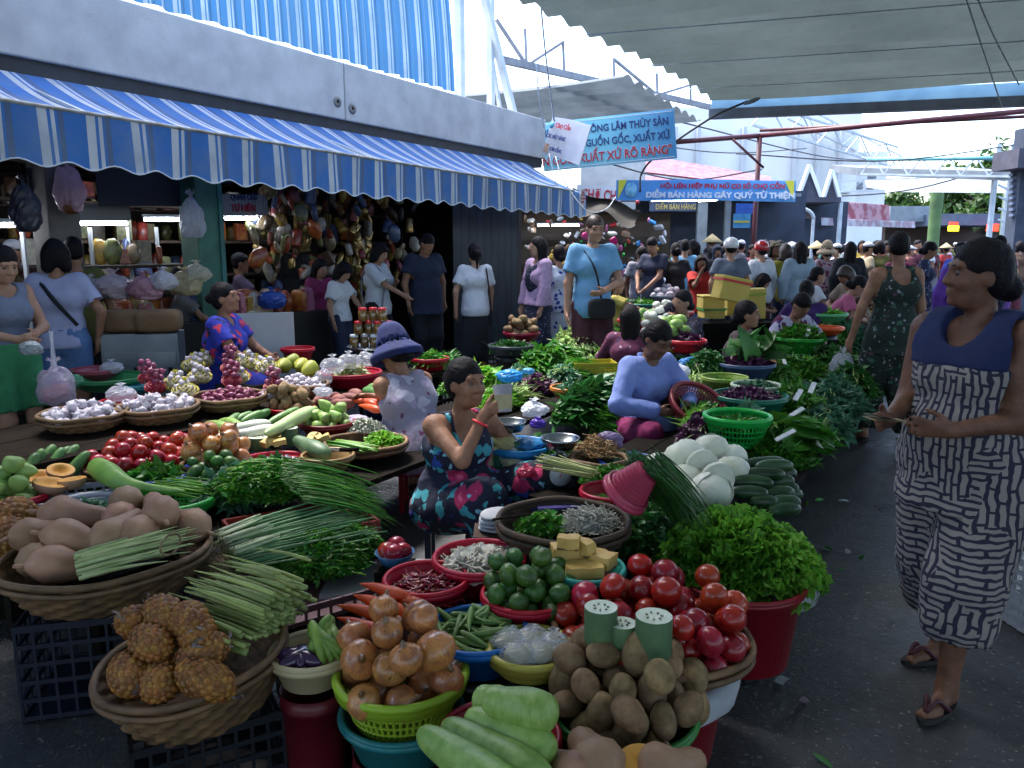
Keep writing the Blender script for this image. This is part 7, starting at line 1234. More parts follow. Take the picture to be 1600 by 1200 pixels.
            for g_ in (.8,0,-.8): T.append(cap(mid[0]+x0*.05*s*g_, mid[1]+x0*(.08+fl)*s*g_, .10*s*b+of, .085*s*b+of+fl*.5, .05))
            sub.append(cap(mid[1]+unit(mid[1]-mid[0])*.17-x0*.2, mid[1]+unit(mid[1]-mid[0])*.17+x0*.2, .15, .15, .008))
            if sit is not None: T += [grow(p, of) for p in thigh]
        ob(bottom.get('name', kind), sdf_mesh(kind, T, max(.009, res*.9), sub, clips, wr=wr*1.2, wseed=8, wst=(1,1,.4), ws=50), m_, t)
    if shoes:
        for i in (0,1):
            fd = unit([.18*(1,-1)[i],-1,0]); hl = AN[i]-np.array([0,0,.055*s]); 
            if shoes == 'flip':
                r_ = np.array([[math.cos(a)*.044*s, math.sin(a)*.125*s] for a in np.linspace(0,2*np.pi,20,endpoint=False)]); r_[:,0] *= 1+.15*np.sin(np.linspace(0,2*np.pi,20,endpoint=False)+math.pi); c_ = hl+fd*.068*s; xx = np.array([-fd[1],fd[0],0]); pts = c_+r_[:,0:1]*xx+r_[:,1:2]*fd; z1 = max(.018, hl[2]-.002); pts[:,2] = z1; lo_ = pts.copy(); lo_[:,2] = z1-.018; g = G(); g.add((np.vstack([pts,lo_]), [gridF(2,20,True), np.arange(20)[None,:], np.arange(20,40)[None,::-1]])); so = ob('sandal', g, soled, t, smooth=False)
                k0 = hl+fd*.155*s; k0[2] = z1+.012; ct = lambda sg: hl+fd*.06*s+xx*.04*s*sg; g = G()
                for sg in (1,-1): a_ = ct(sg); a_[2] = z1+.004; m0 = hl+fd*.115*s+xx*.018*s*sg; m0[2] = z1+.052*s; g.add(tube(smooth_path([k0, m0, a_],8), .009, 6))
                ob('strap', g, flipm, so)
            else: ob('shoe', sdf_mesh('shoe', [cap(hl+np.array([0,.03,.005]), hl+fd*.15*s+np.array([0,0,-.002]), .042*s, .034*s, .03)], max(.012,res*.8), clips=[((0,0,max(.004,hl[2]-.03)),(0,0,-1))]), shoes, t)
    t['_j'] = [float(v) for v in np.concatenate([*WR, *EL, HC])]; TT = t; return t, dict(WR=WR, EL=EL, HC=HC, TIPS=TIPS, KN=KN, AN=AN, SH=SH, hp=hp_, u=u, f=f, x=x, nb=nb, wa=wa, P=Pv, ch=ch, hx=hx, hf=hf, hu=hu)
EYE = G().add(blob(.0125,.0125,.0125,10,14)).mesh('eye'); IRIS = G().add(blob(.0085,.0035,.0085,6,12),T=TR(0,.0105,0)).mesh('iris')
def shoulder_bag(t, J, mat, side=1, drop_=.45, front=.12, size=(.2,.07,.18), name='shoulder_bag', strap=True, cross=False):
    sh = J['SH'][0 if side>0 else 1]*.8+J['nb']*.2; hip = J['P']+J['x']*side*(-.05 if cross else .17)+J['f']*front+J['u']*(.45-drop_); g = G(); g.add(smooth_box(size), T=TR(*(hip-np.array([0,0,size[2]*.4])))); ob(name, g, mat, t)
    if strap: g = G(); md_ = J['ch']+J['f']*.15+J['x']*side*(.02 if cross else .12); bk = J['ch']-J['f']*.14+J['x']*side*(.02 if cross else .12); up = sh+J['u']*.055; g.add(tube(smooth_path([hip, md_, up, bk, hip-J['f']*(front+.1)],24), .010, 6)); ob('strap', g, mat, t)
def smooth_box(sz, n=8):
    v, f = blob(1,1,1,12,20); v = np.sign(v)*np.abs(v)**.45; return v*np.array(sz)/2, f
# ================================================================ the people near the camera
white=cloth('white','c9cdd6','b8bdc8'); black=cloth('black','15161c','1e2028'); navy=cloth('navy','1a2238','232c46'); denim=cloth('denim','5a7aa8','48679a',9); greyt=cloth('grey_tank','6a7288','5a6278'); 
def gp(u,v,z=0): return at_z(u,v,z)
# right-hand woman in the patterned suit
maze=m_bricks('maze_print','8a8480','22233a'); navyt=cloth('navy_panel','131f48','1a2856',6)
p=gp(1478,1065); t,J=person('woman in a navy and white maze print suit standing in the aisle holding money', p, -62, 1.565, 1.42, .0105, 'b','lowbun', lean=2, head=(-36,2,0), hands=((.10,-.27,1.0),(-.10,-.31,1.0)), elbows=((.45,.7,-1.2),(-.45,.7,-1.2)), hdir=((-.35,-.9,.1),(.2,-.95,.05)), pnorm=((-1,.1,.25),(1,.1,.35)), hcurl=(.3,.4), feet=((.10,-.16,.075),(-.12,.14,.075)), top=dict(k='tank',m=maze,hem=.16,off=.018,neck=.17,cliptop=.035), bottom=dict(k='trousers',m=maze,len=.67,off=.036,flare=.05,name='trousers'), shoes='flip', detail=1, belly=1, wr=.004, bust=1.15)
ob('navy_yoke', sdf_mesh('navy_yoke',[grow(cap(J['SH'][0]-J['x']*.03,J['SH'][1]+J['x']*.03,.055*.95*1.2,k=.05),.026), grow(cap(J['ch']+J['u']*.03-J['x']*.075,J['ch']+J['u']*.03+J['x']*.075,.125,k=.06),.024), *[ell(J['ch']+J['f']*.078+J['x']*.060*g_+J['u']*.005,np.array([.088,.086,.080]),k=.04) for g_ in (1,-1)]], .0095, [cap(J['SH'][i]+J['x']*sg*.02,J['SH'][i]+(J['EL'][i]-J['SH'][i])*.9,.098,.080,.012) for i,sg in ((0,1),(1,-1))]+[ell(J['SH'][i]+J['x']*sg*.05-J['u']*.03,(.05,.1,.09),k=.01) for i,sg in ((0,1),(1,-1))]+[ell(J['nb']+J['f']*.07,np.array([.076,.092,.10]),np.stack([J['x'],J['f'],J['u']],1),.01), cap(J['nb']-J['u']*.01,J['nb']+J['u']*.12,.062,.08,.01)], [(J['ch']+J['u']*.02, -J['u'])], wr=.003), navyt, t)
def world(t, q): a=t.rotation_euler.z; c,s_=math.cos(a),math.sin(a); l=t.location; return np.array([l[0]+c*q[0]-s_*q[1], l[1]+s_*q[0]+c*q[1], l[2]+q[2]])
q=world(t, (J['WR'][0]+J['WR'][1])/2+np.array([-.02,-.135,.025]))
for i in range(3): g=G(); X=np.linspace(-.075,.075,8); g.add((np.stack([np.repeat(X,2),np.tile([-.034,.034],8),np.repeat(.006*np.cos(X*20+i),2)],1),gridF(8,2))); ob('banknote', g, M('banknote','a8926a','8f8a7a',12,.8), loc=tuple(q+np.array([.006*i,.008*i,.004*i])), rot=(0,.15,math.radians(-68)+1.35+.12*i), label='folded banknote in the hands of the woman on the right, '+('lowest','middle','uppermost')[i], category='banknote')
# seated woman with the paper cup
flo=m_print('dark_floral','141a34',[('3f9aa8',11,.36,.9),('2a4aa8',8,.26,.9),('b02a5c',6.5,.36,.8),('7fb8d0',14,.20,.9),('d0587c',6.5,.15,.8)])
p=gp(705,905); t,J=person('seated woman in a dark floral dress drinking from a paper cup', p+np.array([-.02,.18,0]), 42, 1.56, 1.06, .0100, 'a','bun', sit=.33, lean=14, head=(10,-2,0), twist=8, hands=((.22,-.30,.47),(-.06,-.35,.84)), elbows=((1,.2,-.9),(-.5,.1,-1)), hdir=((.15,-.35,-.9),(.55,-.65,.5)), pnorm=((-.9,.2,-.1),(.6,.3,.2)), hcurl=(.55,.55), feet=((.30,-.42,.075),(-.02,-.46,.075)), knees=((.45,-.7,.8),(-.1,-.7,.9)), top=dict(k='strap',m=flo,off=.018,hem=.15,neck=.15,name='dress_top'), bottom=dict(k='trousers',m=flo,len=.8,off=.035,flare=.03,name='dress_trousers'), shoes='flip', detail=1, wr=.004)
def cup(t,J,side,label,m_,tilt=.3,r0=.03,r1=.04,hh=.09,off=(0,0,0)):
    q=world(t, np.mean(J['TIPS'][side],0)*.45+J['WR'][side]*.55+np.array(off)); o=thing('paper_cup',label,'cup',q); o.rotation_euler=(tilt,0,.3); g=G(); g.add(lathe([(.001,0),(r0,0),(r1,hh),(r1+.002,hh),(r1-.002,hh-.003),(r0-.002,.004),(.001,.004)],24)); ob('cup_body', g, m_, o); return o
o=cup(t,J,1,'white plastic cup wrapped in paper held by the seated woman',M('cup_white','b9bccc','c9cbd6',8,.5,trans=.2),-.3,.032,.045,.12,(.02,-.04,-.02)); g=G(); g.add(lathe([(.0345,.01),(.0425,.075)],24)); ob('paper_sleeve', g, M('paper_cream','b3a884','a89c78',12,.8), o)
o=cup(t,J,0,'pink plastic scoop hanging from the hand of the seated woman',M('pink_plastic','b03a9a',rough=.4),2.4,.028,.045,.075,(.0,-.02,-.05)); o.name='pink_scoop'
for i,(w_,c,m_) in enumerate(((1,'e0303a','bracelet_red'),(0,'a88a4a','bracelet_gold'))):
    w0=J['WR'][w_]; d=unit(J['EL'][w_]-w0); a_=unit(np.cross(d,[0,0,1])); b_=np.cross(d,a_); th=np.linspace(0,2*np.pi,25); c0=w0+d*(.045 if w_ else .02); g=G(); g.add(tube(c0+.035*(np.cos(th)[:,None]*a_+np.sin(th)[:,None]*b_),.006 if w_ else .004,6,False)); ob('bracelet', g, M(m_,c,rough=.4,metal=0 if w_ else 1), t)
st=thing('low_stool','low plastic stool under the seated woman with the cup','stool',(p[0]-.02,p[1]+.20,0)); g=G(); g.add(box((0,0,.23),(.26,.26,.03))); ob('seat', g, plastic('23304a'), st, smooth=False)
for sx in (-1,1):
    for sy in (-1,1): g=G(); g.add(box((sx*.1,sy*.1,.11),(.03,.03,.22))); ob('leg', g, plastic('23304a'), st, smooth=False)
# woman in the blue bucket hat, seen from behind
fl2=m_print('pale_floral','8f8aa0',[('a89ab8',9,.3,.9),('6a3a5a',12,.18,.9),('b8b4c8',7,.25,.9)])
p=gp(655,830); t,J=person('seated woman in a blue bucket hat and pale floral suit seen from behind', p+np.array([-.03,.42,0]), 222, 1.56, 1.12, .0125, 'a','lowbun', sit=.36, lean=24, head=(6,14,0), hands=((-.16,-.46,.62),(.02,-.50,.62)), elbows=((1,.5,-.6),(-1,.4,-.6)), feet=((.22,-.42,.075),(-.20,-.40,.075)), knees=((.4,-.7,.8),(-.4,-.7,.8)), top=dict(k='tank',m=fl2,off=.022,hem=.15,neck=.06), bottom=dict(k='trousers',m=fl2,len=.85,off=.035,flare=.03), shoes='flip', hat=('bucket',cloth('royal_blue','0b1a4c','10225c',8)), wr=.004)
st=thing('low_stool','low stool under the woman in the blue hat','stool',(p[0]-.03,p[1]+.42,0)); g=G(); g.add(box((0,0,.25),(.28,.26,.04))); ob('seat', g, plastic('7c1424'), st, smooth=False)
for sx in (-1,1):
    for sy in (-1,1): g=G(); g.add(box((sx*.11,sy*.1,.12),(.03,.03,.24))); ob('leg', g, plastic('7c1424'), st, smooth=False)
# woman in the light blue shirt
p=at_d(990,560,5.15); t,J=person('seated woman in a light blue shirt sorting leaves into a colander', (p[0],p[1],0), 34, 1.57, 1.05, .0125, 'b','lowbun', sit=.42, lean=18, head=(-6,30,0), hands=((.10,-.40,.60),(-.12,-.34,.58)), elbows=((1,.6,-.4),(-1,.6,-.4)), feet=((.24,-.50,.075),(-.16,-.46,.075)), knees=((.3,-.7,.8),(-.3,-.7,.8)), top=dict(k='long',m=cloth('light_blue','7f92d0','6f82c4',7),off=.022,hem=.14,neck=.05,collar=1), bottom=dict(k='trousers',m=cloth('magenta','7a1450','681046'),len=.95,off=.022), wr=.005, detail=1, shoes='flip')
q=world(t,np.array([.12,-.44,.56])); colander('brown_colander','brown slatted colander tilted in the lap of the woman in blue', q+np.array([.02,-.03,.06]), px(q,47), .14,'7a2a2e',(.55,.35,0),taper=.55,rings=7,bars=60); heap('sorted_leaf_heap','green leaves in the brown colander', q+np.array([.02,-.03,.0]), .12,.11,.06,160,(.05,.08),(.03,.04),leafm,71,.3,.5)
st=thing('low_stool','low stool under the woman in the blue shirt','stool',(p[0],p[1],0)); g=G(); g.add(box((0,0,.32),(.28,.26,.04))); ob('seat', g, plastic('2a3a5a'), st, smooth=False)
for sx in (-1,1):
    for sy in (-1,1): g=G(); g.add(box((sx*.11,sy*.1,.15),(.03,.03,.30))); ob('leg', g, plastic('2a3a5a'), st, smooth=False)
# woman walking away in dark green floral
dg=m_print('green_floral','14241f',[('3a5a50',14,.26,.9),('8f8f9a',17,.17,.9),('5a3a4a',13,.16,.9)])
p=gp(1380,692); t,J=person('woman in a dark green floral suit walking away down the aisle', p, 192, 1.66, 1.05, .0125, 'a','short', head=(-20,6,0), hands=((.30,-.12,.80),(-.28,-.06,.74)), feet=((.08,-.16,.075),(-.09,.20,.095)), top=dict(k='strap',m=dg,off=.024,hem=.17,neck=.08), bottom=dict(k='trousers',m=dg,len=.86,off=.035,flare=.05), shoes='flip', wr=.004, twist=8)
q=world(t,J['WR'][0]+np.array([.03,-.05,-.30])); bag('carrier_bag','clear carrier bag hanging from the hand of the woman walking away', q, .10,.07,.15, M('bag_film','b9bcc8',rough=.25,alpha=.5,trans=.4,bump=.4,bs=15), 5)
# woman at the left edge with a bag of fruit
p=gp(36,752); t,J=person('woman in a grey tank top and green shorts at the left edge opening her purse', p, 62, 1.56, 1.02, .0125, 'c','lowbun', head=(-4,26,0), hands=((.02,-.28,1.02),(-.10,-.28,1.00)), elbows=((1,.5,-.7),(-1,.5,-.7)), top=dict(k='tank',m=greyt,off=.02,hem=.10,neck=.08), bottom=dict(k='shorts',m=cloth('green_shorts','2f7a50','276a44',7),len=.40,off=.03), detail=1, wr=.004, shoes='flip')
q=at_d(88,605,4.8); b_=bag('fruit_bag','clear plastic bag of pink fruit hanging at the left edge', q, .11,.09,.13, M('fruit_bag_film','c3b9d0',rough=.2,alpha=.45,trans=.3,bump=.4,bs=14), 8)
for k in range(7): g=None; ob('fruit', POTATO[k%5], M('pink_fruit','b06a70','a0585e',9,.5), b_, (random.uniform(-.06,.06),random.uniform(-.04,.04),-.06+.02*(k%3)), (k,k,0), .8)
g=G(); g.add(lathe([(.02,.12),(.008,.26),(.012,.34)],12)); ob('bag_neck', g, bagm, b_)
bag('purse','pale plastic purse in the hands of the woman at the left edge', at_d(48,545,4.75), .07,.05,.045, M('purse_film','a9b4b8','8fa0a8',14,.3,trans=.3), 12, knot=False)
# ================================================================ shoppers and vendors further back
def T_(k,m,**a): return dict(k=k,m=m,**a)
def B_t(m,l=.95,**a): return dict(k='trousers',m=m,len=l,**a)
def B_s(m,l=.45,**a): return dict(k='skirt',m=m,len=l,**a)
def stand_d(label,u,d,h,heading,res=.018,**k):
    r=ray(u,400); k.setdefault('detail',1 if d<13 else 0); return person(label,(r[0]*d,r[1]*d*1.0),heading,h,res=res,**k)
def sit_d(label,u,vtop,d,heading,res=.016,h=1.56,**k):
    """seated person whose head top shows at (u, vtop) at view distance d"""
    q=at_d(u,vtop,d); lean=k.get('lean',12); k['sit']=max(.25, q[2]-(.83*h/1.65)*math.cos(math.radians(lean*.6)))
    k.setdefault('feet',((.16,-.42,.075),(-.16,-.42,.075))); k.setdefault('knees',((.3,-.7,.8),(-.3,-.7,.8))); k.setdefault('hands',((.10,-.38,k['sit']+.18),(-.10,-.36,k['sit']+.16)))
    k.setdefault('detail',1); t,J=person(label,(q[0],q[1]),heading,h,res=res,**k)
    st=thing('low_stool','stool under the '+label.split(' in ')[0]+' in '+label.split(' in ',1)[1] if ' in ' in label else 'stool under the '+label,'stool',(q[0],q[1],0)); g=G(); g.add(lathe([(.001,k['sit']-.10),(.13,k['sit']-.10),(.13,k['sit']-.13),(.11,k['sit']-.13),(.13,0),(.12,0),(.10,k['sit']-.14),(.001,k['sit']-.14)],16)); ob('stool_body', g, plastic('2a3a5a'), st)
    return t,J
khaki=cloth('olive','5a5a2a','4c4c22'); pinkc=cloth('pink','b06a84','9c5872'); redc=cloth('red','a8241c','981e18'); bluec=cloth('sky','6fa8d0','5f98c4'); maroon=cloth('maroon_trousers','4a2430','3c1c28'); greyb=cloth('slate','5a6478','4c5668'); purple=cloth('purple','3a1a5c','30144e'); magen=cloth('magenta_top','8c2a5c','7a2450')
# by the shop front
t,J=stand_d('woman in a white tee and black skirt with a ponytail seen from behind',742,9.3,1.58,198,.016,skin='c',hair='pony',hands=((.24,.0,.82),(-.22,-.10,.80)),top=T_('tee',white,hem=.10,off=.026,neck=.03),bottom=B_s(black,.72,flare=.05),shoes='flip'); shoulder_bag(t,J,black,-1,.5,.05,(.1,.16,.2))
t,J=stand_d('heavy man in a navy tee looking down beside the shop',662,9.6,1.72,40,.016,build=1.25,skin='a',hair='short',head=(10,28,0),belly=1,top=T_('tee',navy,hem=.16,off=.024,neck=.03),bottom=B_t(black,off=.03),shoes=black,bust=0)
t,J=stand_d('woman in a white blouse with a bob holding her phone',588,9.4,1.60,72,.016,skin='c',hair='bob',head=(0,22,0),hands=((.02,-.24,1.16),(-.12,-.40,1.02)),elbows=((1,.5,-.8),(-1,.5,-.8)),top=T_('half',white,hem=.10,off=.032,neck=.03),bottom=B_t(black,off=.03,flare=.03),shoes=black); shoulder_bag(t,J,cloth('grey_canvas','7a7f8a'),-1,.62,.12,(.09,.28,.32)); 
t,J=stand_d('girl in a white tee reaching towards the jars',528,9.0,1.38,70,.016,skin='c',hair='bob',head=(0,35,0),hands=((.06,-.36,.72),None),top=T_('tee',m_print('white_dots','c3c6ce',[('3a3a44',40,.16,.3)]),hem=.02,off=.018,neck=.03),bottom=B_t(navy,off=.02),bust=0)
t,J=stand_d('girl in pink with a pink jacket over her arm',497,9.4,1.40,50,.018,skin='c',hair='long',head=(0,20,0),top=T_('tee',magen,hem=.06,off=.02,neck=.03),bottom=dict(k='shorts',m=denim,len=.36,off=.02),bust=0); g=G(); g.add(smooth_box((.16,.12,.62)),T=TR(-.22,-.05,.80)); ob('jacket', g, pinkc, t)
stand_d('man in dark clothes standing in the shop shadow',462,10.4,1.72,150,.018,skin='b',hair='short',top=T_('long',black,hem=.12,off=.03,neck=.03),bottom=B_t(black,off=.03),bust=0)
t,J=stand_d('woman with long black hair in a dotted navy dress and lilac cardigan',842,9.4,1.66,-60,.016,skin='d',hair='long',head=(-15,2,0),hands=((.20,-.10,.85),(-.22,-.10,.86)),top=T_('long',cloth('lilac_knit','a88fb0','987fa0',30),hem=.02,off=.03,neck=.06),bottom=dict(k='skirt',m=m_print('navy_dots','161c34',[('8f96b0',34,.2,.3)]),len=.52,off=.03,flare=.06,rise=.2,name='dress')); ob('dress_front', sdf_mesh('dress_front',[ell(J['ch']+J['f']*.05-J['u']*.03,(.135,.12,.21),np.stack([J['x'],J['f'],J['u']],1))],.016,[ell(J['nb']+J['f']*.08,(.07,.08,.10),k=.01)]), m_print('navy_dots','161c34',[]), t)
t,J=stand_d('woman in a white and blue flowered dress with her back half turned',874,9.9,1.56,200,.018,skin='c',hair='lowbun',top=T_('tee',m_print('blue_floral','b4bcd0',[('2a3a8c',12,.3,.9)]),hem=.1,off=.024,neck=.03),bottom=B_s(m_print('blue_floral','b4bcd0',[]),.8,flare=.05))
t,J=stand_d('tall man in a light blue tee with a black cross body bag',926,7.75,1.86,8,.0125,skin='d',hair='short',head=(8,16,0),hands=((.06,-.22,1.16),(-.26,-.04,.92)),elbows=((1,.5,-.5),(-1,.6,-.3)),top=T_('tee',M('cloth_sky_print','6fa0c8','5f90ba',4,.85),hem=.11,off=.032,neck=.03),bottom=B_t(maroon,off=.018,flare=.05),shoes=black,bust=0,detail=1,hairmat=hairb); shoulder_bag(t,J,black,-1,.40,.2,(.27,.09,.2),cross=True); 
t,J=stand_d('woman in a white tee and denim shorts with a black strap across her back',86,5.9,1.60,196,.016,skin='a',hair='bob',head=(20,10,0),hands=((.16,-.2,1.0),(-.24,-.02,.86)),top=T_('tee',cloth('lavender_white','a4a8c8','9498ba'),hem=.05,off=.026,neck=.03),bottom=dict(k='shorts',m=denim,len=.36,off=.03),shoes='flip'); g=G(); g.add(tube(smooth_path([J['SH'][0]+J['u']*.06, J['ch']-J['f']*.155, J['wa']-J['f']*.14-J['x']*.14],12),.016,6)); ob('strap', g, black, t)
stand_d('person in an olive shirt behind the woman in denim shorts',116,6.5,1.62,210,.02,skin='a',hair='short',top=T_('tee',khaki,hem=.1,off=.03,neck=.03),bottom=B_t(black,off=.03),bust=0)
stand_d('person in a pink top and pale cap behind the woman at the left edge',22,7.4,1.60,10,.02,skin='a',hair='short',top=T_('tee',pinkc,hem=.1,off=.02,neck=.03),bottom=B_t(black),hat=('cap',white))
sit_d('vendor in a blue floral blouse behind the garlic',340,434,5.9,90,.0125,build=1.22,skin='a',hair='bun',lean=4,head=(0,-6,0),hands=((.10,-.34,.74),(-.12,-.36,.72)),top=T_('tee',m_print('royal_floral','1c2c9a',[('a82448',11,.34,.9),('10153a',9,.24,.9),('d0506a',11,.12,.9)]),hem=.14,off=.02,neck=.08),bottom=B_t(black),wr=.004)
sit_d('vendor in grey seated behind the metal boxes',278,412,7.9,120,.02,skin='a',hair='short',top=T_('tee',cloth('grey_top','6a6668','5a5658'),hem=.1,off=.02,neck=.05),bottom=B_s(m_print('skirt_dots','9a94a4',[('4a4450',30,.2,.4)]),.5))
sit_d('vendor in a mauve top behind the green column',372,392,9.2,110,.02,skin='a',hair='short',hat=('cap',black),top=T_('tee',cloth('mauve','6a5a70','5c4c62'),hem=.1,off=.02,neck=.05),bottom=B_t(black))
# seated vendors in the middle rows
sit_d('vendor in a purple plaid shirt with her back to the viewer',985,470,7.0,170,.016,skin='b',hair='long',lean=12,top=T_('long',m_print('plaid','5c2444',[('3a1a48',16,.3,.2),('a88fa4',13,.16,.2)]),hem=.12,off=.022,neck=.05),bottom=B_t(magen))
sit_d('woman in a dark dotted blouse resting her chin on her hand',1085,446,7.6,-60,.016,skin='c',hair='lowbun',lean=14,hands=((.10,-.30,.9),(-.04,-.24,1.02)),elbows=((1,.2,-.8),(-.6,-.2,-1)),top=T_('long',m_print('dark_dots','1e1c30',[('8a86a0',42,.22,.3)]),hem=.12,off=.022,neck=.05),bottom=B_t(black))
sit_d('vendor in a brown patterned blouse with a bun facing right',1152,462,6.6,58,.0125,skin='a',hair='lowbun',lean=8,detail=1,head=(14,0,0),top=T_('tee',m_print('brown_pattern','3a2c34',[('5a4450',24,.3,.8),('1c1820',18,.2,.8)]),hem=.12,off=.022,neck=.05),bottom=B_t(black),wr=.004)
sit_d('vendor in a white blouse with large purple flowers bending over greens',1222,442,7.6,20,.016,skin='a',hair='short',lean=26,head=(0,30,0),top=T_('tee',m_print('purple_flowers','b0acc4',[('5c1440',7,.36,.9),('3a2a6a',10,.2,.9)]),hem=.12,off=.022,neck=.05),bottom=B_t(black))
sit_d('vendor in a plain purple top seen from behind',1262,432,8.4,160,.018,skin='b',hair='lowbun',lean=18,top=T_('long',purple,hem=.12,off=.03,neck=.03),bottom=B_t(maroon))
sit_d('vendor in a pink tee leaning over her tray',1302,420,9.4,70,.018,skin='c',hair='lowbun',lean=26,head=(0,30,0),top=T_('tee',cloth('rose','b0587c','a04c6e'),hem=.12,off=.022,neck=.05),bottom=B_t(greyb))
sit_d('vendor with a straw hat slung behind her neck',1262,412,10.6,80,.02,skin='c',hair='lowbun',lean=14,top=T_('tee',white,hem=.12,off=.022,neck=.05),bottom=B_t(purple),hat=None)
sit_d('woman with brown hair bending behind the aisle walker',1350,405,9.8,-70,.02,skin='a',hair='bob',hairmat=hairb,lean=24,head=(0,30,0),top=T_('tee',cloth('sand','8a7a6a'),hem=.1,off=.02),bottom=B_t(black))
sit_d('woman with short black hair crouching behind the foam boxes',1168,420,11.5,80,.02,skin='c',hair='bob',lean=20,head=(0,24,0),top=T_('tee',black,hem=.1,off=.02),bottom=B_t(black))
sit_d('child in a yellow patterned top among the back stalls',962,434,9.8,80,.02,h=1.2,skin='c',hair='short',top=T_('tee',m_print('yellow_pattern','a89a4a',[('6a4a2a',22,.25,.8)]),hem=.1,off=.02),bottom=B_t(black),bust=0)
# standing shoppers beyond
st=[('man in a dark tee and jeans looking into a bag',1022,11.8,1.70,-40,'short',T_('tee',navy,hem=.14,off=.02,neck=.03),B_t(navy),dict(head=(0,28,0),hands=((.05,-.28,.98),(-.1,-.28,.98)),bust=0)),
('woman in a grey patterned blouse beside the man in the dark tee',1000,12.2,1.56,20,'lowbun',T_('tee',m_print('grey_pattern','8a8a98',[('34343e',18,.28,.8)]),hem=.1,off=.02),B_s(cloth('beige','8a7a68'),.5),dict(head=(0,30,0))),
('woman in a black tee with a grey jacket tied at her waist',1056,12.0,1.60,185,'bun',T_('tee',black,hem=.02,off=.02,neck=.03),B_s(cloth('ash','7a808a','6a707a'),.26,flare=.08),{}),
('man in a pale blue shirt behind the woman in black',1070,13.0,1.66,175,'short',T_('half',bluec,hem=.14,off=.03,neck=.03),B_t(navy),dict(bust=0)),
('girl in a bright red tee and jeans touching her mouth',1096,11.2,1.42,-5,'bob',T_('tee',redc,hem=.14,off=.024,neck=.03),B_t(denim),dict(hands=((.22,-.04,.74),(-.02,-.16,1.22)),elbows=((1,.4,-.4),(-.7,.2,-1)),bust=0)),
('person in a dark hooded jacket in front of the kiosk',1120,14.5,1.55,0,'short',T_('long',black,hem=.1,off=.03),B_t(black),dict(hat=('hood',navy))),
('man in a grey tee with a white helmet seen from behind',1142,10.8,1.64,180,'short',T_('tee',greyb,hem=.12,off=.026,neck=.03),B_t(navy),dict(hat=('helmet',M('helmet_white','c6c8cc',rough=.25,coat=.5)),bust=0,build=1.12)),
('person in a white jacket and red helmet',1190,11.6,1.60,205,'short',T_('long',white,hem=.12,off=.034),B_t(black),dict(hat=('helmet',M('helmet_red','b01a24',rough=.25,coat=.5)))),
('woman in a black tee and pale blue face mask',1210,12.6,1.62,5,'bob',T_('tee',black,hem=.12,off=.022),B_t(maroon),dict(hat=('cap',cloth('khaki_cap','6a6450')))),
('woman in an olive yellow top beside the pale hoodie',1228,12.0,1.58,190,'bob',T_('tee',cloth('mustard','7c7a1e','6c6a18'),hem=.12,off=.024),B_t(navy),dict(hairmat=hairb)),
('woman in a pale blue grey hoodie with long dark hair',1250,11.6,1.62,188,'long',T_('long',cloth('pale_hoodie','8fa4b4','7f94a6'),hem=.12,off=.034),B_t(denim),{}),
('woman in a red flowered blouse and sun hat',1292,13.4,1.58,185,'lowbun',T_('tee',m_print('rose_flowers','9a8490',[('6a2438',11,.34,.9)]),hem=.3,off=.026),B_t(black),dict(hat=('bucket',cloth('straw_hat_cloth','b09a84')))),
('woman in a long black cardigan with long black hair',1328,12.6,1.62,175,'long',T_('long',black,hem=.2,off=.03),B_t(black),{}),
('woman in a magenta blouse beyond the aisle walker',1404,13.0,1.52,175,'lowbun',T_('half',magen,hem=.2,off=.024),B_t(black),{}),
('woman in a navy dress with small white flowers',1446,11.2,1.62,60,'lowbun',T_('tee',m_print('navy_flowers','20264a',[('9aa0bc',22,.24,.8)]),hem=.14,off=.024),B_s(m_print('navy_flowers','20264a',[]),.8),dict(head=(0,24,0))),
('man in a bright blue shirt bending to the right',1482,11.8,1.64,100,'short',T_('long',cloth('cobalt','2a4ac0','2442b0'),hem=.12,off=.03),B_t(navy),dict(lean=20,bust=0)),
('woman in a violet cardigan and flowered trousers',1505,9.0,1.56,175,'lowbun',T_('long',cloth('violet','6a3aa4','5c3092'),hem=.16,off=.026),B_t(m_print('violet_flowers','34305c',[('a8a4c4',24,.26,.8)]),off=.03),{}),
('woman in a black blouse and white hat near the banner',1275,16.0,1.56,170,'lowbun',T_('tee',black,hem=.1,off=.02),B_t(black),dict(hat=('conical',M('straw_hat','b8a87c','a4946a',30,.7)))),
('man in a white shirt beyond the red helmet',1205,15.0,1.66,185,'short',T_('tee',white,hem=.1,off=.02),B_t(navy),dict(bust=0)),
('woman in a pale pink top by the kiosk door',1175,15.5,1.58,10,'lowbun',T_('tee',pinkc,hem=.1,off=.02),B_t(black),{}),
('man in a grey cap beside the red post',1188,16.5,1.68,0,'short',T_('tee',greyb,hem=.1,off=.02),B_t(black),dict(hat=('cap',navy),bust=0)),
('person with a white cap behind the woman in black',1240,14.2,1.60,150,'short',T_('tee',cloth('sage','6a7a64'),hem=.1,off=.02),B_t(black),dict(hat=('cap',white))),
('tall man at the right edge beyond the patterned suit',1560,11.0,1.70,200,'short',T_('tee',greyb,hem=.1,off=.02),B_t(navy),dict(bust=0)),
('person in a pale lilac top at the right of the violet cardigan',1545,13.5,1.60,190,'bob',T_('tee',cloth('pale_lilac','9a94b8'),hem=.1,off=.02),B_t(black),{})]
for lb,u,d,h,hd,hr,tp,bt,kw in st: stand_d(lb,u,d,h,hd,.02,skin='abc'[int(u)%3],hair=hr,top=tp,bottom=bt,shoes=black,**kw)
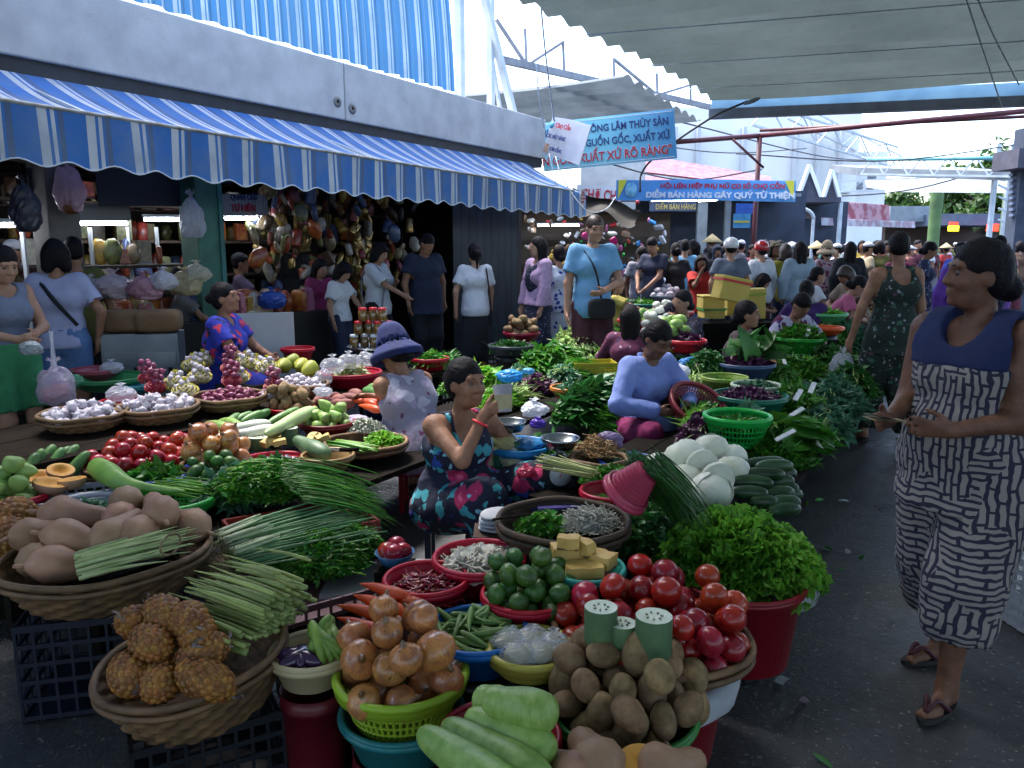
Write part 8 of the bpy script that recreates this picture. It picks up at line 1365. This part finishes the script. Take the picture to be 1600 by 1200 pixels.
# --- the far crowd: a few figures copied with clothes of their own
protos=[]
for i,(hr,hd,kw) in enumerate((('short',0,dict(bust=0)),('lowbun',0,{}),('bob',0,{}),('long',0,{}),('short',0,dict(hat=('conical',M('straw_hat','b8a87c'))) ),('short',0,dict(hat=('cap',white))))):
    t,J=person('proto',(0,0),0,1.6,res=.034,skin='abc'[i%3],hair=hr,top=T_('tee',white,hem=.1,off=.03),bottom=B_t(black,off=.03),wr=0,**kw); protos.append(t)
CC=[('white','b9bcc4'),('black','1a1a20'),('navy','22294a'),('pink','a8687c'),('red','9a2c2c'),('sky blue','6f9cc0'),('olive','5c5c30'),('grey','6c7078'),('violet','5a3a80'),('cream','a89c84'),('teal','2f6f70'),('mustard','94802c'),('maroon','4c1e2c'),('lilac','8d82a8'),('mint','7aa890'),('brown','5a4232')]
HT={0:'short hair',1:'tied hair',2:'a bob',3:'long hair',4:'a conical straw hat',5:'a white cap'}
used=set(); rr=random.Random(5); n=0
for i in range(140):
    u=1060+rr.random()*540 if i%4 else 1290+rr.random()*300; d=14.5+28*rr.random()**1.1
    if u<1250 and d>19: d=15+rr.random()*2.4
    c1=CC[i%16]; k=(i//16+i)%6; k=(i%4 if k==4 and i%5 else k); key=(c1[0],k)
    lb='distant shopper in %s with %s, %s'%(c1[0],HT[k],('near','mid','deep')[min(2,int((d-14)/9))]+' part of the far crowd, '+('left','centre','right')[min(2,int((u-1060)/180))])
    r=ray(u,400); o=dup(protos[k],(r[0]*d,r[1]*d,0),(0,0,math.radians(rr.choice([180,175,190,200,10,-20,90,-90,150]))),rr.uniform(.94,1.06),label=lb,group='far crowd')
    for ch in o.children:
        if ch.name.startswith('shirt'): ch.material_slots[0].link='OBJECT'; ch.material_slots[0].material=cloth('far_'+c1[1],c1[1],rough=.9)
        if ch.name.startswith('trousers'): c2=CC[(i*7+3)%16]; ch.material_slots[0].link='OBJECT'; ch.material_slots[0].material=cloth('far_'+c2[1],c2[1])
for t in protos:
    for ch in list(t.children): bpy.data.objects.remove(ch)
    bpy.data.objects.remove(t)
# ================================================================ goods in the dim shops, lamps
def lane_px(u, v, w_):                                   # the point seen at pixel (u, v) on the plane w = w_ of the lane
    r=ray(u,v); t=w_/(-DY*r[0]+DX*r[1]); return np.array([0,0,H])+r*t
for i,(u0,u1,v,w_) in enumerate(((-60,22,352,7.2),(124,198,349,7.6),(226,286,343,7.8),(352,414,341,7.6))): tubelight('lit fluorescent tube in the shop, '+('leftmost at the picture edge','between the grey and green columns, left','between the columns, right','right of the green column')[i], lane_px(u0,v,w_), lane_px(u1,v,w_))
for i,(u,w_) in enumerate(((140,7.6),(200,7.6),(244,7.8),(34,7.2))):
    a=lane_px(u,355,w_); g=G(); g.add(bar((a[0],a[1],.6),a,.03)); ob('lamp_pole', g, fixm, label='thin pale lamp pole in the shop, '+('first right of the grey column','second right of the grey column','third right of the grey column','left of the grey column')[i], category='pole', smooth=False)
PK=[G().add(box((0,0,0),(.16,.08,.22))).mesh('p',False),G().add(smooth_box((.18,.08,.26))).mesh('p'),G().add(lathe([(.001,-.1),(.05,-.1),(.055,-.09),(.055,.08),(.03,.1),(.001,.1)],14)).mesh('p'),G().add(blob(.09,.05,.13,10,14,.12,5,2)).mesh('p')]
pkm=[M('packet_%s'%c,c,c2,18,.35,spec=.6,ov=.4) for c,c2 in (('7a1c18','a8622a'),('8a6a24','b89a4a'),('3a2a20','5c4430'),('6a5a44','948264'),('2a3a5a','4a5a80'),('7c2a3a','b06a70'),('4a4a2a','7a7a44'),('888078','aaa294'),('5a1a1a','8c3a22'))]
shelfm=M('shelf_wood','3c2c20','2c2018',4,.8)
sw=random.Random(11)
for row,(w_,z) in enumerate([(w_,z) for w_ in (8.3,9.6) for z in (.85,1.25,1.65,2.05,2.45)]):
    t=thing('shop_shelf','long dark shelf in the shop, '+('front' if w_<9 else 'rear')+' rack, %s board'%('lowest','second','third','fourth','top')[row%5],'shelf',L(4.9,w_,z),LANE); g=G(); g.add(box((0,0,-.015),(9.6,.36,.03))); ob('board', g, shelfm, t, smooth=False)
    s_=.4
    while s_<9.4:
        s_+=sw.uniform(.18,.32)
        if sw.random()<.18: continue
        k=sw.randrange(4); ob('goods_packet',PK[k],sw.choice(pkm),loc=tuple(L(s_,w_+sw.uniform(-.08,.06),z+.115*(1 if k!=2 else .9))),rot=(0,0,LANE+sw.gauss(0,.25)),sc=sw.uniform(.8,1.15),label='packaged dry goods on the dim shop shelves',category='packet',group='packets on the shop shelves')
gold=M('gold_foil','8a6a34','c2a86a',26,.22,metal=.6,spec=.8,ov=.4)
for st_,(u,w_,v0,v1) in enumerate(((556,7.4,318,470),(572,7.5,330,460),(470,7.5,300,345),(424,7.4,300,430),(610,7.6,330,400))):
    a=lane_px(u,v0,w_); t=thing('sachet_string','hanging string of shiny sachets in the shop front, '+('brightest gold one','gold one right of the brightest','short one over the dark man','one right of the green column','one left of the heavy man')[st_],'sachets',a); nn=int((v1-v0)/11)
    for k in range(nn): ob('sachet',PK[1] if k%2 else PK[3],gold if st_<2 else pkm[(k+st_)%9],t,(sw.uniform(-.04,.04),sw.uniform(-.04,.04),-.11*k),(sw.gauss(0,.3),sw.gauss(0,.3),sw.uniform(0,3)),.62)
    g=G(); g.add(tube([(0,0,.2),(0,0,-.11*nn)],.004,4)); ob('string', g, blk, t)
WI=G()
def wire_to(q,z): WI.add(bar(q,(q[0],q[1],z),.003))
for i in range(130):
    u,v,w_=sw.uniform(395,650),sw.uniform(296,430),sw.uniform(7.1,7.9); q=lane_px(u,v,w_); wire_to(q,2.93); ob('hanging_goods',PK[sw.choice((1,3,3,2))],sw.choice(pkm+[gold]),loc=tuple(q),rot=(sw.gauss(0,.4),sw.gauss(0,.4),sw.uniform(0,6)),sc=sw.uniform(.5,1.1),label='small packet hanging in the crowded shop front right of the green column',category='packet',group='packets hanging right of the green column')
t=thing('wire_curtain','thin wires that hold up the hanging packets in the shop','wires'); ob('wires', WI, blk, t, smooth=False)
t=thing('display_rack','dark stepped rack of goods under the tube lights','rack',L(3.9,7.6,0),LANE)
for z_ in (.80,1.10,1.40): g=G(); g.add(box((0,0,z_-.015),(3.4,.85-.2*(z_-.8),.03))); ob('rack_board', g, shelfm, t, smooth=False)
for x_ in (-1.6,0,1.6): g=G(); g.add(box((x_,.2,.7),(.05,.05,1.4))); ob('upright', g, shelfm, t, smooth=False)
for i in range(60):
    s_,z_=2.3+3.2*sw.random(),sw.choice((.80,1.10,1.40)); k=sw.choice((1,3,3,0)); c_=sw.uniform(.6,1.1); ob('counter_goods',PK[k],sw.choice(pkm),loc=tuple(L(s_,7.6+sw.uniform(-.3,.3)*(1.6-z_),z_+.125*c_)),rot=(0,0,sw.uniform(0,6)),sc=c_,label='packet piled under the tube lights left of the green column',category='packet',group='packets under the tube lights')
for i in range(40):
    s_=4.2+2.6*sw.random(); ob('bench_goods',PK[sw.choice((0,1,3))],sw.choice(pkm),loc=tuple(L(s_,6.95+sw.uniform(-.2,.2),.95)),rot=(0,0,sw.uniform(0,6)),sc=sw.uniform(.8,1.4),label='sack or packet lying on the dark bench behind the garlic table',category='sack',group='sacks on the dark bench')
hang=[(108,300,6.55,'c9a8b8','6a3a1e','pink carrier bag with something brown hanging on the grey column'),(300,345,6.6,'b9bcc8',None,'clear plastic bag hanging beside the green column'),(40,330,6.5,'3a3a48',None,'dark bundle hanging at the left shop front')]
for i,(u,v,w_,c,c2,lb) in enumerate(hang):
    q=lane_px(u,v,w_); b_=bag('hanging_bag',lb,q,.12,.09,.20,M('hbag_'+c,c,rough=.3,alpha=.65 if i<2 else 1,trans=.3,bump=.3,bs=12),30+i)
    if c2: g=G(); g.add(blob(.085,.07,.06,10,12)); ob('contents', g, M('brown_goods',c2), b_, (0,0,-.12))
for u0,u1,v0,v1,w_,c,lb in ((155,292,262,322,6.95,'1a1c26','dark sign board hanging behind the awning'),(125,205,318,344,7.3,'8f929a','pale printed strip above the left tube light'),(350,420,303,336,7.35,'8a8a90','pale sign with dark lettering right of the green column'),(48,86,262,300,6.9,'20222c','dark box hung beside the grey column')):
    a,b,c_=lane_px(u0,v1,w_),lane_px(u1,v1,w_),lane_px(u0,v0,w_); t,_,_=banner('hanging_board',lb,a,b,c_,M('board_'+c,c,rough=.7),'sign')
    if c=='8a8a90': text('QUÁN CHẢ',.09,blueink,t,(.1,.17,.01),sx=.8); text('TƯ HIÊN',.11,redink,t,(.1,.04,.01),sx=.8)
# metal cabinets with bundles
for i,(u,lb) in enumerate(((200,'left'),(252,'right'))):
    q=at_d(u,545,6.3); t=thing('steel_cabinet','grey steel cabinet behind the garlic table, '+lb+' one','cabinet',(q[0],q[1],0),.25); g=G(); g.add(box((0,0,.46),(.31,.36,.9))); ob('body', g, M('galvanised','7a828a','68707a',5,.4,metal=.7), t, smooth=False); g=G(); g.add(box((0,-.186,.62),(.27,.012,.30))); ob('door', g, M('galvanised_door','868e96','727a84',5,.38,metal=.7), t, smooth=False); g=G(); g.add(box((.09,-.195,.62),(.03,.014,.06))); ob('handle', g, black, t, smooth=False)
    t=thing('paper_bundle','brown paper bundle on the '+lb+' steel cabinet','bundle',(q[0],q[1],.91),.2); g=G(); g.add(smooth_box((.34,.26,.18)),T=TR(0,0,.09)); ob('wrap', g, M('kraft_paper','7c6042','6a5036',6,.8,.3,20), t)
for i,(u,v,c,s_) in enumerate(((178,450,'c3b4bc',.16),(225,452,'b88898',.15),(255,440,'c9c4cc',.12),(140,455,'b9b4b4',.14),(290,445,'c9b890',.17),(308,428,'cfc8b0',.13),(405,500,'b8a888',.14),(425,470,'2a4a9a',.13))): bag('goods_bag','plastic bag of goods in the shop front, '+('white and pink on the left cabinet','deep pink on the right cabinet','white one above the cabinets','greyish one left of the cabinets','yellowish one behind the floral vendor','cream topmost one','tan one right of the column','blue one by the dark man')[i], at_d(u,v,6.5 if i<4 else 7.4), s_,s_*.8,s_*.7, M('goodsbag_'+c,c,rough=.3,trans=.3,bump=.5,bs=9), 120+i)
q=at_d(414,540,6.8); t=thing('leaning_board','white painted panel leaning behind the garlic table','board',(q[0],q[1],0),.35); g=G(); g.add(box((0,0,.52),(.50,.03,1.0))); ob('panel_face', g, M('white_paint_panel','b4b8be','a6aab0',3,.6), t, smooth=False); g=G(); g.add(blob(.05,.004,.02,6,10)); ob('chip', g, black, t, (.05,-.018,.62))
t=thing('goods_bench','long dark bench behind the garlic table','table',L(5.5,6.95,0),LANE); g=G(); g.add(box((0,0,.42),(2.9,.6,.84))); ob('body', g, M('bench_black','14110f','1d1916',3,.8), t, smooth=False)
# next shop with toys and balloons
t=thing('toy_shop','brightly lit shop hung with toys beyond the striped awning','shop',at_d(890,388,18.4)*np.array([1,1,0])); 
g=G(); g.add(box((0,1.4,1.2),(5.2,.1,2.4))); ob('back_wall', g, M('shop_back','4a4038','5c5044',2,.8), t, smooth=False)
g=G(); g.add(box((-.4,.9,2.42),(4.2,1.0,.06))); ob('roof', g, dark, t, smooth=False)
for k in range(3): g=G(); g.add(box((0,.9,.8+.5*k),(5.0,.35,.03))); ob('shelf_board', g, shelfm, t, smooth=False)
tubelight('lit tube in the toy shop beyond the awning', at_d(840,352,18.2), at_d(905,352,18.2))
bal=[M('toy_%s'%c,c,rough=.3,ov=.3,spec=.6) for c in ('c81e70','2fae4a','c8a030','c03028','b8bcc4','3a8ac8','b05a8a','d0c8b8','7a5a3a')]
for i in range(150):
    u=sw.uniform(820,1040); v=sw.uniform(342,440); q=at_d(u,v,18.0+sw.uniform(0,1.0)); ob('hanging_toy',sw.choice(PK[1:]),sw.choice(bal if u>900 else bal[2:5]+bal[7:]),loc=tuple(q),rot=(sw.uniform(0,6),sw.uniform(0,6),sw.uniform(0,6)),sc=sw.uniform(.35,.95),label='colourful toy or packet hanging in the bright shop',category='toy',group='toys in the bright shop')
